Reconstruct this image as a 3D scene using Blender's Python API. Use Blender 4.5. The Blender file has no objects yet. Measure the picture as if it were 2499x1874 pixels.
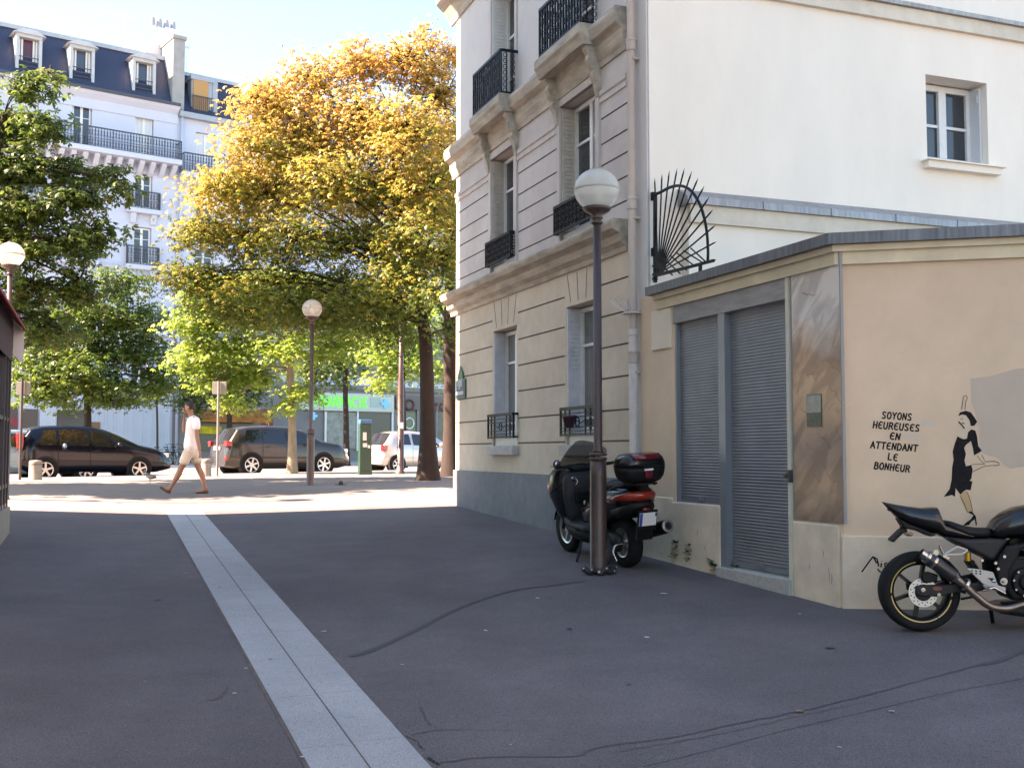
import bpy, bmesh, math, random
import numpy as np
from mathutils import Vector, Matrix
R = math.radians
scene = bpy.context.scene
COL = scene.collection

# ---------------------------------------------------------------- camera, sky, sun, exposure
EYE = 1.84                      # eye height above the granite strip at the camera
FPX, CX, CY, HZ = 2680.0, 1249.5, 937.0, 1103.0
PITCH = math.atan((HZ - CY) / FPX)
cam = bpy.data.cameras.new('camera')
cam.sensor_width = 36.0
cam.lens = 36.0 * FPX / 2499.0
cam.clip_start = 0.05
cam.clip_end = 3000.0
cam_o = bpy.data.objects.new('camera', cam)
COL.objects.link(cam_o)
cam_o.location = (0, 0, EYE)
cam_o.rotation_euler = (math.pi / 2 + PITCH, 0, 0)
scene.camera = cam_o

SUN_ELEV = R(41)
SUN_DIR = Vector((-0.985, -0.17, 0)).normalized()        # horizontal direction towards the sun
world = bpy.data.worlds.new('World')
scene.world = world
world.use_nodes = True
_nt = world.node_tree
_sky = _nt.nodes.new('ShaderNodeTexSky')
_sky.sky_type = 'NISHITA'
_sky.sun_disc = False
_sky.sun_elevation = SUN_ELEV
_sky.sun_rotation = math.atan2(SUN_DIR.x, SUN_DIR.y)
_sky.air_density = 1.0
_sky.dust_density = 0.3
_sky.ozone_density = 1.2
_bg = _nt.nodes['Background']
_bg.inputs['Strength'].default_value = 0.085
_tint = _nt.nodes.new('ShaderNodeMix')
_tint.data_type = 'RGBA'
_tint.blend_type = 'MULTIPLY'
_tint.inputs[0].default_value = 1.0
_tint.inputs[7].default_value = (0.50, 0.94, 1.04, 1)      # a clearer, more cyan sky
_nt.links.new(_sky.outputs[0], _tint.inputs[6])
_nt.links.new(_tint.outputs[2], _bg.inputs['Color'])

sun = bpy.data.lights.new('sun', 'SUN')
sun.energy = 5.0
sun.angle = R(0.5)
sun.color = (1.0, 0.93, 0.82)
sun_o = bpy.data.objects.new('sun', sun)
COL.objects.link(sun_o)
_d = Vector((SUN_DIR.x * math.cos(SUN_ELEV), SUN_DIR.y * math.cos(SUN_ELEV), math.sin(SUN_ELEV)))
sun_o.rotation_euler = _d.to_track_quat('Z', 'Y').to_euler()

scene.view_settings.view_transform = 'Standard'
scene.view_settings.look = 'None'
scene.view_settings.exposure = 2.95
scene.view_settings.use_white_balance = True
scene.view_settings.white_balance_temperature = 9100
scene.view_settings.white_balance_tint = 40
scene.view_settings.gamma = 1.0
scene.render.engine = 'CYCLES'
scene.cycles.max_bounces = 8
scene.cycles.transparent_max_bounces = 8

# ---------------------------------------------------------------- pixel <-> place helpers (photo pixels, 2499 wide)
def ray(px, py):
    a = (px - CX) / FPX
    b = (CY - py) / FPX
    c, s = math.cos(PITCH), math.sin(PITCH)
    return Vector((a, c - b * s, s + b * c))
def at(px, py, Y):
    d = ray(px, py)
    t = Y / d.y
    return Vector((d.x * t, Y, EYE + d.z * t))

PHI = R(20.44)
U = Vector((-math.sin(PHI), math.cos(PHI), 0))           # along the side street, away from the camera
RR = Vector((math.cos(PHI), math.sin(PHI), 0))           # across it, to the right
VC = -1.306                                              # camera's offset from the granite strip
SW = 0.60                                                # strip width
BD = Vector((0.806, 0.592, 0))                           # along the boulevard
BN = Vector((-0.592, 0.806, 0))                          # across the boulevard, away
def sv(x, y): return x * U.x + y * U.y, VC + x * RR.x + y * RR.y
def sv2(s, v): return U * s + RR * (v - VC)
def boul_z(x, y): return 0.93 + 0.0075 * max(-40.0, min(60.0, x * BD.x + y * BD.y))
def pave_z(x, y):
    s, v = sv(x, y)
    kv = min(0.06, max(0.02, 0.054 - 0.0019 * (s - 7.6)))
    raw = 0.0438 * max(s, -25.0) + kv * max(0.0, min(abs(v), 5.5) - SW / 2)
    top = boul_z(x, y) + 0.12
    q = (top - raw) / 0.05
    return top - 0.05 * (math.log1p(math.exp(q)) if q < 30 else q)
def gp(px, py, f=pave_z):
    d = ray(px, py)
    lo, hi = 0.5, 200.0
    t = 1.0
    while t < 120:
        p = d * t
        if EYE + p.z < f(p.x, p.y): break
        t += 0.1
    lo, hi = t - 0.1, t
    for _ in range(30):
        m = (lo + hi) / 2
        p = d * m
        if EYE + p.z < f(p.x, p.y): hi = m
        else: lo = m
    p = d * hi
    return Vector((p.x, p.y, f(p.x, p.y)))

# ---------------------------------------------------------------- materials
_M = {}
def mat(name, col, rough=0.7, metal=0.0, var=0.0, scale=6.0, bump=0.0, bscale=60.0, col2=None, spec=0.5, detail=4.0, coat=0.0, stretch=None, emit=0.0, blot=0.0, speck=0.0, sscale=300):
    if name in _M: return _M[name]
    m = bpy.data.materials.new(name)
    m.use_nodes = True
    nt = m.node_tree
    b = nt.nodes['Principled BSDF']
    b.inputs['Roughness'].default_value = rough
    b.inputs['Metallic'].default_value = metal
    b.inputs['Specular IOR Level'].default_value = spec
    b.inputs['Coat Weight'].default_value = coat
    b.inputs['Coat Roughness'].default_value = 0.05
    c = tuple(col) + (1,)
    tc = nt.nodes.new('ShaderNodeTexCoord')
    vec = tc.outputs['Object']
    if stretch:
        mp = nt.nodes.new('ShaderNodeMapping')
        mp.inputs['Scale'].default_value = stretch
        nt.links.new(vec, mp.inputs['Vector'])
        vec = mp.outputs[0]
    if var > 0 or col2:
        n = nt.nodes.new('ShaderNodeTexNoise')
        n.inputs['Scale'].default_value = scale
        n.inputs['Detail'].default_value = detail
        n.inputs['Roughness'].default_value = 0.65
        nt.links.new(vec, n.inputs['Vector'])
        cr = nt.nodes.new('ShaderNodeValToRGB')
        cr.color_ramp.elements[0].position = 0.32
        cr.color_ramp.elements[1].position = 0.68
        if col2:
            cr.color_ramp.elements[0].color = c
            cr.color_ramp.elements[1].color = tuple(col2) + (1,)
        else:
            cr.color_ramp.elements[0].color = tuple(x * (1 - var) for x in col) + (1,)
            cr.color_ramp.elements[1].color = tuple(min(1, x * (1 + var)) for x in col) + (1,)
        nt.links.new(n.outputs[0], cr.inputs[0])
        out = cr.outputs[0]
        if blot > 0:
            n2 = nt.nodes.new('ShaderNodeTexNoise')
            n2.inputs['Scale'].default_value = scale * 0.13
            n2.inputs['Detail'].default_value = 6
            nt.links.new(vec, n2.inputs['Vector'])
            mr = nt.nodes.new('ShaderNodeMapRange')
            mr.inputs[1].default_value = 0.3
            mr.inputs[2].default_value = 0.7
            mr.inputs[3].default_value = 1 - blot
            mr.inputs[4].default_value = 1 + blot
            nt.links.new(n2.outputs[0], mr.inputs[0])
            mx = nt.nodes.new('ShaderNodeMix')
            mx.data_type = 'RGBA'
            mx.blend_type = 'MULTIPLY'
            mx.inputs[0].default_value = 1.0
            nt.links.new(out, mx.inputs[6])
            nt.links.new(mr.outputs[0], mx.inputs[7])
            out = mx.outputs[2]
        if speck > 0:
            n3 = nt.nodes.new('ShaderNodeTexNoise')
            n3.inputs['Scale'].default_value = sscale
            n3.inputs['Detail'].default_value = 2
            nt.links.new(tc.outputs['Object'], n3.inputs['Vector'])
            m3 = nt.nodes.new('ShaderNodeMapRange')
            m3.inputs[1].default_value = 0.3
            m3.inputs[2].default_value = 0.7
            m3.inputs[3].default_value = 1 - speck
            m3.inputs[4].default_value = 1 + speck
            nt.links.new(n3.outputs[0], m3.inputs[0])
            x3 = nt.nodes.new('ShaderNodeMix')
            x3.data_type = 'RGBA'
            x3.blend_type = 'MULTIPLY'
            x3.inputs[0].default_value = 1.0
            nt.links.new(out, x3.inputs[6])
            nt.links.new(m3.outputs[0], x3.inputs[7])
            out = x3.outputs[2]
        nt.links.new(out, b.inputs['Base Color'])
    else:
        b.inputs['Base Color'].default_value = c
    if bump > 0:
        nb = nt.nodes.new('ShaderNodeTexNoise')
        nb.inputs['Scale'].default_value = bscale
        nb.inputs['Detail'].default_value = 5
        nt.links.new(tc.outputs['Object'], nb.inputs['Vector'])
        bp = nt.nodes.new('ShaderNodeBump')
        bp.inputs['Strength'].default_value = bump
        bp.inputs['Distance'].default_value = 0.01
        nt.links.new(nb.outputs[0], bp.inputs['Height'])
        nt.links.new(bp.outputs[0], b.inputs['Normal'])
    if emit > 0:
        b.inputs['Emission Color'].default_value = c
        b.inputs['Emission Strength'].default_value = emit
    _M[name] = m
    return m

def leaf_mat(name, ramp, trans=0.35):
    m = bpy.data.materials.new(name)
    m.use_nodes = True
    nt = m.node_tree
    b = nt.nodes['Principled BSDF']
    b.inputs['Roughness'].default_value = 0.42
    at_ = nt.nodes.new('ShaderNodeAttribute')
    at_.attribute_name = 'tint'
    cr = nt.nodes.new('ShaderNodeValToRGB')
    els = cr.color_ramp.elements
    n = len(ramp)
    els[0].position = 0; els[0].color = tuple(ramp[0]) + (1,)
    els[1].position = 1; els[1].color = tuple(ramp[-1]) + (1,)
    for i in range(1, n - 1):
        e = els.new(i / (n - 1)); e.color = tuple(ramp[i]) + (1,)
    nt.links.new(at_.outputs['Fac'], cr.inputs[0])
    nt.links.new(cr.outputs[0], b.inputs['Base Color'])
    tr = nt.nodes.new('ShaderNodeBsdfTranslucent')
    nt.links.new(cr.outputs[0], tr.inputs['Color'])
    mx = nt.nodes.new('ShaderNodeMixShader')
    mx.inputs[0].default_value = trans
    out = nt.nodes['Material Output']
    nt.links.new(b.outputs[0], mx.inputs[1])
    nt.links.new(tr.outputs[0], mx.inputs[2])
    nt.links.new(mx.outputs[0], out.inputs['Surface'])
    return m

# ---------------------------------------------------------------- objects
def tag(o, label=None, cat=None, group=None, kind=None):
    if label: o['label'] = label
    if cat: o['category'] = cat
    if group: o['group'] = group
    if kind: o['kind'] = kind
    return o
def thing(name, label, cat, loc=(0, 0, 0), rz=0.0, group=None):
    o = bpy.data.objects.new(name, None)
    o.empty_display_size = 0.2
    COL.objects.link(o)
    o.location = loc
    o.rotation_euler = (0, 0, rz)
    return tag(o, label, cat, group)
def copy_tree(o, parent=None):
    c = o.copy()
    COL.objects.link(c)
    c.parent = parent
    for ch in list(o.children): copy_tree(ch, c)
    return c

class MB:
    """collects shapes and links them as one mesh object"""
    def __init__(self):
        self.v = []; self.f = []; self.m = []; self.sm = []
        self.cur = 0; self.T = None; self.smooth = False
    def pt(self, p):
        p = Vector(p)
        if self.T is not None: p = self.T @ p
        self.v.append(p[:])
        return len(self.v) - 1
    def face(self, idx):
        self.f.append(tuple(idx)); self.m.append(self.cur); self.sm.append(self.smooth)
    def poly(self, pts):
        self.face([self.pt(p) for p in pts])
    def box(self, lo, hi):
        (x0, y0, z0), (x1, y1, z1) = lo, hi
        i = [self.pt(p) for p in ((x0, y0, z0), (x1, y0, z0), (x1, y1, z0), (x0, y1, z0), (x0, y0, z1), (x1, y0, z1), (x1, y1, z1), (x0, y1, z1))]
        for q in ((0, 3, 2, 1), (4, 5, 6, 7), (0, 1, 5, 4), (1, 2, 6, 5), (2, 3, 7, 6), (3, 0, 4, 7)): self.face([i[k] for k in q])
        return self
    def bar(self, a, b, w, h=None, up=(0, 0, 1)):
        a, b = Vector(a), Vector(b)
        h = h or w
        d = (b - a).normalized()
        s = d.cross(Vector(up))
        if s.length < 1e-4: s = d.cross(Vector((1, 0, 0)))
        s.normalize(); u = s.cross(d)
        R0 = [a + s * (sx * w / 2) + u * (sy * h / 2) for sx, sy in ((-1, -1), (1, -1), (1, 1), (-1, 1))]
        R1 = [p + (b - a) for p in R0]
        self.loft([R0, R1], True)
        return self
    def loft(self, rings, caps=True, closed=True):
        ids = [[self.pt(p) for p in r] for r in rings]
        n = len(ids[0])
        for k in range(len(ids) - 1):
            for i in range(n if closed else n - 1):
                j = (i + 1) % n
                self.face((ids[k][i], ids[k][j], ids[k + 1][j], ids[k + 1][i]))
        if caps:
            self.face(ids[0][::-1]); self.face(ids[-1])
        return self
    def tube(self, pts, r, seg=8, caps=True, closed=False):
        pts = [Vector(p) for p in pts]
        n = len(pts)
        rs = r if isinstance(r, (list, tuple)) else [r] * n
        rings = []
        prev = None
        for i, p in enumerate(pts):
            if closed: d = pts[(i + 1) % n] - pts[i - 1]
            else: d = pts[min(i + 1, n - 1)] - pts[max(i - 1, 0)]
            d.normalize()
            if prev is None:
                s = d.cross(Vector((0, 0, 1)))
                if s.length < 1e-3: s = d.cross(Vector((1, 0, 0)))
            else:
                s = prev - d * prev.dot(d)
                if s.length < 1e-4: s = d.cross(Vector((0.3, 1, 0.2)))
            s.normalize(); prev = s
            u = d.cross(s)
            rings.append([p + (s * math.cos(2 * math.pi * k / seg) + u * math.sin(2 * math.pi * k / seg)) * rs[i] for k in range(seg)])
        sm = self.smooth; self.smooth = True
        if closed: rings.append(rings[0]); self.loft(rings, False)
        else:
            self.loft(rings, False)
            if caps:
                self.smooth = False
                self.poly(rings[0][::-1]); self.poly(rings[-1])
        self.smooth = sm
        return self
    def lathe(self, prof, c=(0, 0, 0), axis='Z', seg=20, caps=True):
        c = Vector(c)
        rings = []
        for r, h in prof:
            ring = []
            for k in range(seg):
                a = 2 * math.pi * k / seg
                x, y = r * math.cos(a), r * math.sin(a)
                if axis == 'Z': p = Vector((x, y, h))
                elif axis == 'Y': p = Vector((y, h, x))
                else: p = Vector((h, x, y))
                ring.append(c + p)
            rings.append(ring)
        self.loft(rings, caps)
        return self
    def prism(self, pts, y0, y1, plane='xz'):
        def P(a, b, y):
            if plane == 'xz': return (a, y, b)
            if plane == 'xy': return (a, b, y)
            return (y, a, b)
        self.loft([[P(a, b, y0) for a, b in pts], [P(a, b, y1) for a, b in pts]], True)
        return self
    def ball(self, c, r, seg=16, rings=10):
        rx, ry, rz = r if isinstance(r, (tuple, list)) else (r, r, r)
        c = Vector(c)
        R_ = []
        for i in range(rings + 1):
            t = math.pi * i / rings
            t = min(max(t, 0.02), math.pi - 0.02)
            R_.append([c + Vector((rx * math.sin(t) * math.cos(2 * math.pi * k / seg), ry * math.sin(t) * math.sin(2 * math.pi * k / seg), -rz * math.cos(t))) for k in range(seg)])
        sm = self.smooth; self.smooth = True
        self.loft(R_, True); self.smooth = sm
        return self
    def build(self, name, mats, parent=None, smooth=None, bevel=0.0, bseg=2, sub=0, fix=True):
        me = bpy.data.meshes.new(name)
        me.from_pydata(self.v, [], self.f)
        if not isinstance(mats, (list, tuple)): mats = [mats]
        for m in mats: me.materials.append(m)
        me.polygons.foreach_set('material_index', self.m)
        me.polygons.foreach_set('use_smooth', [bool(smooth) or s for s in self.sm] if smooth is None or smooth else [False] * len(self.f))
        me.update()
        if fix:
            bm = bmesh.new(); bm.from_mesh(me)
            bmesh.ops.recalc_face_normals(bm, faces=bm.faces)
            bm.to_mesh(me); bm.free()
        o = bpy.data.objects.new(name, me)
        COL.objects.link(o)
        if parent is not None: o.parent = parent
        if bevel > 0:
            md = o.modifiers.new('bevel', 'BEVEL'); md.width = bevel; md.segments = bseg; md.limit_method = 'ANGLE'; md.angle_limit = R(35)
        if sub > 0:
            md = o.modifiers.new('sub', 'SUBSURF'); md.levels = sub; md.render_levels = sub
        return o

def curve_pts(pts, n=6):
    """Catmull-Rom through pts"""
    pts = [Vector(p) for p in pts]
    out = []
    for i in range(len(pts) - 1):
        p0, p1, p2, p3 = pts[max(i - 1, 0)], pts[i], pts[i + 1], pts[min(i + 2, len(pts) - 1)]
        for k in range(n):
            t = k / n
            out.append(0.5 * ((2 * p1) + (p2 - p0) * t + (2 * p0 - 5 * p1 + 4 * p2 - p3) * t * t + (3 * p1 - p0 - 3 * p2 + p3) * t ** 3))
    out.append(pts[-1])
    return out
def superring(x, cy, cz, hy, hz, n=20, p=2.6, axis='x'):
    out = []
    for k in range(n):
        a = 2 * math.pi * k / n
        c, s = math.cos(a), math.sin(a)
        yy = cy + hy * math.copysign(abs(c) ** (2 / p), c)
        zz = cz + hz * math.copysign(abs(s) ** (2 / p), s)
        out.append(Vector((x, yy, zz)) if axis == 'x' else Vector((yy, zz, x)))
    return out

# stroke lettering: each letter a set of polylines in a 1 x 1.4 cell
GLY = {
 'A': [[(0, 0), (.42, 1.4), (.85, 0)], [(.18, .5), (.68, .5)]], 'B': [[(0, 0), (.12, 1.4), (.6, 1.35), (.72, 1.05), (.55, .78), (.1, .72)], [(.55, .74), (.8, .5), (.7, .12), (.3, 0), (0, 0)]],
 'C': [[(.8, 1.2), (.5, 1.4), (.15, 1.2), (0, .7), (.12, .2), (.45, 0), (.78, .2)]], 'D': [[(0, 0), (.1, 1.4), (.5, 1.3), (.8, .9), (.78, .4), (.5, .05), (0, 0)]],
 'E': [[(.75, 1.35), (.4, 1.4), (.12, 1.1), (.05, .6), (.15, .15), (.45, 0), (.75, .08)], [(.08, .72), (.6, .74)]], 'H': [[(.05, 0), (.12, 1.4)], [(.72, 0), (.8, 1.4)], [(.1, .7), (.74, .72)]],
 'I': [[(.3, 0), (.3, 1.4)]], 'L': [[(.1, 1.4), (.05, 0), (.7, .02)]], 'M': [[(0, 0), (.1, 1.4), (.42, .5), (.78, 1.4), (.85, 0)]],
 'N': [[(.02, 0), (.12, 1.4), (.68, .1), (.8, 1.4)]], 'O': [[(.4, 1.4), (.1, 1.15), (0, .6), (.15, .1), (.45, 0), (.75, .3), (.8, .85), (.65, 1.3), (.4, 1.4)]],
 'P': [[(0, 0), (.1, 1.4), (.6, 1.35), (.75, 1.05), (.6, .75), (.08, .7)]], 'R': [[(0, 0), (.12, 1.4), (.6, 1.35), (.75, 1.05), (.55, .75), (.08, .7)], [(.4, .72), (.8, 0)]],
 'S': [[(.72, 1.25), (.45, 1.4), (.12, 1.25), (.12, .92), (.6, .55), (.7, .22), (.4, 0), (.02, .12)]], 'T': [[(0, 1.38), (.9, 1.4)], [(.46, 1.38), (.4, 0)]],
 'U': [[(.06, 1.4), (.02, .4), (.2, .02), (.55, .02), (.72, .4), (.78, 1.4)]], 'Y': [[(0, 1.4), (.4, .72), (.78, 1.4)], [(.4, .72), (.36, 0)]],
 'r': [[(.1, 0), (.1, 1.0)], [(.1, .7), (.35, 1.0), (.6, .95)]], 'c': [[(.65, .85), (.35, 1.0), (.05, .7), (.05, .3), (.35, 0), (.65, .15)]], 'h': [[(.08, 0), (.08, 1.5)], [(.08, .7), (.35, 1.0), (.62, .8), (.62, 0)]],
 'i': [[(.2, 0), (.25, .8)], [(.28, 1.05), (.3, 1.15)]], 's': [[(.5, .85), (.25, .95), (.1, .75), (.4, .4), (.4, .15), (.1, 0)]], ' ': [],
}
def ribbon(mb, pts, w, place, d0=0.0):
    """flat stroke with a little thickness; place(a, b, d) -> point"""
    pts = [Vector((p[0], p[1])) for p in pts]
    L = []; Rr = []
    for i, p in enumerate(pts):
        d = pts[min(i + 1, len(pts) - 1)] - pts[max(i - 1, 0)]
        if d.length < 1e-9: d = Vector((1, 0))
        d.normalize()
        n = Vector((-d.y, d.x)) * (w / 2 if not isinstance(w, list) else w[i] / 2)
        L.append(p + n); Rr.append(p - n)
    for i in range(len(pts) - 1):
        mb.poly([place(q.x, q.y, d0) for q in (L[i], Rr[i], Rr[i + 1], L[i + 1])])
def write(mb, text, place, size, w, slant=0.0, gap=0.28, d0=0.0):
    x = 0.0
    seg_n = 0
    k = size / 1.4
    for n_, ch in enumerate(text):
        for st in GLY[ch]:
            Q = [Vector(((x + p[0] + slant * p[1]) * k, p[1] * k)) for p in st]
            for i in range(len(Q) - 1):
                e = (Q[i + 1] - Q[i]).normalized() * w * .32
                seg_n += 1
                ribbon(mb, [Q[i] - e, Q[i + 1] + e], w, place, d0 + 0.000012 * seg_n)
        x += (0.85 if ch not in 'Ii ' else 0.5) + gap
    return (x - gap) * k
# ================================================================= setting: ground
class Wall:
    """a vertical plane; local x runs to the left seen from outside, local y outwards, z up"""
    def __init__(self, ox, oy, dx, dy):
        l = math.hypot(dx, dy)
        self.o = Vector((ox, oy, 0)); self.x = Vector((dx / l, dy / l, 0)); self.y = Vector((-dy / l, dx / l, 0))
        self.ang = math.atan2(dy, dx)
    def hit(self, px, py, off=0.0):
        d = ray(px, py)
        e = Vector((0, 0, EYE))
        t = (off - (e - self.o).dot(self.y)) / d.dot(self.y)
        p = e + d * t
        return (p - self.o).dot(self.x), p.z
    def X(self, px, py=900, off=0.0): return self.hit(px, py, off)[0]
    def P(self, a, y, z): return self.o + self.x * a + self.y * y + Vector((0, 0, z))
    def root(self, name, label, cat): return thing(name, label, cat, self.o, self.ang)

KX, KY = 2.75, 9.17
AW = R(20.8)
SWALL = Wall(KX, KY, -math.sin(AW), math.cos(AW))         # street wall of shop and stone house
FWALL = Wall(KX, KY, -0.969, 0.247)                       # shop wall with the stencils
GX, GY = 1.545, 12.34
GWALL = Wall(GX, GY, -math.cos(AW), -math.sin(AW))        # white gable
OWALL = Wall(-20.8, 62.0, -BD.x, -BD.y)                   # far side of the boulevard

M_bit = mat('bitumen', (.118, .100, .103), .85, var=.15, scale=1.6, bump=.7, bscale=150, blot=.30, detail=10, speck=.42, sscale=110)
M_granite = mat('granite', (.35, .36, .362), .75, var=.10, scale=1.4, bump=.2, bscale=160, blot=.20, detail=9, speck=.34, sscale=130)
M_kerb = mat('kerb_granite', (.38, .37, .35), .75, var=.15, scale=30)
M_road = mat('road_asphalt', (.17, .165, .16), .85, var=.12, scale=3, bump=.4, bscale=120)
M_seam = mat('tar_seam', (.030, .030, .034), .6, var=.2, scale=30)
M_crack = mat('crack', (.018, .017, .018), .9)

KERB = 33.45                                              # distance of the kerb across the boulevard
def kerb_s(v): return (KERB - 0.273 * 0 + 0.273 * (v - VC) ) / 0.962
def grid_object(name, rows, m, kind='structure'):
    mb = MB()
    ids = [[mb.pt(p) for p in r] for r in rows]
    for i in range(len(ids) - 1):
        for j in range(len(ids[0]) - 1):
            mb.face((ids[i][j], ids[i][j + 1], ids[i + 1][j + 1], ids[i + 1][j]))
    o = mb.build(name, m, smooth=True, fix=False)
    return tag(o, kind=kind)
vs = [-70, -40, -25, -15, -10, -8, -6.5, -5.5, -4.5, -3.5, -2.5, -1.5, -.8, -SW / 2, 0, SW / 2, .8, 1.5, 2.5, 3.5, 4.5, 5.5, 6.5, 8, 10, 14, 20, 30, 45, 60]
PC0, PB0 = Vector((-9.3, 17.6, 0)), SWALL.P(SWALL.X(1112, 1150), 0, 0)
def shadow_edge_s(v):
    # paler boulevard paving starts at the house shadow's edge, whitening the sunlit band
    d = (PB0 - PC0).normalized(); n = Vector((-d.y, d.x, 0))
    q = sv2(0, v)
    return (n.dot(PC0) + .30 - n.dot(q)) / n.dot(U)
rows = []
N1 = 44
def pave_rows(f0, f1, n):
    out = []
    for k in range(n + 1):
        rr = []
        for v in vs:
            a_, b_ = f0(v), max(f1(v), f0(v) + .5)
            p = sv2(a_ + (b_ - a_) * k / n, v)
            rr.append((p.x, p.y, pave_z(p.x, p.y)))
        out.append(rr)
    return out
vsj = vs
grid_object('pavement', pave_rows(lambda v: -25.0, lambda v: max(8.0, shadow_edge_s(v)), 44), M_bit)
grid_object('boulevard_pavement', pave_rows(lambda v: max(8.0, shadow_edge_s(v)), kerb_s, 30), mat('pale_asphalt', (.155, .146, .136), .88, var=.10, scale=1.6, bump=.5, bscale=150, blot=.14, detail=9, speck=.25, sscale=110))  # paler sidewalk colour, also standing in for sun past the shadow edge
# granite drainage strip: two rows of slabs with dark joints, each slab in the one strip mesh
mb = MB()
s = -4.0
k = 0
while s < shadow_edge_s(0) + .1:
    L = 1.05 if k % 3 else 0.92
    for a, b in ((-SW / 2 + .012, -.005), (.005, SW / 2 - .004)):
        off = 0.0 if a < 0 else 0.03
        c = [sv2(s + .0015 + off, a), sv2(s + .0015 + off, b), sv2(s + L - .0015 + off, b), sv2(s + L - .0015 + off, a)]
        mb.poly([(p.x, p.y, pave_z(p.x, p.y) + .005) for p in c])
    s += L; k += 1
tag(mb.build('granite_strip', M_granite, fix=False), kind='structure')
mb = MB()
s = -4.0
while s < shadow_edge_s(0) - .5:
    c = [sv2(s, -SW / 2 - .012), sv2(s, SW / 2 + .012), sv2(s + 1, SW / 2 + .012), sv2(s + 1, -SW / 2 - .012)]
    mb.poly([(p.x, p.y, pave_z(p.x, p.y) + .0025) for p in c])
    s += 1
tag(mb.build('strip_joint', mat('joint_sand', (.12, .095, .08), .9, var=.3, scale=4), fix=False), kind='structure')

def ground_line(name, pix, w, m, jit=0.0, seed=1, lift=.004):
    rnd = random.Random(seed)
    P = curve_pts([gp(*p) for p in pix], 8)
    mb = MB()
    L = []; Rr = []
    for i, p in enumerate(P):
        d = P[min(i + 1, len(P) - 1)] - P[max(i - 1, 0)]
        d.z = 0
        d.normalize()
        n = Vector((-d.y, d.x, 0))
        p = p + n * rnd.uniform(-jit, jit)
        ww = (w[0] + (w[1] - w[0]) * i / (len(P) - 1)) * rnd.uniform(.75, 1.2) / 2
        for S_, sg in ((L, 1), (Rr, -1)):
            q = p + n * ww * sg
            S_.append((q.x, q.y, pave_z(q.x, q.y) + lift))
    for i in range(len(P) - 1): mb.poly([L[i], Rr[i], Rr[i + 1], L[i + 1]])
    tag(mb.build(name, m, fix=False), kind='structure')
ground_line('tar_seam', [(855, 1602), (905, 1588), (1010, 1540), (1130, 1480), (1250, 1442), (1340, 1430), (1430, 1418)], (.085, .018), M_seam, .004)
ground_line('pavement_crack', [(1570, 1872), (1700, 1840), (1900, 1787), (2100, 1740), (2300, 1694), (2499, 1656)], (.0045, .005), M_crack, .004, 2)
M_faint = mat('old_crack', (.080, .069, .072), .85)
ground_line('pavement_crack', [(1060, 1862), (1200, 1848), (1400, 1846), (1440, 1830), (1520, 1815), (1640, 1800), (1760, 1774), (1950, 1736), (2100, 1700), (2250, 1660), (2420, 1615), (2460, 1602), (2499, 1588)], (.010, .012), M_faint, .008, 3)
ground_line('pavement_crack', [(1500, 1835), (1640, 1812), (1800, 1782), (1960, 1745), (2120, 1712)], (.008, .006), M_faint, .008, 9)
ground_line('pavement_crack', [(1000, 1794), (1040, 1786), (1080, 1781), (1200, 1782), (1330, 1786)], (.011, .003), M_faint, .006, 4)
ground_line('pavement_crack', [(1026, 1726), (1040, 1755), (1052, 1770)], (.010, .008), M_faint, .006, 5)
ground_line('pavement_crack', [(1046, 1848), (1060, 1860), (1074, 1867)], (.018, .010), M_crack, .006, 6)
ground_line('pavement_crack', [(990, 1795), (1010, 1805), (1036, 1830)], (.006, .006), M_crack, .008, 7)
ground_line('tar_seam', [(2395, 1622), (2430, 1614), (2470, 1600), (2520, 1580)], (.06, .03), M_faint, .01, 8)
ground_line('pavement_stain', [(505, 1708), (530, 1706), (548, 1690), (556, 1676)], (.03, .015), M_faint, .01, 10)

# kerb, roadway, far kerb and far pavement, wide ground behind everything
def boul_rows(n0, n1, dz, t0=-70, t1=90, nt=24, nn=2):
    out = []
    for j in range(nn + 1):
        nn_ = n0 + (n1 - n0) * j / max(nn, 1)
        r = []
        for i in range(nt + 1):
            t = t0 + (t1 - t0) * i / nt
            p = BD * t + BN * nn_
            r.append((p.x, p.y, boul_z(p.x, p.y) + dz))
        out.append(r)
    return out
def long_box(name, n0, n1, z0, z1, m, t0=-70, t1=90):
    rows_ = []
    for nn_, dz in ((n0, z0), (n0, z1), (n1, z1), (n1, z0)):
        rows_.append(boul_rows(nn_, nn_, dz, t0, t1, 24, 0)[0])
    o = grid_object(name, rows_, m)
    return o
long_box('kerb', KERB, KERB + .22, -.15, .125, M_kerb)
grid_object('road', boul_rows(KERB + .2, 57.0, 0.0, nn=6), M_road)
long_box('kerb', 52.4, 52.62, -.15, .125, M_kerb)
grid_object('pavement', boul_rows(52.6, 64, .12), mat('far_pavement', (.30, .28, .26), .85, var=.1, scale=2))
mb = MB()
mb.poly([(-600, -400, -2.2), (600, -400, -2.2), (600, 900, -2.2), (-600, 900, -2.2)])
tag(mb.build('ground', M_bit), kind='structure')

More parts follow.
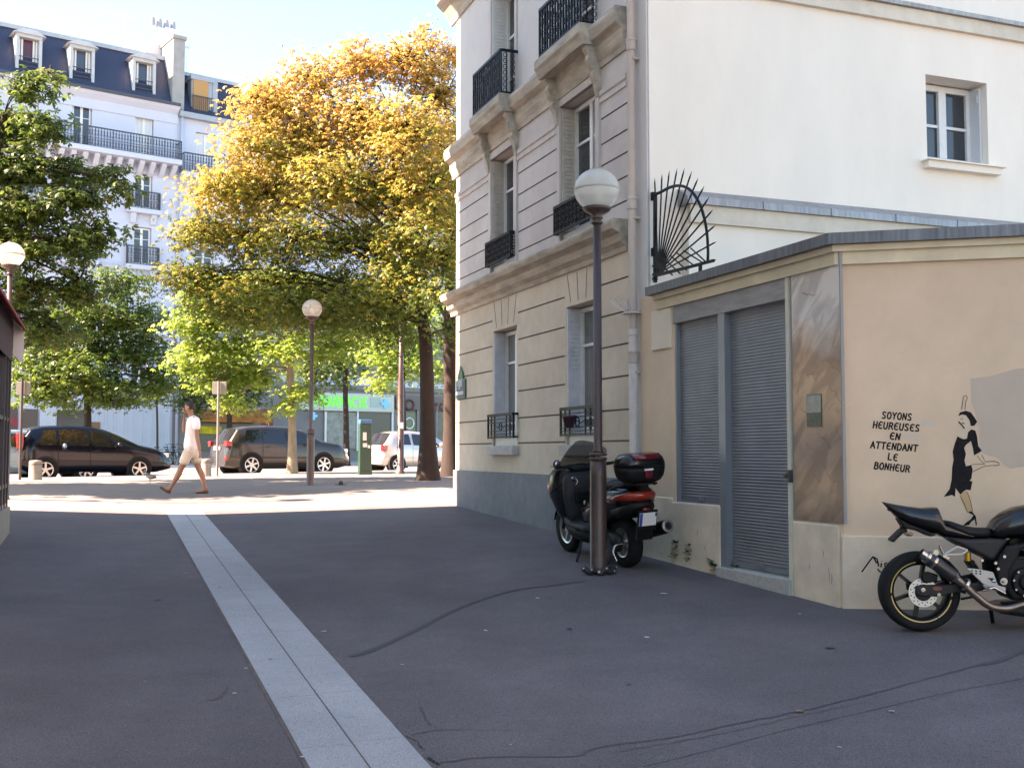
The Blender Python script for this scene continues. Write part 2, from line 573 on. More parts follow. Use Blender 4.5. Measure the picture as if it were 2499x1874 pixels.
# ================================================================= walls with openings
def pierced(mb, x0, x1, z0, z1, holes, mats=(0, 0, 1), y=0.0):
    """front face with holes (x0, x1, z0, z1, depth, closed); mats = front, reveal, groove bottom"""
    xs = sorted({x0, x1} | {h[i] for h in holes for i in (0, 1) if x0 < h[i] < x1})
    zs = sorted({z0, z1} | {h[i] for h in holes for i in (2, 3) if z0 < h[i] < z1})
    vid = {}
    def V(x, z):
        k = (round(x, 5), round(z, 5))
        if k not in vid: vid[k] = mb.pt((x, y, z))
        return vid[k]
    mb.cur = mats[0]
    for j in range(len(zs) - 1):
        zc = (zs[j] + zs[j + 1]) / 2
        run = None
        for i in range(len(xs) - 1):
            xc = (xs[i] + xs[i + 1]) / 2
            solid = not any(h[0] < xc < h[1] and h[2] < zc < h[3] for h in holes)
            if solid: mb.face((V(xs[i], zs[j]), V(xs[i], zs[j + 1]), V(xs[i + 1], zs[j + 1]), V(xs[i + 1], zs[j])))
    for h in holes:
        a, b, c, d, dep, closed = h[:6]
        mb.cur = mats[1] if not closed else mats[2]
        for q in (((a, y, c), (a, y, d), (a, y - dep, d), (a, y - dep, c)), ((b, y, c), (b, y - dep, c), (b, y - dep, d), (b, y, d)),
                  ((a, y, d), (b, y, d), (b, y - dep, d), (a, y - dep, d)), ((a, y, c), (a, y - dep, c), (b, y - dep, c), (b, y, c))):
            mb.poly(q)
        if closed:
            mb.poly(((a, y - dep, c), (a, y - dep, d), (b, y - dep, d), (b, y - dep, c)))
    mb.cur = 0

M_glass = mat('window_glass', (.035, .04, .045), .06, spec=.6)
M_dark = mat('dark_room', (.02, .02, .022), .9)
M_white = mat('white_paint', (.68, .68, .66), .5, var=.06, scale=8)
M_iron = mat('black_iron', (.006, .006, .008), .5, var=.2, scale=20, spec=.25)

def casement(root, x0, x1, z0, z1, y, transoms=(.33, .66), glass=None, frame=None, fw=.055, name='window', mid=True, label=None):
    """window frame (part) with its pane (sub-part) set at depth y"""
    mb = MB()
    t = .05
    mb.box((x0, y, z0), (x0 + fw, y + t, z1)); mb.box((x1 - fw, y, z0), (x1, y + t, z1))
    mb.box((x0 + fw, y, z0), (x1 - fw, y + t, z0 + fw * 1.6)); mb.box((x0 + fw, y, z1 - fw), (x1 - fw, y + t, z1))
    if mid:
        xm = (x0 + x1) / 2
        mb.box((xm - fw * .8, y - .002, z0 + fw * 1.6), (xm + fw * .8, y + t + .008, z1 - fw))
    for q in transoms:
        z = z0 + (z1 - z0) * q
        mb.box((x0 + fw, y + .006, z - .018), (x1 - fw, y + t - .012, z + .018))
    f = mb.build(name, frame or M_white, root)
    if label: f['label'] = label
    g = MB()
    g.box((x0 + .01, y + .004, z0 + .01), (x1 - .01, y + .012, z1 - .01))
    g.build('pane', glass or M_glass, f)
    return f

def shutter_leaf(parent, x, y0, y1, z0, z1, side, m, louv=(0.06, .94), thick=.035):
    """a louvred shutter folded flat against a window reveal at x; side=+1 faces towards smaller x"""
    mb = MB()
    xa, xb = (x - thick, x - .004) if side > 0 else (x + .004, x + thick)
    mb.box((xa, y0, z0), (xb, y1, z1))
    n = max(4, int((z1 - z0) * (louv[1] - louv[0]) / .055))
    for i in range(n):
        z = z0 + (z1 - z0) * (louv[0] + (louv[1] - louv[0]) * (i + .5) / n)
        xf = xa - .011 if side > 0 else xb
        mb.box((xf, y0 + .035, z - .012), (xf + .011, y1 - .035, z + .012))
    return mb.build('shutter', m, parent)

def ring(mb, cx, cz, r, y, w=.012, seg=14):
    mb.tube([(cx + r * math.cos(2 * math.pi * i / seg), y, cz + r * math.sin(2 * math.pi * i / seg)) for i in range(seg)], w / 2, 5, closed=True)
def scroll(mb, cx, cz, r, y, w=.011, flip=1, turn=1.6):
    P = []
    for i in range(18):
        a = i / 17 * turn * 2 * math.pi
        q = r * (1 - .78 * i / 17)
        P.append((cx + flip * q * math.cos(a), y, cz + q * math.sin(a)))
    mb.tube(P, w / 2, 4)
def railing(root, x0, x1, z0, z1, y, style, ret=0.0, label=None):
    mb = MB()
    def bar_(a, b, w): mb.bar(a, b, w)
    for z, w in ((z1, .040), (z0 + .02, .028)): bar_((x0, y, z), (x1, y, z), w)
    for x in (x0, x1): bar_((x, y, z0), (x, y, z1), .026)
    W, H = x1 - x0, z1 - z0
    if style == 'circle':
        a, b = x0 + W * .27, x1 - W * .27
        for x in (a, b): bar_((x, y, z0), (x, y, z1), .018)
        for q in (.18, .32, .68, .82): bar_((x0, y, z0 + H * q), (x1, y, z0 + H * q), .014)
        ring(mb, (a + b) / 2, z0 + H * .5, min(H * .17, (b - a) * .42), y, .018)
        mb.tube(curve_pts([((a + b) / 2 + (b - a) * k, y, z0 + H * (.5 + d)) for k, d in ((-.4, .03), (-.2, -.04), (0, .04), (.2, -.04), (.4, .03))], 4), .007, 4)
        for x in (x0 + W * .13, x1 - W * .13):
            bar_((x, y, z0), (x, y, z1), .016)
            for q in (.25, .42, .58, .75): ring(mb, x, z0 + H * q, .03, y, .012, 8)
    elif style == 'scroll':
        n = max(3, int(W / .11))
        for i in range(n):
            x = x0 + W * (i + .5) / n
            for q, fl in ((.2, 1), (.42, -1), (.63, 1), (.84, -1)):
                scroll(mb, x, z0 + H * q, .064, y, .019, fl * (1 if i % 2 else -1))
        for i in range(n + 1):
            x = x0 + W * i / n
            bar_((x, y, z0), (x, y, z1), .011)
    else:
        n = max(3, int(W / .085))
        for i in range(n + 1):
            x = x0 + W * i / n
            bar_((x, y, z0), (x, y, z1), .022)
        m_ = max(3, int(H / .13))
        for i in range(n):
            x = x0 + W * (i + .5) / n
            for j in range(m_):
                if (i + j) % 4 == 3: continue
                scroll(mb, x, z0 + H * (j + .5) / m_, .050, y, .019, 1 if (i + j) % 2 else -1, 1.3)
    if ret > 0:
        for x in (x0, x1):
            for z, w in ((z1, .035), (z0 + .02, .022)): bar_((x, y - ret, z), (x, y - .014, z), w)
            if style != 'circle':
                for q in (.33, .66):
                    bar_((x, y - ret * q, z0), (x, y - ret * q, z1), .013)
                for j in range(int(H / .09)):
                    c = z0 + .05 + j * .09
                    for q in (.25, .7):
                        mb.tube([(x, y - ret * q + .035 * math.cos(a * .9), c + .035 * math.sin(a * .9)) for a in range(7)], .006, 4, closed=True)
    o = mb.build('railing', M_iron, root)
    if label: o['label'] = label
    return o

# ================================================================= stone house on the street corner
M_stone = mat('stone', (.51, .46, .43), .85, var=.07, scale=5, bump=.15, bscale=90, blot=.17, detail=8)
M_stone0 = mat('ground_floor_stone', (.545, .46, .365), .85, var=.07, scale=5, bump=.15, bscale=90, blot=.17, detail=8)
M_joint = mat('stone_joint', (.15, .12, .11), .9)
M_cream = mat('cornice_stone', (.40, .345, .28), .88, var=.30, scale=7, bump=.15, bscale=60, blot=.12, stretch=(.25, 1, 1))
M_plaster = mat('pale_plaster', (.60, .565, .54), .85, var=.03, scale=4, bump=.08, bscale=120, blot=.05)
M_plinth = mat('grey_plinth', (.155, .17, .19), .8, var=.12, scale=5, bump=.2, bscale=70, blot=.2)
M_shut = mat('old_shutter', (.47, .42, .36), .6, var=.15, scale=12)
M_shut2 = mat('metal_shutter', (.50, .51, .54), .5, var=.10, scale=9)

H = SWALL
hs = H.root('stone_apartment_building', 'beige stone corner building with banded walls, iron window railings and a blank white side wall', 'building')
tA = H.X(1585)                       # gable corner
tB = H.X(1112, 1150)                 # boulevard corner
ZT = 11.5
zpl = H.hit(1300, 1156)[1]
zc0, zc1 = H.hit(1265, 700)[1], H.hit(1265, 655)[1]       # lower cornice
zC0, zC1 = H.hit(1265, 318)[1], H.hit(1265, 238)[1]       # balcony cornice
zE0, zE1 = H.hit(1107, 62)[1], H.hit(1086, 29)[1] + .06
wins = []                            # (x0, x1, z0, z1, level)
def rectpx(pxl, pxr, pyt, pxt, pyb, pxb):
    return (H.X(pxr), H.X(pxl), H.hit(pxb, pyb)[1], H.hit(pxt, pyt)[1])
L0a = rectpx(1204, 1262, 793, 1259, 1088, 1230)
L0b = rectpx(1383, 1462, 728, 1456, 1086, 1400)
L1a = rectpx(1200, 1258, 352, 1255, 655, 1225)
L1b = rectpx(1371, 1460, 200, 1455, 585, 1378)
L2a = rectpx(1199, 1258, 6, 1200, 262, 1214)
L2a = (L2a[0], L2a[1], zC1 + .02, max(L2a[3], zC1 + 2.0))
L2b = (L1b[0], L1b[1], zC1 + .02, L2a[3])
holes = []
for r_ in (L0a, L0b, L1a, L1b): holes.append(r_ + (.24, False))
for r_ in (L2a, L2b): holes.append(r_ + (.30, False))
gw = .022
def groove(a, b, z): holes.append((a, b, z - gw / 2, z + gw / 2, .014, True))
g0 = [H.hit(1265, y)[1] for y in (828.6, 892, 954.5, 1020, 1081)]
tP = H.X(1536)
segs0 = [(tP - .02, L0b[0] - .06), (L0b[1] + .06, L0a[0] - .05), (L0a[1] + .05, tB - .02)]
z_top0 = H.hit(1265, 763)[1]
for a, b in segs0:
    for z in g0: groove(a, b, z)
    groove(a, b, z_top0)
g1 = [H.hit(1265, y)[1] for y in (425, 477, 520.5, 567, 614.5)]
for a, b in [(tP - .02, L1b[0] - .12), (L1b[1] + .12, L1a[0] - .12), (L1a[1] + .12, tB - .02)]:
    for z in g1: groove(a, b, z)
mb = MB()
zbot = -1.2
holes_lo = holes
zsplit = H.hit(1265, 645)[1]
pierced(mb, tA, tB, zpl, zc0, [h for h in holes if h[3] <= zc0], (3, 3, 1))
pierced(mb, tA, tB, zc0, zC1, [h for h in holes if h[2] >= zc0 and h[2] < zC1 - .3], (0, 0, 1))
mb.cur = 2
pierced(mb, tA, tB, zC1, ZT, [h for h in holes if h[2] >= zC1], (2, 0, 1))
# boulevard side, back and roof
mb.cur = 0
Bp = Vector((tB, 0, 0))
bd = Vector((H.x.dot(BD), H.y.dot(BD), 0))
q1 = Bp + bd * 15
gq = Vector((tA, 0, 0)) + Vector((0, -1, 0)) * 16
mb.poly([(tB, 0, zbot), (q1.x, q1.y, zbot), (q1.x, q1.y, ZT), (tB, 0, ZT)])
mb.poly([(q1.x, q1.y, zbot), (gq.x, gq.y, zbot), (gq.x, gq.y, ZT), (q1.x, q1.y, ZT)])
mb.poly([(tA, -.45, ZT), (tB, 0, ZT), (q1.x, q1.y, ZT), (gq.x, gq.y, ZT)])
wall_o = mb.build('wall', [M_stone, M_joint, M_plaster, M_stone0], hs, fix=False)
# plinth
mb = MB()
mb.box((H.X(1562), -.2, zbot), (tB + .035, .035, zpl))
mb.build('plinth', M_plinth, hs)
mb = MB(); mb.box((tA + .0, -.02, zpl), (tP - .10, .012, ZT - .01)); mb.build('return_wall', M_plaster, hs)
# mortar lines of the flat arches over the ground windows
for r_ in (L0a, L0b):
    xm = (r_[0] + r_[1]) / 2
    for k in (-1.5, -.5, .5, 1.5):
        w = (r_[1] - r_[0]) / 4.2
        a = Vector((xm + k * w, .0015, r_[3] + .05)); b = Vector((xm + k * w * 1.32, .0015, zc0 - .10))
        mb = MB(); mb.bar(a, b, .011, .004, up=(0, 1, 0)); mb.build('arch_joint', M_joint, hs)
def moulding(name, x0, x1, z0, z1, prof, m=M_cream, root=hs):
    mb = MB()
    mb.prism([(y, z0 + (z1 - z0) * q) for y, q in prof], x0, x1, 'yz')
    return mb.build(name, m, root)
P1 = [(-.02, 0), (.03, 0), (.04, .16), (.10, .30), (.115, .55), (.21, .68), (.235, .86), (.235, .93), (.20, 1.0), (-.02, 1.0)]
moulding('cornice', tP, tB + .22, zc0 - .08, zc1 + .02, P1)
# balcony cornice with a slab standing out at each window
P2 = [(-.02, 0), (.025, 0), (.03, .12), (.07, .3), (.075, .5), (.16, .62), (.19, .85), (.16, 1.0), (-.02, 1.0)]
moulding('cornice', tP, tB + .18, zC0 - .02, zC1, P2)
for r_, nm in ((L1a, 'a'), (L1b, 'b')):
    moulding('balcony_slab', r_[0] - .16, r_[1] + .16, zC0 + (zC1 - zC0) * .52, zC1 + .025, [(.05, 0), (.27, 0), (.30, .35), (.33, .5), (.33, .9), (.31, 1), (.05, 1)])
    for x in (r_[0] - .08, r_[1] + .08):
        mb = MB()
        zk0 = zC0 + (zC1 - zC0) * .52
        prof = [(.0, zk0), (.21, zk0), (.22, zk0 - .05), (.17, zk0 - .10), (.185, zk0 - .17), (.145, zk0 - .26), (.10, zk0 - .30), (.12, zk0 - .37), (.07, zk0 - .47), (.04, zk0 - .62), (.0, zk0 - .66)]
        mb.prism(prof, x - .048, x + .048, 'yz')
        mb.build('console', M_cream, hs)
moulding('cornice', tA + .02, tB + .30, zE0, zE1, [(-.02, 0), (.03, 0), (.06, .2), (.16, .45), (.30, .7), (.32, 1), (-.02, 1)])
# string course at the head of the first floor windows
zs0 = H.hit(1265, 392)[1]; zs1 = H.hit(1265, 368)[1]
for a, b in [(tP, L1b[0] - .11), (L1b[1] + .11, L1a[0] - .11), (L1a[1] + .11, tB)]:
    moulding('string_course', a, b, zs0, zs1, [(-.01, 0), (.02, 0), (.02, .35), (.008, .42), (.008, .55), (.03, .62), (.03, 1), (-.01, 1)], M_stone)
# surrounds
for r_ in (L1a, L1b):
    mb = MB()
    for x0, x1 in ((r_[0] - .10, r_[0]), (r_[1], r_[1] + .10)): mb.box((x0, -.02, r_[2] - .1), (x1, .028, r_[3] + .10))
    mb.box((r_[0], -.02, r_[3]), (r_[1], .028, r_[3] + .10))
    mb.build('window_surround', M_stone, hs)
for r_ in (L2a, L2b):
    mb = MB()
    for x0, x1 in ((r_[0] - .09, r_[0]), (r_[1], r_[1] + .09)): mb.box((x0, -.02, r_[2]), (x1, .02, r_[3] + .12))
    mb.build('window_surround', M_stone, hs)
# windows with folded shutters, sills and railings
M_curt = mat('curtained_glass', (.16, .17, .17), .12, var=.25, scale=3, stretch=(9, 1, .6))
for n_, r_ in enumerate((L0a, L0b, L1a, L1b)):
    low = n_ < 2
    f = casement(hs, r_[0] + .02, r_[1] - .02, r_[2] + (.16 if low else .1), r_[3] - .02, -.24, (.12, .70), M_curt if low else M_glass)
    ms = M_shut2 if low else M_shut
    lv = (.52, .93) if low else (.05, .95)
    shutter_leaf(f, r_[1], -.19, -.005, r_[2] + .12, r_[3] - .03, 1, ms, lv)
    shutter_leaf(f, r_[0], -.19, -.005, r_[2] + .12, r_[3] - .03, -1, ms, lv)
    mb = MB()
    mb.box((r_[0], -.24, r_[2] - .005), (r_[1], -.03, r_[2] + .15 if low else r_[2] + .08))
    mb.build('window_apron', M_white, f)
    if low:
        mb = MB(); mb.box((r_[0] - .06, -.1, r_[2] - .14), (r_[1] + .06, .10, r_[2]))
        mb.build('sill', mat('sill_stone', (.40, .385, .37), .85, var=.15, scale=8), f, bevel=.01)
zr0t, zr0b = H.hit(1259, 1010)[1], H.hit(1230, 1070)[1]
railing(hs, L0a[0] - .03, L0a[1] + .04, zr0b, zr0t, .07, 'circle', .09)
railing(hs, L0b[0] - .03, L0b[1] + .04, zr0b, zr0t, .07, 'circle', .09)
zr1t, zr1b = H.hit(1258, 568)[1], H.hit(1257, 628)[1]
railing(hs, L1a[0] - .03, L1a[1] + .03, zr1b, zr1t, .09, 'scroll', .10)
railing(hs, L1b[0] - .03, L1b[1] + .03, zr1b, zr1t, .09, 'scroll', .10)
for r_ in (L2a, L2b):
    f = casement(hs, r_[0] + .02, r_[1] - .02, r_[2] + .05, r_[3] - .02, -.30, (.30, .65))
    shutter_leaf(f, r_[1], -.26, -.005, r_[2] + .05, r_[3] - .03, 1, M_white)
    shutter_leaf(f, r_[0], -.26, -.005, r_[2] + .05, r_[3] - .03, -1, M_white)
zr2 = H.hit(1243, 100, .28)[1]
for r_ in (L2a, L2b):
    railing(hs, r_[0] - .10, r_[1] + .10, zC1 + .04, zr2, .27, 'dense', .27)
# drainpipe with collars, brackets and a ring of spikes
M_pipe = mat('drainpipe_paint', (.50, .41, .35), .55, var=.07, scale=4, blot=.1)
tp = H.X(1546, 1000, .09)
mb = MB()
mb.lathe([(.048, H.hit(1546, 820)[1]), (.048, ZT)], (tp, .09, 0), seg=14)
for y_ in (118, 502, 872):
    z = H.hit(1546, y_)[1]
    mb.lathe([(.05, z - .09), (.06, z - .08), (.06, z + .02), (.066, z + .03), (.066, z + .05), (.05, z + .06)], (tp, .09, 0), seg=14)
    mb.box((tp - .065, 0, z - .20), (tp + .065, .10, z - .175))
pipe = mb.build('drainpipe', M_pipe, hs)
mb = MB()
zf = H.hit(1546, 820)[1]
zg = pave_z(*H.P(tp, .09, 0).xy)
mb.lathe([(.052, zg - .02), (.052, zf - .02), (.06, zf - .01), (.06, zf + .05), (.05, zf + .06)], (tp, .09, 0), seg=14)
mb.build('pipe_foot', mat('cast_pipe', (.50, .41, .36), .6, var=.06, scale=9, col2=(.62, .60, .60), stretch=(1, 1, .35)), pipe)
mb = MB()
zk = H.hit(1546, 769)[1]
mb.lathe([(.055, zk - .012), (.12, zk - .012), (.12, zk + .004), (.055, zk + .004)], (tp, .09, 0), seg=18)
rnd = random.Random(5)
for k in range(9):
    a = -2.6 + k * .62
    d = Vector((math.cos(a), math.sin(a), 0))
    mb.bar(Vector((tp, .09, zk)) + d * .06, Vector((tp, .09, zk)) + d * rnd.uniform(.22, .30) + Vector((0, 0, rnd.uniform(.12, .22))), .010)
mb.build('spike_collar', mat('spike_paint', (.55, .5, .46), .5), pipe)
# ---- blank white gable
M_gable = mat('white_render', (.84, .75, .64), .88, var=.03, scale=2.2, bump=.08, bscale=120, blot=.06, stretch=(1, 1, .4))
G = GWALL
# gable pieces are written in the house frame: along the gable is -y, outwards is -x
def GB(mb, a0, a1, y0, y1, z0, z1):
    """a measured along the gable from the street corner, y outwards"""
    mb.box((tA - y1, -a1, z0), (tA - y0, -a0, z1))
ga = lambda px, py, off=0: -G.hit(px, py, off)[0]
gz = lambda px, py, off=0: G.hit(px, py, off)[1]
zcap = gz(2250, 32)
wx0, wx1 = ga(2260, 300), ga(2409, 300)
wz0, wz1 = gz(2330, 402), gz(2330, 193)
mb = MB()
mb.T = Matrix(((0, -1, 0, tA), (1, 0, 0, 0), (0, 0, 1, 0), (0, 0, 0, 1)))   # local (x along -> y, y out -> -x)
# in this sub-frame x = -(distance along gable), y = outwards
pierced(mb, -16, 0, -1.2, zcap, [(-wx1, -wx0, wz0, wz1, .34, False)], (0, 0, 0))
pierced(mb, -16, -.01, zcap, ZT, [], (0, 0, 0), y=-.45)
mb.poly([(-16, 0, zcap), (0, 0, zcap), (0, -.45, zcap), (-16, -.45, zcap)])
TG = mb.T
mb.build('gable_wall', M_gable, hs, fix=False)
def gmb():
    m_ = MB(); m_.T = TG; return m_
mb = gmb(); zb0 = gz(2250, 66)
mb.box((-16, -.05, zb0), (0.0, .06, zcap - .0))
mb.build('gable_band', mat('cream_band', (.66, .58, .47), .85, var=.08, scale=5, blot=.08), hs)
M_zinc = mat('zinc', (.26, .27, .29), .45, metal=.55, var=.22, scale=6, stretch=(4, 4, .4), blot=.15)
mb = gmb()
mb.prism([(.11, zcap + .002), (.12, zcap + .05), (-.45, zcap + .16), (-.45, zcap + .002)], -16, 0.02, 'yz')
mb.build('zinc_coping', M_zinc, hs)
fx0, fx1 = -wx1 + .02, -wx0 - .02
def casement_T(root, T, *a, **k):
    f_ = casement(root, *a, **k)
    for o_ in [f_] + list(f_.children):
        o_.data.transform(T)
    return f_
f = casement_T(hs, TG, fx0, fx1, wz0 + .03, wz1 - .02, -.32, (.5,), fw=.075)
mb = gmb(); mb.box((-wx1 + .005, -.27, wz0 + .02), (-wx1 + .04, -.10, wz1 - .04)); mb.box((-wx1 + .04, -.14, wz0 + .9), (-wx1 + .055, -.12, wz0 + 1.0))
mb.build('shutter', mat('pale_shutter', (.62, .63, .65), .5), f)
mb = gmb(); mb.box((-wx1 - .12, -.1, wz0 - .10), (-wx0 + .07, .10, wz0 - .012))
mb.box((-wx1 - .17, -.1, wz0 - .012), (-wx0 + .10, .14, wz0 + .004))
mb.build('sill', M_gable, f)

# ---- low annex at the foot of the gable, behind the shop
gl = 0.16
an = G.root('zinc_capped_annex', 'low cream annex wall under a zinc coping at the foot of the white side wall', 'building')
ax0 = G.X(1680, 500, gl)
zt_, zb_ = G.hit(1900, 503, gl)[1], G.hit(1900, 520, gl)[1]
mb = MB(); mb.box((-13, .02, -.5), (ax0, gl, zb_)); mb.build('wall', M_gable, an)
mb = MB(); z_ = G.hit(1900, 562, gl)[1]
mb.box((-13, gl - .02, z_), (ax0 + .0, gl + .05, zb_ - .001)); mb.build('fascia', mat('cream_band', (.5, .5, .5)), an)
mb = MB(); mb.prism([(gl + .09, zb_), (gl + .09, zt_), (.02, zt_ + .12), (.02, zb_)], -13, ax0 + .06, 'yz')
for k in range(14): mb.box((ax0 - k * .95 - .012, gl + .05, zb_ + .003), (ax0 - k * .95 + .012, gl + .10, zt_ + .012))
mb.build('zinc_coping', M_zinc, an)
# ================================================================= low shop
M_ochre = mat('ochre_render', (.67, .50, .362), .88, var=.06, scale=3, bump=.14, bscale=110, blot=.14, detail=9)
M_low = mat('low_wall_render', (.66, .54, .415), .88, var=.12, scale=4, bump=.18, bscale=80, blot=.2, detail=9)
M_grime = mat('fascia_cream', (.60, .52, .38), .85, var=.10, scale=4, blot=.12)
M_zincd = mat('dark_zinc', (.115, .125, .14), .5, metal=.35, var=.32, scale=5, stretch=(6, 6, .35), blot=.2)
M_roll = mat('roller_steel', (.175, .19, .21), .5, metal=.25, var=.10, scale=3, blot=.1)
M_jamb = mat('jamb_cream', (.56, .53, .43), .7, var=.08, scale=6)
M_ply = mat('plywood_box', (.25, .245, .24), .7, var=.16, scale=4, stretch=(1, 1, 5), blot=.12)

sh = H.root('low_shop', 'low ochre corner shop with closed grey roller shutters, zinc roof edge and stencilled wall', 'building')
YS = .03
tS = H.X(1564, 900, YS)
zr_b = H.hit(1575, 724, .13)[1]
zr_t = H.hit(1574, 704, .13)[1]
zw = zr_b + .02
dX0, dX1 = H.X(1926, 1000, YS), H.X(1757, 1000, YS)
wX1 = H.X(1647, 1000, YS)
zbx1 = H.hit(1784, 707, YS)[1]; zbx0 = H.hit(1784, 760, YS)[1]
zsill = H.hit(1757, 1233, YS)[1]
zth = H.hit(1926, 1421, YS)[1] - .02
zlow = H.hit(1600, 1211, YS)[1]
mb = MB()
holes = [(dX0, dX1 - .0, zth, zbx1, .09, False), (dX1, wX1, zsill, zbx1, .09, False)]
pierced(mb, 0, tS, -.8, zw, holes, (0, 0, 0), y=YS)
mb.poly([(tS, YS, -.8), (tS, -.35, -.8), (tS, -.35, zw), (tS, YS, zw)])
fwall = mb.build('wall', M_ochre, sh, fix=False)
# frontal wall, written in the street-wall frame
rel = Matrix.Rotation(FWALL.ang - H.ang, 4, 'Z')
def FB():
    m_ = MB(); m_.T = rel; return m_
mb = FB()
pierced(mb, -9, 0, -.8, zw, [], (0, 0, 0), y=YS)
c_ = rel @ Vector((0, YS, 0))
cb = rel.inverted()
mb.T = None
p_a = Vector((0, YS, 0)); p_b = rel @ Vector((0, YS, 0))
mb.poly([(p_a.x, p_a.y, -.8), (p_a.x, p_a.y, zw), (p_b.x, p_b.y, zw), (p_b.x, p_b.y, -.8)])
mb.build('front_wall', M_ochre, sh, fix=False)
# base courses
mb = FB()
zld = FWALL.hit(2120, 1307, YS)[1]
mb.box((-9, -.05, -.8), (.02, YS + .022, zld))
mb.build('plinth', M_low, sh, bevel=.012)
mb = MB()
zpn = H.hit(1990, 1273, YS)[1]
mb.box((0.008, -.05, -.8), (dX0 - .045, YS + .018, zpn - .01))
mb.build('low_wall', M_low, sh, bevel=.012)
mb = MB(); mb.box((dX1 + .005, -.04, -.8), (wX1 + .06, YS + .016, zsill - .004)); mb.build('low_wall', M_low, sh, bevel=.012)
mb = MB(); mb.box((wX1 + .061, -.05, -.8), (tS - .01, YS + .012, zlow)); mb.build('low_wall', M_low, sh, bevel=.012)
# roof slab with a zinc edge
ov = .13
def out_pt(d):                       # corner of the two walls pushed outwards
    a = Vector((0, 1, 0)); b = rel @ Vector((0, 1, 0))
    a2, b2 = a.xy, b.xy
    k = 1 / (1 + a2.dot(b2))
    return (a2 + b2) * (k * d)
cE = out_pt(YS + ov)
rE = (rel @ Vector((-9, YS + ov, 0))).xy
cI = out_pt(.0); rI = (rel @ Vector((-9, -.4, 0))).xy
mb = MB()
xl = H.X(1574, 715, YS + ov)
back = [(xl, -2.6)]
rB = (rel @ Vector((-9, -3.5, 0))).xy
ring0 = [(xl, YS + ov), (cE.x, cE.y), (rE.x, rE.y), (rB.x, rB.y), (xl, -2.9)]
mb.loft([[(x, y, zr_b) for x, y in ring0], [(x, y, zr_t) for x, y in ring0]], True)
# standing welts on the zinc edge
mb.build('roof', M_zincd, sh)
mb = MB()
cF = out_pt(YS + .055); rF = (rel @ Vector((-9, YS + .055, 0))).xy
cG = out_pt(-.02); rG = (rel @ Vector((-9, -.02, 0))).xy
for za, zb2, off in ((zr_b - .055, zr_b - .001, .07), (zr_b - .16, zr_b - .055, .035)):
    cF = out_pt(YS + off); rF = (rel @ Vector((-9, YS + off, 0))).xy
    rg = [(xl - .06, YS + off), (cF.x, cF.y), (rF.x, rF.y), (rG.x, rG.y), (cG.x, cG.y), (xl - .06, -.02)]
    mb.loft([[(x, y, za) for x, y in rg], [(x, y, zb2) for x, y in rg]], True)
mb.build('fascia', M_grime, sh)
# raised blank panel on the left
mb = MB()
za = H.hit(1616, 853, YS)[1]
mb.box((H.X(1640, 780, YS), YS - .01, za), (H.X(1593, 780, YS), YS + .022, zr_b - .165))
mb.build('blank_panel', mat('panel_cream', (.64, .56, .45), .85, var=.04, scale=4), sh, bevel=.008)
# shutters
mb = MB(); mb.box((dX0 - .003, YS - .085, zbx0), (wX1 + .012, YS + .010, zbx1 - .004))
box = mb.build('shutter_box', M_ply, sh, bevel=.006)
def roller(x0, x1, z0, z1, y):
    mb = MB(); p = .030
    n = int((z1 - z0) / p)
    pts = []
    for i in range(n + 1):
        z = z0 + i * (z1 - z0) / n
        pts += [(y, z), (y + .007, z + p * .28), (y + .008, z + p * .62), (y + .001, z + p * .95)]
    pts = [q for q in pts if q[1] < z1]
    mb.loft([[(x0, a, b) for a, b in pts], [(x1, a, b) for a, b in pts]], False, closed=False)
    o = mb.build('roller_shutter', M_roll, sh, smooth=True, fix=False)
    mb = MB(); mb.box((x0, y - .005, z0 - .05), (x1, y + .016, z0 + .004))
    mb.box(((x0 + x1) / 2 - .05, y + .016, z0 - .03), ((x0 + x1) / 2 + .05, y + .03, z0 + .02))
    mb.box(((x0 + x1) / 2 - .02, y + .03, z0 - .02), ((x0 + x1) / 2 + .03, y + .05, z0 - .0))
    mb.build('bottom_rail', M_roll, o)
    return o
mx0, mx1 = H.X(1771, 1000, YS), H.X(1755, 1000, YS)
roller(mx1, wX1 - .03, zsill + .05, zbx0 + .02, YS - .06)
roller(dX0 + .0, mx0, zth + .12, zbx0 + .02, YS - .07)
mb = MB(); mb.box((mx0, YS - .08, zth), (mx1, YS + .006, zbx0 - .002))
mb.box((wX1 - .03, YS - .08, zsill), (wX1 - .004, YS - .01, zbx0 - .002))
mb.build('shutter_rail', mat('rail_steel', (.21, .23, .25), .45, metal=.3, var=.06, scale=5), sh)
mb = MB(); mb.box((dX0 - .045, YS - .01, -.6), (dX0 - .004, YS + .03, zr_b - .165))
mb.build('door_jamb', M_jamb, sh)
mb = MB(); mb.box((dX0 - .05, YS - .02, H.hit(1929, 1160, YS)[1] - .06), (dX0 - .01, YS + .055, H.hit(1929, 1160, YS)[1] + .05))
mb.lathe([(.018, 0), (.018, .03)], (dX0 - .02, YS + .055, H.hit(1929, 1160, YS)[1]), 'Y', 10)
mb.build('lock_case', mat('lock_steel', (.12, .12, .12), .4, metal=.7), sh)
mb = MB(); mb.box((dX0 - .03, -.1, -.6), (mx1 + .02, YS + .05, zth + .055))
mb.build('threshold', M_kerb, sh, bevel=.012)
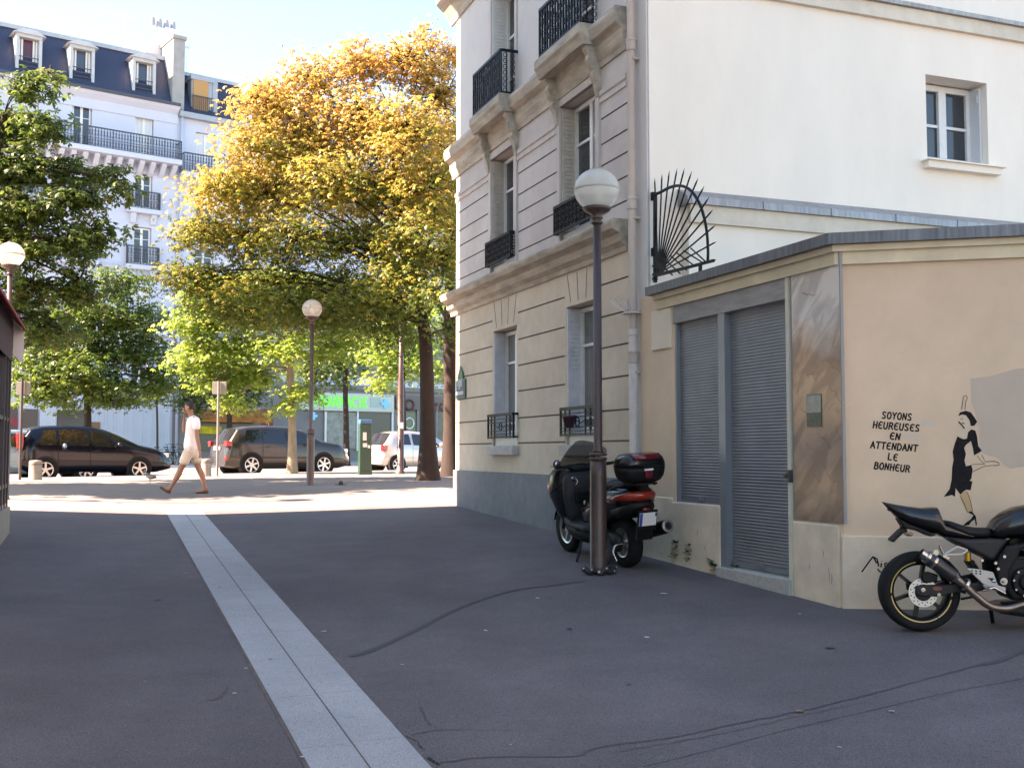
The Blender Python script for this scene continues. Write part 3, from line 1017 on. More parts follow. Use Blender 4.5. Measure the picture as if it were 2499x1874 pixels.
# painted rock panel with a small inset picture
def painting_mat():
    m = bpy.data.materials.new('painted_panel'); m.use_nodes = True
    nt = m.node_tree; b = nt.nodes['Principled BSDF']; b.inputs['Roughness'].default_value = .45
    tc = nt.nodes.new('ShaderNodeTexCoord')
    sep = nt.nodes.new('ShaderNodeSeparateXYZ'); nt.links.new(tc.outputs['Object'], sep.inputs[0])
    n = nt.nodes.new('ShaderNodeTexNoise'); n.inputs['Scale'].default_value = 3.2; n.inputs['Detail'].default_value = 7; n.inputs['Distortion'].default_value = .3
    nt.links.new(tc.outputs['Object'], n.inputs['Vector'])
    ad = nt.nodes.new('ShaderNodeMath'); ad.operation = 'MULTIPLY_ADD'; ad.inputs[1].default_value = .55; 
    nt.links.new(n.outputs[0], ad.inputs[0]); nt.links.new(sep.outputs[2], ad.inputs[2])
    mr = nt.nodes.new('ShaderNodeMapRange')
    mr.inputs[1].default_value = PZ0 + .25; mr.inputs[2].default_value = PZ1 + .16
    nt.links.new(ad.outputs[0], mr.inputs[0])
    cr = nt.nodes.new('ShaderNodeValToRGB')
    e = cr.color_ramp.elements
    e[0].position = 0; e[0].color = (.24, .15, .11, 1)
    e[1].position = 1; e[1].color = (.62, .56, .52, 1)
    for p, c in ((.12, (.50, .31, .20)), (.30, (.32, .20, .15)), (.46, (.56, .34, .21)), (.58, (.60, .37, .23)), (.66, (.46, .27, .17)), (.72, (.58, .43, .34)), (.79, (.64, .58, .54))):
        q = e.new(p); q.color = c + (1,)
    nt.links.new(mr.outputs[0], cr.inputs[0])
    # dark veins of the painted rock
    m0 = nt.nodes.new('ShaderNodeMapping'); m0.inputs['Rotation'].default_value = (0, R(-48), 0)
    nt.links.new(tc.outputs['Object'], m0.inputs['Vector'])
    mp = nt.nodes.new('ShaderNodeMapping'); mp.inputs['Scale'].default_value = (.9, 1, 2.6)
    nt.links.new(m0.outputs[0], mp.inputs['Vector'])
    n2 = nt.nodes.new('ShaderNodeTexNoise'); n2.inputs['Scale'].default_value = 2.2; n2.inputs['Detail'].default_value = 8; n2.inputs['Distortion'].default_value = .8
    nt.links.new(mp.outputs[0], n2.inputs['Vector'])
    c2 = nt.nodes.new('ShaderNodeValToRGB'); c2.color_ramp.elements[0].position = .44; c2.color_ramp.elements[1].position = .56
    c2.color_ramp.elements[0].color = (.62, .58, .58, 1); c2.color_ramp.elements[1].color = (1.1, 1.08, 1.06, 1)
    nt.links.new(n2.outputs[0], c2.inputs[0])
    mx = nt.nodes.new('ShaderNodeMix'); mx.data_type = 'RGBA'; mx.blend_type = 'MULTIPLY'; mx.inputs[0].default_value = .7
    nt.links.new(cr.outputs[0], mx.inputs[6]); nt.links.new(c2.outputs[0], mx.inputs[7])
    nt.links.new(mx.outputs[2], b.inputs['Base Color'])
    return m
px0, px1 = H.X(2056, 900, YS), H.X(1937, 900, YS)
PZ0, PZ1 = H.hit(1996, 1272, YS)[1], H.hit(1996, 622, YS)[1]
mb = MB(); mb.box((px0, YS - .01, PZ0), (px1, YS + .012, PZ1 - .03))
pan = mb.build('painted_panel', painting_mat(), sh)
mb = MB()
for x0, x1 in ((px0 - .012, px0), (px1, px1 + .012)): mb.box((x0, YS - .01, PZ0), (x1, YS + .018, PZ1 - .018))
mb.box((px0, YS - .01, PZ1 - .03), (px1, YS + .018, PZ1 - .018))
mb.build('panel_frame', mat('panel_frame', (.24, .245, .25), .6), pan)
mb = MB()
rnd = random.Random(3)
for (a, b, k) in ((.30, .60, 1), (.22, .50, 2), (.7, .55, 3), (.75, .30, 4), (.15, .35, 5), (.55, .42, 6), (.4, .22, 7), (.62, .18, 8), (.85, .44, 9), (.5, .33, 10)):
    x = px0 + (px1 - px0) * a; z = PZ0 + (PZ1 - PZ0) * b
    P = []
    for i in range(7):
        P.append((x, z)); x += rnd.uniform(-.05, -.005); z += rnd.uniform(-.05, .01)
    ribbon(mb, P, [.002, .004, .003, .005, .003, .003, .002], lambda a_, b_, d: (a_, YS + .0135 + .0001 * k, b_))
mb.build('paint_crack', mat('paint_crack', (.13, .08, .06), .7), pan)
mb = MB()
P = [(px1 - .16, PZ1 - .30), (px1 - .20, PZ1 - .315), (px1 - .235, PZ1 - .33), (px1 - .26, PZ1 - .325), (px1 - .31, PZ1 - .345), (px1 - .36, PZ1 - .345)]
ribbon(mb, P, [.004, .008, .007, .005, .005, .003], lambda a_, b_, d: (a_, YS + .0142, b_))
mb.build('plaster_crack', mat('paint_crack', (0, 0, 0)), pan)
ix0, ix1 = H.X(2009, 1000, YS), H.X(1973, 1000, YS)
iz0, iz1 = H.hit(1990, 1041, YS)[1], H.hit(1990, 962, YS)[1]
mb = MB(); mb.box((ix0, YS, iz0), (ix1, YS + .02, iz1))
mb.cur = 1
mb.box((ix0 + .006, YS + .016, iz0 + .12), (ix1 - .006, YS + .0215, iz1 - .008))
mb.build('inset_picture', [mat('inset_dark', (.075, .07, .05), .4, var=.5, scale=20), mat('inset_pale', (.30, .29, .25), .4, var=.2, scale=14)], pan)

# stencils on the frontal wall (paint, a hair proud of the render)
def fz(zx, zy): return FWALL.hit(2080 + zx / 4.148, 900 + zy / 4.148, YS)
def fplace(zx, zy, d=0.0):
    a, z = fz(zx, zy)
    return rel @ Vector((a, YS + .0012 + d, z))
M_ink = mat('black_stencil_paint', (.009, .007, .009), .7, var=.5, scale=40, spec=.2)
mb = MB()
sc_x = 8.9 / 2680
for k_, (txt, x0, y0, x1, y1) in enumerate((('SOYONS', 300, 500, 598, 522), ('HEUREUSES', 208, 597, 676, 634), ('EN', 380, 710, 480, 722), ('ATTENDANT', 184, 800, 655, 838), ('LE', 360, 917, 456, 932), ('BONHEUR', 222, 1010, 578, 1046))):
    n_ = len(txt)
    tmp = MB()
    wtot = write(tmp, txt, lambda a, b, d: (a, 0, b), 1.4, .1, .12)
    kx = (x1 - x0) / wtot; hgt = 66 / 1.4
    def pl(a, b, d, x0=x0, y0=y0, kx=kx, y1=y1, x1=x1):
        zx = x0 + a * kx
        zy = y0 + (y1 - y0) * (zx - x0) / (x1 - x0) - b * hgt
        return fplace(zx, zy, d)
    write(mb, txt, pl, 1.4, .31, .12)
mb.build('stencil_lettering', M_ink, sh, fix=False)
mb = MB()
for st in ([(100, 940), (150, 870), (205, 795), (225, 775)], [(225, 775), (250, 830), (262, 845)], [(225, 780), (262, 800), (275, 850), (280, 880)], [(310, 845), (305, 890)], [(312, 822), (313, 828)], [(370, 840), (345, 850), (350, 885), (380, 900), (385, 930), (340, 945), (290, 935), (270, 905)]):
    P = [(2080 + x / 4.365, 1180 + y / 4.365) for x, y in st]
    w_ = .012
    P2 = [FWALL.hit(*p, YS + .022) for p in P]
    ribbon(mb, [(-a, z) for a, z in P2], w_, lambda a, b, d: rel @ Vector((-a, YS + .0245, b)))
mb.build('painted_signature', M_ink, sh, fix=False)
fig = MB()
def shape(pts, d=0.0, n=0):
    fig.poly([fplace(x, y, d) for x, y in pts])
M_skinp = mat('stencil_flesh', (.52, .33, .17), .8); M_pale = mat('stencil_pale', (.58, .47, .35), .85)
fig.cur = 2
shape([(1085, 500), (1120, 470), (1180, 475), (1195, 560), (1160, 600), (1190, 640), (1160, 720), (1100, 700), (1060, 680), (1110, 640), (1120, 605), (1085, 570)], .0)
fig.cur = 1
shape([(1090, 1270), (1150, 1235), (1185, 1300), (1215, 1450), (1160, 1450), (1120, 1370)], .0002)
fig.cur = 0
shape([(1065, 682), (1095, 700), (1130, 712), (1160, 705), (1172, 640), (1205, 612), (1245, 625), (1262, 680), (1275, 780), (1312, 830), (1232, 876), (1220, 800), (1200, 730), (1150, 770), (1132, 800), (1150, 860), (1135, 930), (1150, 985), (1205, 972), (1218, 1020), (1205, 1110), (1188, 1130), (1215, 1140), (1198, 1228), (1150, 1222), (1092, 1270), (1045, 1205), (1040, 1295), (1010, 1275), (925, 1295), (985, 1215), (1005, 1120), (1010, 1000), (1025, 920), (1015, 840), (1035, 760)], .0004)
shape([(1072, 478), (1090, 440), (1150, 424), (1200, 440), (1235, 490), (1265, 535), (1235, 575), (1200, 578), (1185, 520), (1150, 470), (1110, 462)], .0006)
shape([(1165, 1448), (1210, 1440), (1250, 1490), (1262, 1580), (1250, 1582), (1240, 1520), (1205, 1545), (1180, 1580), (1120, 1588), (1150, 1555), (1200, 1520), (1225, 1480)], .0006)
def sline(P, w=.006, d=.0008):
    Q = [fz(x, y) for x, y in P]
    ribbon(fig, [(-a, z) for a, z in Q], w, lambda a, b, d_: rel @ Vector((-a, YS + .0012 + d, b)))
sline([(1140, 412), (1145, 340), (1165, 295), (1150, 268), (1125, 280), (1118, 330), (1105, 410)], .005)
sline([(1205, 970), (1280, 962), (1340, 968)], .004); sline([(1210, 1045), (1290, 1005), (1340, 985), (1430, 975)], .004)
sline([(1340, 940), (1440, 935), (1480, 950), (1490, 970), (1430, 980)], .005)
sline([(1265, 880), (1300, 930), (1340, 960)], .004); sline([(1310, 870), (1340, 930)], .004)
sline([(1075, 535), (1110, 570), (1135, 605)], .010); sline([(1110, 548), (1135, 553)], .008); sline([(1095, 505), (1120, 508)], .005)
sline([(1092, 1285), (1140, 1380), (1165, 1450)], .004); sline([(1160, 1240), (1195, 1330), (1218, 1440)], .004)
fig.build('stencil_woman', [M_ink, M_skinp, M_pale], sh, fix=False)
mb = MB()
mb.poly([fplace(x, y, -.0006) for x, y in ((1195, 100), (1400, 75), (1650, 0), (1738, -8), (2600, -60), (2600, 900), (1738, 990), (1600, 1010), (1550, 985), (1500, 930), (1450, 890), (1380, 880), (1320, 850), (1290, 800), (1280, 600), (1250, 460), (1205, 340))])
mb.build('repainted_patch', mat('repaint_grey', (.48, .39, .315), .85, var=.05, scale=4), sh, fix=False)
mb = MB()
for q in ((690, 515, 830, 580), (525, 655, 715, 720)):
    mb.poly([fplace(x, y, -.0008) for x, y in ((q[0], q[1]), (q[2], q[1] + 12), (q[2] + 3, q[3]), (q[0] + 4, q[3] - 8))])
mb.build('cleaned_patch', mat('cleaned_render', (.56, .475, .385), .85), sh, fix=False)

# scuffs at the wall foot
rnd = random.Random(31)
for px, py, hh, off_ in ((2022, 1385, 30, .022), (2030, 1398, 26, .022), (2008, 1340, 18, .022), (1975, 1375, 14, .022), (1610, 1270, 20, .018), (1702, 1290, 22, .020), (1720, 1330, 14, .020)):
    mb = MB()
    a, z = H.hit(px, py, YS + off_); l = hh * 10 / FPX
    ribbon(mb, [(a, z), (a + rnd.uniform(-.01, .01), z - l * .5), (a + rnd.uniform(-.015, .015), z - l)], [.004, .009, .003], lambda p_, q_, d_: (p_, YS + off_ + .0015, q_))
    mb.build('scuff_mark', mat('scuff_grey', (.20, .17, .145), .9, var=.4, scale=40), sh, fix=False)

# ================================================================= fan-shaped spiked grille on the roof edge
fg = H.root('fan_spike_grille', 'black iron fan of spikes closing the shop roof edge beside the drainpipe', 'grille')
yo = -.05
def fp(px, py, dy=0.0):
    a, z = H.hit(px, py, yo); return Vector((a, yo + dy, z))
mb = MB()
cen = fp(1606, 668)
mb.bar(fp(1599, 470), fp(1599, 690), .035)
tips = [(1598, 447), (1615, 438), (1632, 430), (1650, 425), (1667, 424), (1684, 431), (1699, 446), (1713, 465), (1725, 490), (1733, 520), (1739, 556), (1741, 594), (1741, 636)]
for p in tips:
    mb.bar(cen, fp(*p), .013)
    e = fp(*p); d = (e - cen).normalized()
    mb.tube([e, e + d * .06], [.009, .001], 5)
arc = [(1597, 476), (1615, 468), (1632, 459), (1650, 454), (1667, 455), (1684, 464), (1698, 481), (1709, 502), (1718, 530), (1724, 560), (1727, 590), (1728, 620), (1727, 640)]
mb.tube(curve_pts([fp(*p) for p in arc], 3), .017, 6)
mb.bar(fp(1606, 672), fp(1742, 636), .028)
mb.bar(fp(1709, 645), fp(1709, 676), .03)
for a, b in (((1604, 640), (1645, 672)), ((1622, 633), (1664, 668)), ((1636, 624), (1680, 660)), ((1652, 618), (1700, 650)), ((1668, 612), (1720, 642)), ((1686, 606), (1727, 640))):
    mb.bar(fp(*a), fp(*b, .02), .012)
for a, b in (((1572, 647), (1604, 682)), ((1587, 643), (1615, 672)), ((1563, 702), (1604, 676)), ((1570, 690), (1600, 676))):
    mb.bar(fp(*a), fp(*b), .014)
mb.box((fp(1590, 480).x - .06, yo - .02, fp(1590, 480).z - .05), (fp(1590, 480).x + .02, yo + .02, fp(1590, 480).z + .04))
mb.box((fp(1592, 615).x - .05, yo - .02, fp(1592, 615).z - .05), (fp(1592, 615).x + .02, yo + .02, fp(1592, 615).z + .04))
mb.build('spikes', M_iron, fg)

# ================================================================= street lamps
M_brown = mat('brown_lamp_paint', (.060, .036, .032), .4, var=.12, scale=14, blot=.2)
def globe_mat():
    m = bpy.data.materials.new('lamp_globe'); m.use_nodes = True
    nt = m.node_tree; b = nt.nodes['Principled BSDF']
    b.inputs['Base Color'].default_value = (.80, .79, .72, 1)
    b.inputs['Roughness'].default_value = .18
    b.inputs['Transmission Weight'].default_value = .55
    b.inputs['IOR'].default_value = 1.15
    b.inputs['Coat Weight'].default_value = .6
    b.inputs['Coat Roughness'].default_value = .08
    tr = nt.nodes.new('ShaderNodeBsdfTranslucent'); tr.inputs['Color'].default_value = (.85, .84, .78, 1)
    mx = nt.nodes.new('ShaderNodeMixShader'); mx.inputs[0].default_value = .30
    nt.links.new(b.outputs[0], mx.inputs[1]); nt.links.new(tr.outputs[0], mx.inputs[2])
    nt.links.new(mx.outputs[0], nt.nodes['Material Output'].inputs['Surface'])
    return m
M_globe = globe_mat()
def street_lamp(x, y, z0, hc, r, label):
    t = thing('street_lamp', label, 'street lamp', (x, y, z0), 0, 'globe street lamps')
    mb = MB(); mb.smooth = True
    kz = hc / 4.0
    mb.lathe([(.10, -.05), (.098, .03), (.088, .05), (.086, 1.0 * kz), (.083, 1.16 * kz)], seg=20)
    for q in (1.16, 1.205): mb.lathe([(.084, q * kz), (.093, q * kz + .008), (.093, q * kz + .022), (.084, q * kz + .032)], seg=20)
    mb.lathe([(.070, 1.23 * kz), (.045, 1.28 * kz), (.043, hc - r - .12)], seg=16)
    mb.build('pole', M_brown, t)
    mb = MB(); mb.smooth = True
    zt = hc - r
    mb.lathe([(.044, zt - .13), (.062, zt - .12), (.062, zt - .10), (.045, zt - .09), (.045, zt - .075), (.062, zt - .07), (.062, zt - .05), (.05, zt - .035), (.13, zt + .01), (.155, zt + .045), (.15, zt + .05)], seg=20)
    mb.build('collar', M_brown, t)
    mb = MB(); mb.smooth = True
    prof = []
    n = 26
    for i in range(n + 1):
        a = -math.pi / 2 * .80 + (math.pi * .90) * i / n
        rr = r * math.cos(a); zz = r * .94 * math.sin(a)
        if a < -.55: rr += .004 * (1 if i % 2 else -1)
        prof.append((rr, hc + zz))
    mb.lathe(prof, seg=32, caps=False)
    inner = [(max(p[0] - .008, .01), hc + (p[1] - hc) * .975) for p in prof]
    g = mb.build('globe', M_globe, t)
    mb = MB(); mb.smooth = True
    mb.lathe([(r * .998, hc - .012), (r * 1.012, hc - .008), (r * 1.012, hc + .008), (r * .998, hc + .012)], seg=32, caps=False)
    mb.build('globe_seam', mat('seam_grey', (.34, .33, .28), .5), g)
    mb = MB(); mb.smooth = True
    mb.lathe([(r * .26, hc + r * .905), (r * .27, hc + r * .93), (r * .15, hc + r * .95), (.01, hc + r * .955)], seg=20)
    mb.build('cap', mat('cap_grey', (.30, .31, .32), .5), t)
    mb = MB(); mb.smooth = True
    mb.lathe([(.03, zt), (.035, zt + .08), (.055, zt + .10), (.05, zt + .22), (.02, zt + .26), (.005, zt + .262)], seg=12)
    mb.build('bulb', mat('bulb_white', (.8, .8, .78), .3), t)
    return t
g1_ = gp(1461, 1398)
hc1 = at(1468, 464, g1_.y).z - g1_.z
street_lamp(g1_.x, g1_.y, g1_.z, hc1, 56 * g1_.y / FPX, 'tall brown globe lamp standing in front of the parked scooter')
g2_ = gp(757, 1183)
street_lamp(g2_.x, g2_.y, g2_.z, at(761, 754, g2_.y).z - g2_.z, 24.5 * g2_.y / FPX, 'brown globe lamp on the far pavement in front of the grey estate car')
Yl = 19.6
pl_ = at(26, 622, Yl)
street_lamp(pl_.x, pl_.y, pave_z(pl_.x, pl_.y), pl_.z - pave_z(pl_.x, pl_.y), 32.5 * Yl / FPX, 'sunlit white globe lamp rising behind the red awning')

# ================================================================= street name plate, flower pot, weeds, litter
sp = H.root('street_name_plate', 'blue and green enamel street name plate on the house corner', 'sign')
nx0, nx1 = H.X(1138.5, 945), H.X(1115.5, 945)
nz0, nz1 = H.hit(1127, 973)[1], H.hit(1127, 926)[1]
W_, Hh = nx1 - nx0, nz1 - nz0
mb = MB(); mb.box((nx0, .01, nz0), (nx1, .03, nz1)); mb.build('border', mat('enamel_green', (.045, .12, .075), .3), sp)
mb = MB(); mb.box((nx0 + .035, .012, nz0 + .02), (nx1 - .035, .034, nz1 - .03)); mb.build('field', mat('enamel_blue', (.018, .035, .085), .3), sp)
mb = MB()
mb.prism([(nx0 + W_ * .22, nz1), (nx1 - W_ * .22, nz1), (nx1 - W_ * .26, nz1 + .10), (nx0 + W_ * .62, nz1 + .16), (nx0 + W_ * .5, nz1 + .22), (nx0 + W_ * .38, nz1 + .16), (nx0 + W_ * .26, nz1 + .10)], .01, .03, 'xz')
mb.build('crest', mat('enamel_green', (0, 0, 0)), sp)
mb = MB()
def npl(x_, z_): return lambda a, b, d: (x_ - a, .0355, z_ + b)
write(mb, 'RUE', npl(nx1 - W_ * .30, nz0 + Hh * .66), .10, .024)
write(mb, 'DE', npl(nx1 - W_ * .38, nz0 + Hh * .50), .06, .014)
for i in range(8):
    a = nx1 - .06 - i * (W_ - .12) / 8
    mb.poly([(a, .0355, nz0 + Hh * .20), (a - (W_ - .12) / 8 * .72, .0355, nz0 + Hh * .205), (a - (W_ - .12) / 8 * .72, .0355, nz0 + Hh * .385), (a, .0355, nz0 + Hh * .38)])
mb.build('lettering', mat('enamel_white', (.62, .64, .66), .3), sp, fix=False)

pa, pz = H.hit(1396, 1017, .12)
fpot = thing('flower_pot', 'purple flower pot hung on the ground floor window railing', 'flower pot', H.P(pa, .16, pz - .11), H.ang)
mb = MB(); mb.smooth = True
mb.lathe([(.055, -.03), (.085, .10), (.09, .10), (.09, .13), (.08, .13), (.078, .11), (.01, .105)], seg=16)
mb.build('pot', mat('purple_plastic', (.10, .035, .055), .5), fpot)
mb = MB(); mb.box((-.02, -.10, .09), (.02, -.06, .13)); mb.build('hook', M_iron, fpot)
M_weed = leaf_mat('weed_leaf', [(.05, .10, .03), (.09, .15, .04), (.12, .17, .06)], .25)
def leaf_quads(mb, rnd, base, n, h, spread):
    for i in range(n):
        z = h * rnd.random() ** .8
        a = rnd.uniform(0, 6.28)
        r = spread * rnd.uniform(.2, 1)
        c = Vector(base) + Vector((math.cos(a) * r, math.sin(a) * r, z))
        l = rnd.uniform(.035, .075); w = l * .36
        d = Vector((math.cos(a), math.sin(a), rnd.uniform(-.2, .9))).normalized()
        s = d.cross(Vector((0, 0, 1))).normalized() * w
        mb.poly([c, c + d * l * .5 + s, c + d * l, c + d * l * .5 - s])
mb = MB()
rnd = random.Random(8)
leaf_quads(mb, rnd, (0, 0, .02), 26, .10, .07)
mb.build('foliage', M_weed, fpot, fix=False)
def weed(px, py, h, n, label, seed):
    p = gp(px, py)
    t = thing('weed', label, 'weed', (p.x, p.y, p.z), 0, 'weeds along the wall foot')
    rnd = random.Random(seed)
    mb = MB(); st = MB()
    for k in range(max(2, int(n / 16))):
        o = Vector((rnd.uniform(-.05, .05), rnd.uniform(-.03, .03), 0))
        top = o + Vector((rnd.uniform(-.05, .05), rnd.uniform(-.05, .02), h * rnd.uniform(.6, 1)))
        st.tube([o, (o + top) / 2 + Vector((rnd.uniform(-.02, .02), 0, 0)), top], [.003, .0025, .001], 4)
        for i in range(46):
            f_ = rnd.uniform(.12, 1)
            leaf_quads(mb, rnd, o.lerp(top, f_), 1, .02, .035)
    mb.build('foliage', M_weed, t, fix=False); st.build('stem', M_weed, t)
weed(1655, 1376, .30, 60, 'tallest green weed at the foot of the low wall under the narrow shutter', 1)
weed(1680, 1384, .24, 40, 'bushy weed second in line under the narrow roller shutter', 2)
weed(1640, 1366, .10, 20, 'small thin weed under the narrow shutter, nearest the scooter', 3)
weed(1756, 1399, .12, 30, 'dark weed in the corner beside the door threshold', 4)
weed(1786, 1408, .13, 36, 'leafy weed in front of the door threshold', 5)
weed(1228, 1263, .16, 26, 'dry weed against the grey plinth of the stone house', 6)
weed(1172, 1246, .10, 16, 'small weed at the grey plinth near the house corner', 7)
M_lit = mat('dry_litter', (.50, .47, .42), .8); M_leafd = mat('fallen_leaf', (.30, .17, .07), .7); M_gum = mat('dark_spot', (.035, .033, .036), .7)
mb = MB(); gm = MB(); lf = MB()
rnd = random.Random(12)
for (px, py, w, k) in ((790, 1542, 22, 0), (982, 1624, 22, 0), (573, 1694, 20, 0), (600, 1633, 16, 0), (1312, 1461, 18, 0), (1186, 1540, 18, 0), (1578, 1557, 22, 0), (1953, 1738, 30, 2), (2176, 1738, 26, 0), (737, 1850, 24, 0), (1826, 1426, 26, 0), (1855, 1431, 20, 0), (1980, 1460, 26, 0), (2050, 1826, 18, 0), (1620, 1450, 30, 0), (1388, 1535, 24, 1), (1405, 1580, 16, 1), (1534, 1671, 20, 1), (2027, 1582, 34, 1), (453, 1400, 18, 2), (535, 1434, 16, 1), (662, 1538, 16, 1), (660, 1610, 20, 1), (385, 1464, 30, 1), (1040, 1418, 14, 1), (355, 1665, 12, 0), (1790, 1416, 22, 2), (450, 1235, 26, 1), (1950, 1500, 14, 0), (1246, 1820, 12, 0)):
    p = gp(px, py)
    r = w * p.y / FPX * .36
    m_ = (mb, gm, lf)[k]
    a0 = rnd.uniform(0, 6)
    n = 6
    m_.poly([(p.x + r * rnd.uniform(.6, 1.1) * math.cos(a0 + 6.28 * i / n), p.y + r * rnd.uniform(.6, 1.1) * math.sin(a0 + 6.28 * i / n), p.z + .007 + (rnd.uniform(0, .006) if k != 1 else 0)) for i in range(n)])
tag(mb.build('paper_litter', M_lit, fix=False), kind='stuff'); tag(gm.build('gum_spot', M_gum, fix=False), kind='structure'); tag(lf.build('fallen_leaf', M_leafd, fix=False), kind='stuff')
# ================================================================= buildings on the left side of the street
Bw = H.P(tB - .16, 0, 0)
k_ = (-9.3 - Bw.x) / SUN_DIR.x
C0 = Vector((-9.3, Bw.y + SUN_DIR.y * k_, 0))
LL = 23.0
LW = Wall(C0.x, C0.y, -U.x, -U.y)
lb = LW.root('left_corner_building', 'tall cream building along the left side of the street, mostly outside the picture', 'building')
M_lbw = mat('left_render', (.78, .71, .60), .85, var=.05, scale=3, blot=.1)
mb = MB()
holes = []
wl = []
for fl in range(5):
    for c in range(8):
        x0 = 1.6 + c * 2.7; z0 = 1.1 + fl * 3.1 + (.3 if fl else 0)
        holes.append((x0, x0 + 1.1, z0, z0 + 1.9, .22, False)); wl.append((x0, x0 + 1.1, z0, z0 + 1.9))
pierced(mb, 0, LL, -2.5, 17.5, holes, (0, 0, 0))
bd_ = Vector((-BD.dot(LW.x), -BD.dot(LW.y), 0)) * 26
mb.poly([(0, 0, -2.5), (bd_.x, bd_.y, -2.5), (bd_.x, bd_.y, 17.5), (0, 0, 17.5)])
mb.poly([(0, 0, 17.5), (LL, 0, 17.5), (LL, -14, 17.5), (bd_.x, bd_.y, 17.5)])
mb.poly([(LL, 0, -2.5), (LL, -14, -2.5), (LL, -14, 17.5), (LL, 0, 17.5)])
mb.poly([(bd_.x, bd_.y, -2.5), (LL, -14, -2.5), (LL, -14, 17.5), (bd_.x, bd_.y, 17.5)])
mb.build('wall', M_lbw, lb, fix=False)
for r_ in wl[:24]:
    casement(lb, *r_, -.2, (.65,))
mb = MB()
for z in (3.9, 16.6):
    mb.prism([(-.02, z), (.12, z + .1), (.18, z + .3), (-.02, z + .35)], .02, LL, 'yz')
mb.build('cornice', M_cream, lb)

# added cream house behind the viewer, out of view, bounces warm light forward
RWp = sv2(-8, 6.5)
RWl = Wall(RWp.x, RWp.y, U.x, U.y)
rb = RWl.root('light_bounce_house', 'unseen cream house added behind the viewer to bounce warm light onto the shop', 'building')
mb = MB()
holes = []
for fl in range(4):
    for c in range(8): holes.append((-28 + c * 3.4, -26.9 + c * 3.4, 1.0 + fl * 3.1, 2.9 + fl * 3.1, .2, True))
pierced(mb, -30, 0, -2.5, 14, holes, (0, 0, 1))
mb.poly([(0, 0, -2.5), (0, -10, -2.5), (0, -10, 14), (0, 0, 14)]); mb.poly([(0, 0, 14), (0, -10, 14), (-30, -10, 14), (-30, 0, 14)])
mb.build('wall', [mat('cream_render', (.66, .57, .44), .85, var=.04, scale=2), M_dark], rb, fix=False)

# glazed cafe front with its red awning
Tg = gp(17, 1300)
TW = Wall(Tg.x, Tg.y, -U.x, -U.y)
ter = TW.root('cafe_front', 'dark glazed cafe front on a stone base under a red awning at the left edge', 'shop front')
zt0 = pave_z(Tg.x, Tg.y)
zp_ = TW.hit(12, 1240)[1]; zmid = TW.hit(10, 1018)[1]; zaw0 = TW.hit(14, 868)[1]; zaw1 = TW.hit(8, 735)[1]
M_frame = mat('dark_blue_frame', (.022, .02, .04), .35)
mb = MB(); mb.box((-.02, -1.3, zt0 - .6), (6, .03, zp_)); mb.build('stone_base', mat('cafe_stone', (.34, .30, .24), .85, var=.12, scale=6), ter, bevel=.01)
mb = MB()
for x in (0, .42, .86, 1.9, 2.9, 3.9, 4.9, 5.9): mb.box((x, -.08, zp_), (x + .06, 0.0, zaw0 + .1))
for z in (zp_, zmid - .03, zp_ + (zmid - zp_) * .22): mb.box((.06, -.07, z), (5.9, -.012, z + .05))
mb.build('frame', M_frame, ter)
mb = MB(); mb.box((.02, -.06, zp_ + .01), (5.95, -.045, zaw0)); mb.build('glazing', mat('cafe_glass', (.03, .04, .05), .05), ter)
mb = MB(); mb.box((0, -1.3, zaw0 - .02), (6, -.09, zaw1)); mb.box((0.0, -1.3, zp_), (.04, -.09, zaw0)); mb.box((5.9, -1.3, zp_), (6.0, -.09, zaw0 + .1)); mb.box((.04, -1.3, zp_), (5.9, -1.24, zaw0)); mb.build('side_wall', M_lbw, ter)
mb = MB(); mb.prism([(-.3, zaw1 + .10), (-.3, zaw1 + .04), (.02, zaw1 - .06), (.150, zaw1 - .20), (.168, zaw1 - .20), (.150, zaw1 - .14), (.03, zaw1 - .0)], -.03, 6, 'yz')
mb.build('awning', mat('red_canvas', (.34, .012, .016), .8, var=.1, scale=12), ter)
mb = MB(); mb.prism([(.012, zaw0 + .10), (.10, zaw0 + .01), (.138, zaw0 - .01), (.142, zaw1 - .215), (.03, zaw1 - .085), (.012, zaw1 - .07)], -.012, .004, 'yz')
mb.build('awning_flap', mat('white_canvas', (.80, .72, .70), .8), ter)
mb = MB(); mb.box((.04, .0, zaw0 + .0), (6, .010, zaw1 - .07)); mb.build('valance', mat('maroon_canvas', (.055, .02, .03), .8), ter)

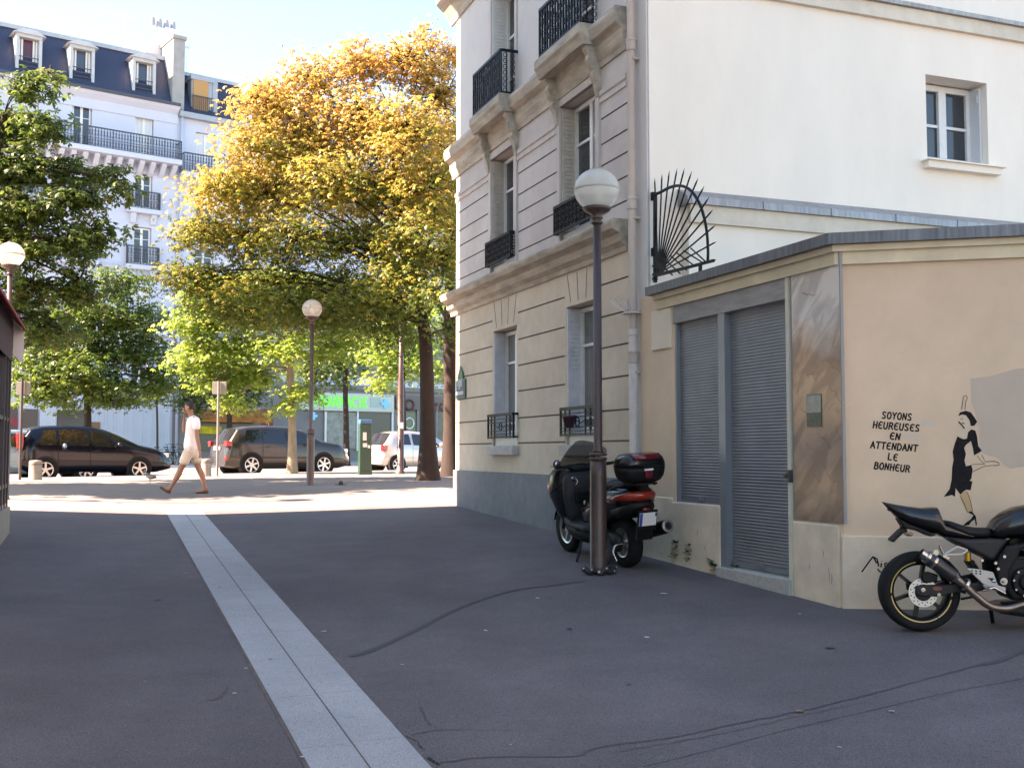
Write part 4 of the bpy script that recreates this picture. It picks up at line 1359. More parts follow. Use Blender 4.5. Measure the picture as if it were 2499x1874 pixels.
# ================================================================= far side of the boulevard
O = OWALL
M_fw = mat('far_white_shade_blue', (.47, .525, .62), .85, var=.03, scale=1, blot=.04)  # white render with the blue of open-sky shade put into its colour
M_fs = mat('far_stone', (.20, .19, .18), .85, var=.05, scale=1, blot=.08)
M_slate = mat('slate', (.024, .034, .066), .5, var=.25, scale=9, stretch=(1, 1, 6))
M_zincf = mat('pale_zinc', (.30, .33, .36), .5, metal=.3, var=.1, scale=2)
M_fiw = mat('far_iron', (.05, .055, .07), .5)
M_fpane = mat('far_pane', (.05, .07, .10), .08)
M_fblue = mat('far_blind', (.55, .58, .62), .6)
xP = O.X(434, 300)
zg_ = boul_z(-20, 62) + .12
def X(p): return O.X(p, 400)
def Zz(px, py, off=0.0): return O.hit(px, py, off)[1]
def far_rail(root, x0, x1, z0, z1, y, ret=.5):
    mb = MB()
    for z, w in ((z1, .07), (z0, .05), ((z0 * .55 + z1 * .45), .025)): mb.bar((x0, y, z), (x1, y, z), w)
    n = max(4, int((x1 - x0) / .16))
    for i in range(n + 1):
        x = x0 + (x1 - x0) * i / n
        mb.bar((x, y, z0), (x, y, z1), .03 if i % 6 else .05)
        if i < n:
            for q in (.22, .72): mb.tube([(x + (x1 - x0) / n * (.5 + .42 * math.cos(a)), y, z0 + (z1 - z0) * (q + .15 * math.sin(a))) for a in (0, 1.05, 2.1, 3.14, 4.2, 5.2)], .014, 3, closed=True)
    for x in (x0, x1):
        for z in (z0, z1): mb.bar((x, 0, z), (x, y - .03, z), .05)
        for k in range(4): mb.bar((x, y * k / 4, z0), (x, y * k / 4, z1), .025)
    return mb.build('railing', M_fiw, root)
def far_window(root, x0, x1, z0, z1, blind=None, y=-.22, open_=0):
    f = casement(root, x0 + .03, x1 - .03, z0 + .03, z1 - .03, y, (.7,) if not blind else (), blind or M_fpane, fw=.09)
    return f
wb = O.root('white_apartment_building', 'tall white apartment block with slate mansard, dormers and long balcony across the boulevard', 'building')
zgut = Zz(428, 262); zrid = Zz(315, 127, -1.6)
zb5t, zb5b = Zz(433, 345, .9), Zz(434, 390, .9)
cols = [X(351), X(198), X(66)]
cols += [cols[-1] + (cols[-1] - cols[-2]) * k for k in (1, 2, 3)]
wd = (X(328) - X(373)) / 2
rows5 = [(Zz(350, 356), Zz(350, 281)), (Zz(350, 511), Zz(350, 424)), (Zz(350, 648), Zz(350, 555)), (Zz(350, 806), Zz(350, 701)), (Zz(350, 960), Zz(350, 865))]
holes = []; wl = []
for c in cols:
    for k, (a, b) in enumerate(rows5):
        a2 = zb5b + .05 if k == 0 else a
        holes.append((c - wd, c + wd, a2, b, .3, False)); wl.append((c - wd, c + wd, a2, b, k))
shop_z = Zz(300, 985)
mb = MB()
x_end = cols[-1] + 4
pierced(mb, xP, x_end, zg_ - .5, zgut, holes, (0, 0, 0))
for q in ((xP, 0), ): mb.poly([(xP, 0, zg_), (xP, -12, zg_), (xP, -12, zrid), (xP, -1.6, zrid), (xP, 0, zgut)])
mb.poly([(xP, -12, zg_), (x_end, -12, zg_), (x_end, -12, zrid), (xP, -12, zrid)])
mb.poly([(x_end, 0, zg_), (x_end, -12, zg_), (x_end, -12, zrid), (x_end, -1.6, zrid), (x_end, 0, zgut)])
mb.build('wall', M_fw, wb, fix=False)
for i, r_ in enumerate(wl): far_window(wb, *r_[:4], blind=M_fblue if (i % 5 == 0 and i < 5) or i % 7 == 3 else None)
mb = MB()
mb.poly([(xP, .05, zgut), (xP, -1.6, zrid), (x_end, -1.6, zrid), (x_end, .05, zgut)])
mb.poly([(xP, -1.6, zrid), (xP, -12, zrid + .6), (x_end, -12, zrid + .6), (x_end, -1.6, zrid)])
mb.build('roof', M_slate, wb)
mb = MB()
mb.box((xP, -1.75, zrid - .12), (x_end, -1.45, zrid + .12))
mb.build('ridge_flashing', M_zincf, wb)
mb = MB()
mb.prism([(-.02, zgut - 1.0), (.06, zgut - 1.0), (.08, zgut - .45), (.35, zgut - .2), (.45, zgut - .05), (-.02, zgut - .05)], xP + .02, x_end, 'yz')
mb.build('cornice', M_fw, wb)
mb = MB(); mb.box((xP + .02, .30, zgut - .06), (x_end, .56, zgut + .10)); mb.build('gutter', M_fiw, wb)
for n_, c in enumerate(cols):
    cw = wd * 1.28
    za, zb2 = zgut + .45, Zz(351, 152, -.3)
    mb = MB()
    for x0, x1 in ((c - cw, c - cw + .16), (c + cw - .16, c + cw)): mb.box((x0, -1.9, za), (x1, -.25, zb2))
    mb.box((c - cw, -1.9, zb2 - .02), (c + cw, -.25, zb2 + .18)); mb.box((c - cw + .1, -1.9, za - .1), (c + cw - .1, -.2, za + .02))
    mb.prism([(c - cw - .18, zb2 + .16), (c - cw * .5, zb2 + .42), (c + cw * .5, zb2 + .42), (c + cw + .18, zb2 + .16)], -2.1, -.12, 'xz')
    d = mb.build('dormer', mat('dormer_zinc', (.42, .44, .45), .55, var=.08, scale=2), wb)
    g_ = MB(); g_.box((c - cw + .1, -.75, za), (c + cw - .1, -.65, zb2)); g_.build('dormer_pane', mat('red_curtain_glass', (.10, .02, .03), .2) if n_ == 2 else M_fpane, d)
    g_ = MB()
    for x in (c - cw + .18, c - .35, c + .25, c + cw - .28): g_.box((x, -.62, za), (x + .10, -.55, zb2 - .05))
    g_.box((c - cw + .18, -.62, za), (c + cw - .18, -.55, za + .12))
    g_.build('dormer_frame', M_white, d)
    g_ = MB()
    for z in (.35, .6, .85): g_.bar((c - cw + .1, -.28, za + z), (c + cw - .1, -.28, za + z), .04)
    g_.build('guard_rail', M_fiw, d)
# long fifth floor balcony on modillions
mb = MB(); mb.box((xP + .05, 0, zb5b - .30), (x_end, 1.0, zb5b - .02)); mb.build('balcony_slab', M_fw, wb)
mb = MB()
n = int((x_end - xP) / .62)
for i in range(n):
    x = xP + .2 + i * .62
    mb.prism([(0, zb5b - 1.0), (.25, zb5b - .85), (.7, zb5b - .45), (.75, zb5b - .31), (0, zb5b - .31)], x, x + .27, 'yz')
mb.build('modillion', M_fw, wb)
far_rail(wb, xP + .08, x_end - .1, zb5b, zb5t, .92, .9)
for k in (1, 2, 3):
    a, b = rows5[k]
    for c in cols[:4]:
        ext = 1.0 if k == 3 else .35
        far_rail(wb, c - wd - ext, c + wd + ext, a - .02, a + (b - a) * .46, .32)
        mb = MB(); mb.box((c - wd - ext - .1, 0, a - .30), (c + wd + ext + .1, .42, a - .04)); mb.prism([(0, a - .9), (.12, a - .85), (.3, a - .31), (0, a - .31)], c - wd - .2, c - wd + .1, 'yz'); mb.prism([(0, a - .9), (.12, a - .85), (.3, a - .31), (0, a - .31)], c + wd - .1, c + wd + .2, 'yz')
        mb.build('balcony_slab', M_fw, wb)
zsc = Zz(380, 662)
mb = MB()
for z in (zsc, zsc - .5): mb.prism([(-.02, z - .12), (.12, z - .02), (.2, z + .1), (-.02, z + .14)], xP + .02, x_end, 'yz')
mb.build('string_course', M_fw, wb)
M_psh = mat('pale_blue_shopfront', (.40, .47, .52), .6, var=.04, scale=1)
mb = MB()
mb.box((X(425), 0, zg_ - .2), (X(225), .14, Zz(330, 975)))
for p in (250, 270, 292, 318, 340, 362, 385, 405):
    x = X(p); mb.box((x - .05, .14, zg_ + .3), (x + .05, .18, Zz(330, 985)))
mb.box((X(425), .14, zg_ + .2), (X(225), .22, zg_ + .75))
mb.build('shop_front', M_psh, wb)
mb = MB(); mb.box((X(257), .15, Zz(243, 1046)), (X(231), .2, Zz(243, 1030))); mb.build('plaque', mat('brown_plaque', (.20, .10, .035), .5), wb)
mb = MB()
mb.box((X(222), .0, zg_), (X(155), .1, Zz(150, 1000))); mb.box((X(108), .0, zg_), (X(70), .1, Zz(150, 1000))); mb.box((X(60), .0, zg_), (X(22), .1, Zz(150, 990)))
mb.build('dark_shop_window', mat('dark_shop', (.03, .028, .032), .2), wb)
mb = MB(); mb.box((X(152), .02, zg_), (X(112), .16, Zz(150, 1000))); mb.build('pale_pier', M_psh, wb)
mb = MB(); mb.box((X(60), .1, Zz(40, 1040)), (X(22), .14, Zz(40, 1020))); mb.build('red_fascia', mat('red_paint', (.25, .02, .03), .5), wb)
mb = MB(); mb.smooth = True; mb.lathe([(.09, zg_), (.09, zgut - .2)], (X(441), .14, 0), seg=10); mb.build('drainpipe', M_fw, wb)
# chimney stack, antennas
ch = O.root('chimney_stack', 'white chimney stack with sloping top standing on the slate roof', 'chimney')
cz0 = zrid - 3; czt = Zz(400, 78, -3)
xa, xb = O.X(430, 100, -3), O.X(345, 100, -3)
mb = MB()
mb.prism([(xa, cz0), (xb, cz0), (xb, zrid + .6), (xa + (xb - xa) * .45, czt), (xa + .1, czt), (xa, zrid + .8)], -5.5, -2.2, 'xz')
mb.build('stack', mat('chimney_render', (.68, .64, .62), .85, var=.05, scale=1), ch)
mb = MB()
for k in range(4): mb.lathe([(.16, 0), (.19, .05), (.14, .55)], (xa + .35 + k * .42, -2.6, czt), seg=10)
mb.build('chimney_pot', mat('grey_pot', (.30, .30, .32), .8), ch)
mb = MB(); mb.box((xP - .35, -2.6, zgut - .1), (xP + .35, -.0, zrid + .8)); mb.box((xP - .42, -2.7, zrid + .8), (xP + .42, .1, zrid + 1.0))
mb.build('party_wall', mat('party_wall_grey', (.30, .30, .29), .85, var=.1, scale=2), ch)
def antenna(px, y0, y1, label, arms):
    a, z = O.hit(px, y1, -2.5)
    t = thing('tv_antenna', label, 'antenna', O.P(a, -2.5, z), O.ang, 'rooftop antennas')
    top = O.hit(px, y0, -2.5)[1] - z
    mb = MB(); mb.tube([(0, 0, 0), (0, 0, top)], .03, 5); mb.build('mast', mat('aluminium', (.75, .75, .76), .35, metal=.3), t)
    mb = MB()
    for h, w, off in arms:
        mb.bar((off - w, 0, top * h), (off + w, 0, top * h), .05)
        for i in range(9): mb.bar((off - w + 2 * w * i / 8, -.35, top * h), (off - w + 2 * w * i / 8, .35, top * h), .03)
    mb.build('dipole_array', mat('aluminium', (0, 0, 0)), t)
antenna(303, 38, 122, 'tall twin-armed television antenna left of the white chimney', [(.97, 1.15, .6), (.52, 1.15, .1)])
antenna(455, 110, 172, 'small television antenna right of the white chimney', [(.9, .5, .2)])
# the neighbouring building with shops
nb = O.root('grey_apartment_building', 'pale grey apartment building with slate mansard and shops behind the golden tree', 'building')
xE = X(1250) - 8
zg2 = Zz(520, 294); zr2_ = Zz(540, 200, -1.8)
zb2t, zb2b = Zz(455, 373, .8), Zz(455, 418, .8)
cols2 = [X(502)]
for k in range(1, 9): cols2.append(cols2[0] - k * 2.9)
rows2 = [(zb2b + .05, Zz(500, 326)), (Zz(500, 545), Zz(500, 470)), (Zz(500, 680), Zz(500, 605)), (Zz(500, 820), Zz(500, 740))]
holes = []; wl = []
for c in cols2:
    for a, b in rows2:
        holes.append((c - .6, c + .6, a, b, .3, False)); wl.append((c - .6, c + .6, a, b))
mb = MB()
pierced(mb, xE, xP - .01, zg_ - .5, zg2, holes, (0, 0, 0))
mb.poly([(xE, 0, zg_), (xE, -12, zg_), (xE, -12, zr2_), (xE, -1.8, zr2_), (xE, 0, zg2)])
mb.poly([(xE, -12, zg_), (xP, -12, zg_), (xP, -12, zr2_), (xE, -12, zr2_)])
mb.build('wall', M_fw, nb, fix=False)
mb = MB(); mb.box((xE, .0, zg_ - .3), (xP - .02, .045, Zz(900, 955))); mb.build('ground_storey', M_fs, nb)
for i, r_ in enumerate(wl): far_window(nb, *r_[:4], blind=M_fblue if i % 4 == 0 else None)
mb = MB()
mb.poly([(xE, .05, zg2), (xE, -1.8, zr2_), (xP - .36, -1.8, zr2_), (xP - .36, .05, zg2)])
mb.poly([(xE, -1.8, zr2_), (xE, -12, zr2_ + .6), (xP - .36, -12, zr2_ + .6), (xP - .36, -1.8, zr2_)])
mb.build('roof', M_slate, nb)
mb = MB(); mb.box((xE, -1.95, zr2_ - .12), (xP - .36, -1.65, zr2_ + .1)); mb.box((xE, .02, zg2 - .2), (xP - .02, .35, zg2 + .12)); mb.build('zinc_flashing', M_zincf, nb)
mb = MB()
mb.box((X(521), -1.0, zg2 + .3), (X(469), -.35, Zz(495, 198, -.4))); mb.box((X(521) - .3, -1.9, zg2 + .2), (X(521), -.3, Zz(495, 192, -.4)))
mb.box((X(525), -1.9, Zz(495, 200, -.4)), (X(466), -.25, Zz(495, 190, -.4)))
d = mb.build('dormer', M_zincf, nb)
mb = MB(); mb.box((X(510), -.34, zg2 + .35), (X(473), -.28, Zz(495, 200, -.4))); mb.build('orange_blind', mat('orange_blind', (.46, .24, .09), .7), d)
mb = MB()
for k in range(12):
    x = X(521) + (X(469) - X(521)) * k / 11
    mb.bar((x, -.2, zg2 + .35), (x, -.2, zg2 + 1.35), .03)
mb.bar((X(521), -.2, zg2 + 1.35), (X(469), -.2, zg2 + 1.35), .05); mb.build('guard_rail', M_fiw, d)
for px_ in (640, 760):
    mb = MB()
    c = X(px_)
    mb.box((c - .8, -1.9, zg2 + .3), (c - .6, -.25, zr2_ - .2)); mb.box((c + .6, -1.9, zg2 + .3), (c + .8, -.25, zr2_ - .2)); mb.box((c - .9, -1.9, zr2_ - .2), (c + .9, -.2, zr2_))
    d = mb.build('dormer', M_white, nb)
    g_ = MB(); g_.box((c - .6, -.6, zg2 + .3), (c + .6, -.5, zr2_ - .2)); g_.build('dormer_pane', M_fpane, d)
mb = MB(); mb.box((xE, 0, zb2b - .3), (xP - .1, .9, zb2b - .02)); mb.build('balcony_slab', M_fw, nb)
far_rail(nb, X(720), xP - .15, zb2b, zb2t, .8)
zsh = Zz(900, 955)
mb = MB()
mb.prism([(-.02, zsh), (.15, zsh + .05), (.2, zsh + .3), (-.02, zsh + .35)], xE, xP - .02, 'yz')
for k in range(9):
    z = zsh + .8 + k * .42
    mb.box((xE, .0, z), (xP - .02, .04, z + .36))
mb.build('stone_band', M_fs, nb)
# shop fronts in the neighbouring building
def shopbox(name, pl_, pr_, yt, yb, m, y0=.05, y1=.2, root=nb):
    mb = MB(); x0, x1 = O.X(pr_, 1000), O.X(pl_, 1000)
    mb.box((x0, y0, O.hit((pl_ + pr_) / 2, yb)[1]), (x1, y1, O.hit((pl_ + pr_) / 2, yt)[1]))
    return mb.build(name, m, root)
shopbox('grey_pier', 664, 706, 975, 1100, M_fs, .0, .16)
shopbox('red_shop_front', 636, 664, 1000, 1100, mat('red_paint', (0, 0, 0)), .02, .1)
shopbox('dark_shop_window', 470, 636, 1030, 1100, mat('dark_shop', (0, 0, 0)), .02, .1)
mb = MB()
x0, x1 = O.X(640, 1000), O.X(470, 1000)
za = Zz(560, 1000); zb_ = Zz(560, 1030, 1.4)
mb.prism([(0, za), (1.5, zb_ + .25), (1.5, zb_), (1.46, zb_), (1.46, zb_ + .22), (0, za - .06)], x0, x1, 'yz')
mb.build('orange_awning', mat('orange_canvas', (.40, .12, .015), .8, var=.5, scale=1.5), nb)
mb = MB(); x0, x1 = O.X(534, 1000), O.X(486, 1000); mb.box((x0, .1, Zz(510, 1059)), (x1, .5, Zz(510, 1041))); mb.build('yellow_awning', mat('yellow_canvas', (.50, .42, .02), .8, var=.5, scale=3), nb)
shopbox('pharmacy_panel', 696, 786, 960, 1000, mat('pale_green_sign', (.48, .53, .46), .5), .05, .22)
ph = shopbox('pharmacy_fascia', 786, 956, 961, 1004, mat('pale_green_sign', (.48, .53, .46), .5), .05, .3)
M_green = mat('green_neon', (.0, .62, .09), .4, emit=.11)
M_cross = mat('cyan_cross', (.01, .30, .62), .4, emit=.13)
def far_text(txt, pl_, pr_, yt, yb, m, w, name='lettering', off=.32):
    mb = MB(); x1 = O.X(pl_, 1000, off); x0 = O.X(pr_, 1000, off); z0 = O.hit((pl_ + pr_) / 2, yb, off)[1]; z1 = O.hit((pl_ + pr_) / 2, yt, off)[1]
    tmp = MB(); wt = write(tmp, txt, lambda a, b, d: (a, 0, b), z1 - z0, .1)
    k = (x1 - x0) / wt
    write(mb, txt, lambda a, b, d: (x1 - a * k, off, z0 + b), z1 - z0, w)
    return mb.build(name, m, ph, fix=False)
far_text('PHARMACIE', 768, 896, 968, 992, M_green, .17)
mb = MB(); mb.box((O.X(922, 1000), .3, Zz(909, 993)), (O.X(898, 1000), .33, Zz(909, 970))); mb.build('green_panel', mat('grey_green', (.30, .45, .38), .5), ph)
def cross(px, py, s, name='cross'):
    mb = MB(); x = O.X(px, 1000, .4); z = O.hit(px, py, .4)[1]
    mb.box((x - s, .34, z - s * .34), (x + s, .42, z + s * .34)); mb.box((x - s * .34, .341, z - s), (x + s * .34, .421, z + s))
    return mb.build(name, M_cross, ph)
cross(941, 985, .30); cross(766, 1015, .24); cross(722, 975, .2)
shopbox('shop_window', 792, 868, 1006, 1095, mat('shop_glass', (.11, .13, .15), .12, var=.5, scale=3), .05, .12)
shopbox('shop_door', 872, 952, 1006, 1100, mat('dark_shop', (0, 0, 0)), .05, .10)
for p in (790, 868, 953): shopbox('shop_mullion', p, p + 4, 1004, 1100, M_white, .10, .2)
shopbox('brown_fascia', 962, 1090, 968, 1000, mat('brown_sign', (.13, .115, .10), .6), .05, .25)
far_text('rch', 1062, 1092, 980, 1000, mat('brown_letters', (.12, .03, .02), .5), .17, 'brown_lettering', .27)
mb = MB(); x = O.X(1000, 1000, .3); z = Zz(1000, 988, .3)
ring(mb, x, z, .32, .3, .14); mb.build('brown_ring_logo', mat('brown_letters', (0, 0, 0)), ph)
shopbox('shop_window', 985, 1012, 1006, 1080, mat('green_poster', (.10, .13, .07), .3), .05, .12)
mb = MB(); ring(mb, O.X(999, 1000, .14), Zz(999, 1033, .14), .35, .14, .1); mb.build('white_ring', M_white, ph)
shopbox('shop_window', 1016, 1100, 1006, 1090, mat('shop_dim', (.06, .055, .05), .2, var=.5, scale=2), .05, .1)
for p in (980, 1014, 1060): shopbox('shop_mullion', p, p + 5, 1000, 1100, M_fs, .10, .2)
# ================================================================= trees
M_bark = mat('bark', (.019, .012, .009), .9, var=.35, scale=9, bump=.6, bscale=35, stretch=(1, 1, .3))
M_barkp = mat('young_bark', (.21, .18, .13), .85, var=.25, scale=8, bump=.3, bscale=40, stretch=(1, 1, .3))
G_dark = [(.034, .074, .020), (.052, .105, .025), (.080, .142, .030), (.115, .18, .036), (.22, .19, .05)]
G_mid = [(.032, .078, .014), (.052, .115, .018), (.082, .155, .022), (.12, .19, .03), (.21, .21, .045)]
G_light = [(.10, .20, .035), (.15, .27, .045), (.22, .35, .06), (.29, .41, .075), (.39, .43, .09)]
G_gold = [(.085, .15, .025), (.15, .20, .035), (.30, .29, .055), (.42, .335, .085), (.47, .335, .095), (.46, .275, .085), (.38, .19, .06)]
def palm_leaves(C, N, L, rng, fold=6):
    """C centres, N normals, L leaflet lengths -> verts, quads (fold leaflets per leaf)"""
    n = len(C)
    N = N / np.linalg.norm(N, axis=1, keepdims=True)
    ref = rng.normal(size=(n, 3))
    A = np.cross(N, ref); A /= np.linalg.norm(A, axis=1, keepdims=True) + 1e-9
    B = np.cross(N, A)
    V = np.zeros((n, fold, 4, 3))
    for k in range(fold):
        a = (k - (fold - 1) / 2) * (5.0 / fold) + rng.normal(scale=.10, size=n)
        ll = L * (1 - .28 * abs(k - (fold - 1) / 2) / (fold / 2)) * rng.uniform(.85, 1.1, n)
        D = A * np.cos(a)[:, None] + B * np.sin(a)[:, None] - N * (.30 + .25 * rng.random(n))[:, None]
        D /= np.linalg.norm(D, axis=1, keepdims=True)
        S = np.cross(D, N); S /= np.linalg.norm(S, axis=1, keepdims=True) + 1e-9
        w = (ll * .23)[:, None]
        V[:, k, 0] = C
        V[:, k, 1] = C + D * (ll * .62)[:, None] + S * w + N * (ll * .05)[:, None]
        V[:, k, 2] = C + D * ll[:, None] - N * (ll * .10)[:, None]
        V[:, k, 3] = C + D * (ll * .62)[:, None] - S * w + N * (ll * .05)[:, None]
    return V.reshape(-1, 3)
def tree(label, base, trunk, blobs, leaf, ramp, seed, per_tip=12, tint=None, name='street_tree', cat='tree', bark=None, group='trees along the boulevard', fold=6, trans=.52, limbs=True, tip_r=.42, twig=.35, flat=.5, tipk=1.0):
    """trunk: list of (point, radius); blobs: (centre, (rx, ry, rz), tips, trunk index)"""
    rng = np.random.default_rng(seed); rnd = random.Random(seed)
    base = Vector(base)
    t = thing(name, label, cat, base, 0, group)
    tk = MB()
    P = curve_pts([Vector(p) - base for p, r in trunk], 5)
    rs = []
    for i in range(len(trunk) - 1):
        for k in range(5): rs.append(trunk[i][1] + (trunk[i + 1][1] - trunk[i][1]) * k / 5)
    rs.append(trunk[-1][1])
    tk.tube([P[0] - Vector((0, 0, .15))] + P, [rs[0] * 1.45] + [r_ * (1 + .35 * max(0, 1 - i / 3)) for i, r_ in enumerate(rs)], 12)
    Cs = []; Ns = []; Ts = []
    for (c, rad, tips, ti) in blobs:
        c = Vector(c) - base
        st = P[min(ti * 5, len(P) - 1)]
        r0 = rs[min(ti * 5, len(rs) - 1)] * .30
        if limbs:
            mid = st.lerp(c, .5) + Vector((0, 0, .10 * (c - st).length)) + Vector((rnd.uniform(-.3, .3), rnd.uniform(-.3, .3), 0))
            pts = curve_pts([st, mid, c], 5)
            r1 = max(.018, r0 * .35)
            tk.tube(pts, [r0 + (r1 - r0) * i / (len(pts) - 1) for i in range(len(pts))], 7)
        for k in range(int(tips * tipk)):
            d = rng.normal(size=3); d /= np.linalg.norm(d)
            q = rng.random() ** .38
            tip = np.array(c) + d * np.array(rad) * q
            tp_ = Vector(tip)
            if rnd.random() < twig:
                s0 = c.lerp(tp_, rnd.uniform(.0, .35))
                m_ = s0.lerp(tp_, .55) + Vector((rnd.uniform(-.12, .12), rnd.uniform(-.12, .12), rnd.uniform(.0, .15)))
                tk.tube([s0, m_, tp_], [.022, .014, .006], 4, caps=False)
            m = max(3, int(per_tip * rnd.uniform(.6, 1.3)))
            off = rng.normal(size=(m, 3)) * np.array([tip_r, tip_r, tip_r * flat]) * .62
            out = d * np.array([1, 1, .3]); 
            nrm = np.array([0, 0, 1.0]) + out * .45 + rng.normal(size=(m, 3)) * .42
            Cs.append(tip + off + np.array([0, 0, -.25]) * np.linalg.norm(off[:, :2], axis=1)[:, None]); Ns.append(nrm)
            tv = rng.normal(.5, .16) if tint is None else tint(tip + np.array(base), d, rng)
            Ts.append(np.clip(tv + rng.normal(scale=.10, size=m), 0, 1))
    C = np.concatenate(Cs); N = np.concatenate(Ns); T = np.concatenate(Ts)
    L = leaf * rng.uniform(.7, 1.25, len(C))
    V = palm_leaves(C, N, L, rng, fold)
    nq = len(V) // 4
    me = bpy.data.meshes.new('crown')
    me.vertices.add(len(V)); me.vertices.foreach_set('co', V.astype(np.float32).ravel())
    me.loops.add(nq * 4); me.loops.foreach_set('vertex_index', np.arange(nq * 4, dtype=np.int32))
    me.polygons.add(nq); me.polygons.foreach_set('loop_start', np.arange(0, nq * 4, 4, dtype=np.int32))
    a = me.attributes.new('tint', 'FLOAT', 'FACE')
    a.data.foreach_set('value', np.repeat(T, fold).astype(np.float32))
    me.update(calc_edges=True)
    if ramp not in _LM: _LM[ramp] = leaf_mat('leaf_' + ramp, {'dark': G_dark, 'mid': G_mid, 'light': G_light, 'gold': G_gold}[ramp], trans)
    me.materials.append(_LM[ramp])
    o = bpy.data.objects.new('crown', me); COL.objects.link(o); o.parent = t
    tk.build('trunk', bark or M_bark, t)
    return t
_LM = {}
def A(px, py, Y): return at(px, py, Y)
# golden chestnut in front of the far facades
YD = 26.3
bD = gp(1045, 1172); YD = bD.y
pxm = YD / FPX
def blob(px, py, dY, rx, rz, n, ti=3, Y0=None):
    Y = (Y0 or YD) + dY
    return (A(px, py, Y), (rx * Y / FPX, rx * Y / FPX * 1.0, rz * Y / FPX), n, ti)
def gold_tint(p, d, rng):
    # turned leaves at the outside and top, greener low inside
    h = (p[2] - 6.0) / 5.2
    return float(np.clip(.10 + .60 * h + .10 * (-d[0]) + rng.normal(0, .15), 0.0, 1.0))
trD = [(bD, .235), (A(1043, 1000, YD), .18), (A(1040, 860, YD), .165), (A(1033, 790, YD), .15), (A(1010, 690, YD + .2), .11), (A(985, 560, YD + .3), .07), (A(960, 400, YD + .3), .05)]
blD = [blob(640, 250, 0, 75, 60, 60, 5), blob(760, 190, .5, 80, 65, 65, 5), blob(880, 150, .3, 85, 55, 65, 6), blob(990, 150, 0, 95, 65, 75, 6), blob(1080, 240, .8, 90, 90, 70, 6),
       blob(620, 360, -.3, 85, 60, 65, 5), blob(740, 330, .2, 100, 80, 90, 5), blob(880, 290, 0, 110, 85, 100, 6), blob(1010, 330, -.8, 110, 90, 95, 5),
       blob(540, 460, -.4, 90, 55, 70, 4), blob(660, 470, .4, 100, 70, 80, 4), blob(800, 450, -.6, 110, 80, 95, 4), blob(930, 460, .6, 110, 80, 85, 4), blob(1050, 460, -.6, 90, 80, 75, 4),
       blob(490, 560, -.3, 75, 45, 50, 4), blob(600, 580, .2, 95, 55, 70, 4), blob(730, 580, -.7, 105, 65, 80, 4), blob(870, 580, .5, 105, 70, 75, 4), blob(1000, 580, -.8, 95, 70, 70, 4),
       blob(450, 665, -.4, 65, 36, 36, 3), blob(560, 680, .3, 85, 40, 50, 3), blob(690, 690, -.3, 90, 45, 52, 3), blob(830, 690, .6, 90, 45, 52, 3), blob(960, 680, -.9, 80, 42, 45, 3), blob(1080, 640, -.6, 60, 60, 40, 3), blob(1095, 800, -.5, 26, 22, 12, 2),
       blob(520, 730, -.2, 60, 34, 24, 3), blob(620, 760, .5, 70, 40, 34, 3), blob(760, 760, .2, 80, 45, 40, 3), blob(880, 760, .6, 80, 45, 40, 3), blob(960, 790, .8, 60, 50, 30, 3),
       blob(850, 725, -1.4, 75, 34, 34, 3), blob(955, 735, -1.2, 60, 34, 28, 3), blob(700, 735, -1.2, 75, 34, 32, 3), blob(590, 715, -1.0, 65, 32, 26, 3), blob(1060, 715, -1.6, 42, 30, 18, 3),
       blob(1090, 420, 2.2, 100, 130, 60, 4), blob(900, 420, 2.4, 160, 130, 90, 4), blob(700, 430, 2.4, 150, 110, 80, 4), blob(1035, 70, 0, 22, 28, 5, 6), blob(1100, 130, .2, 40, 40, 22, 6)]
tree('big golden chestnut with turning leaves beside the stone house corner', bD, trD, blD, .098, 'gold', 11, 19, gold_tint, fold=5, twig=.5, tip_r=.46, bark=M_bark)
# neighbour trunk behind it
bE = gp(1103, 1160); YE = 30.5; bE = A(1103, 1163, YE); bE.z = pave_z(bE.x, bE.y)
tree('dark chestnut trunk half hidden by the stone house corner', bE, [(bE, .25), (A(1101, 960, YE), .21), (A(1098, 800, YE), .19), (A(1098, 640, YE), .12), (A(1095, 480, YE), .06)],
     [blob(1120, 560, 0, 110, 90, 60, 3, YE), blob(1060, 480, .4, 100, 90, 60, 3, YE), blob(1150, 430, .3, 100, 90, 50, 3, YE), blob(1000, 650, .8, 90, 55, 40, 2, YE)], .11, 'gold', 12, 16, gold_tint, fold=5)
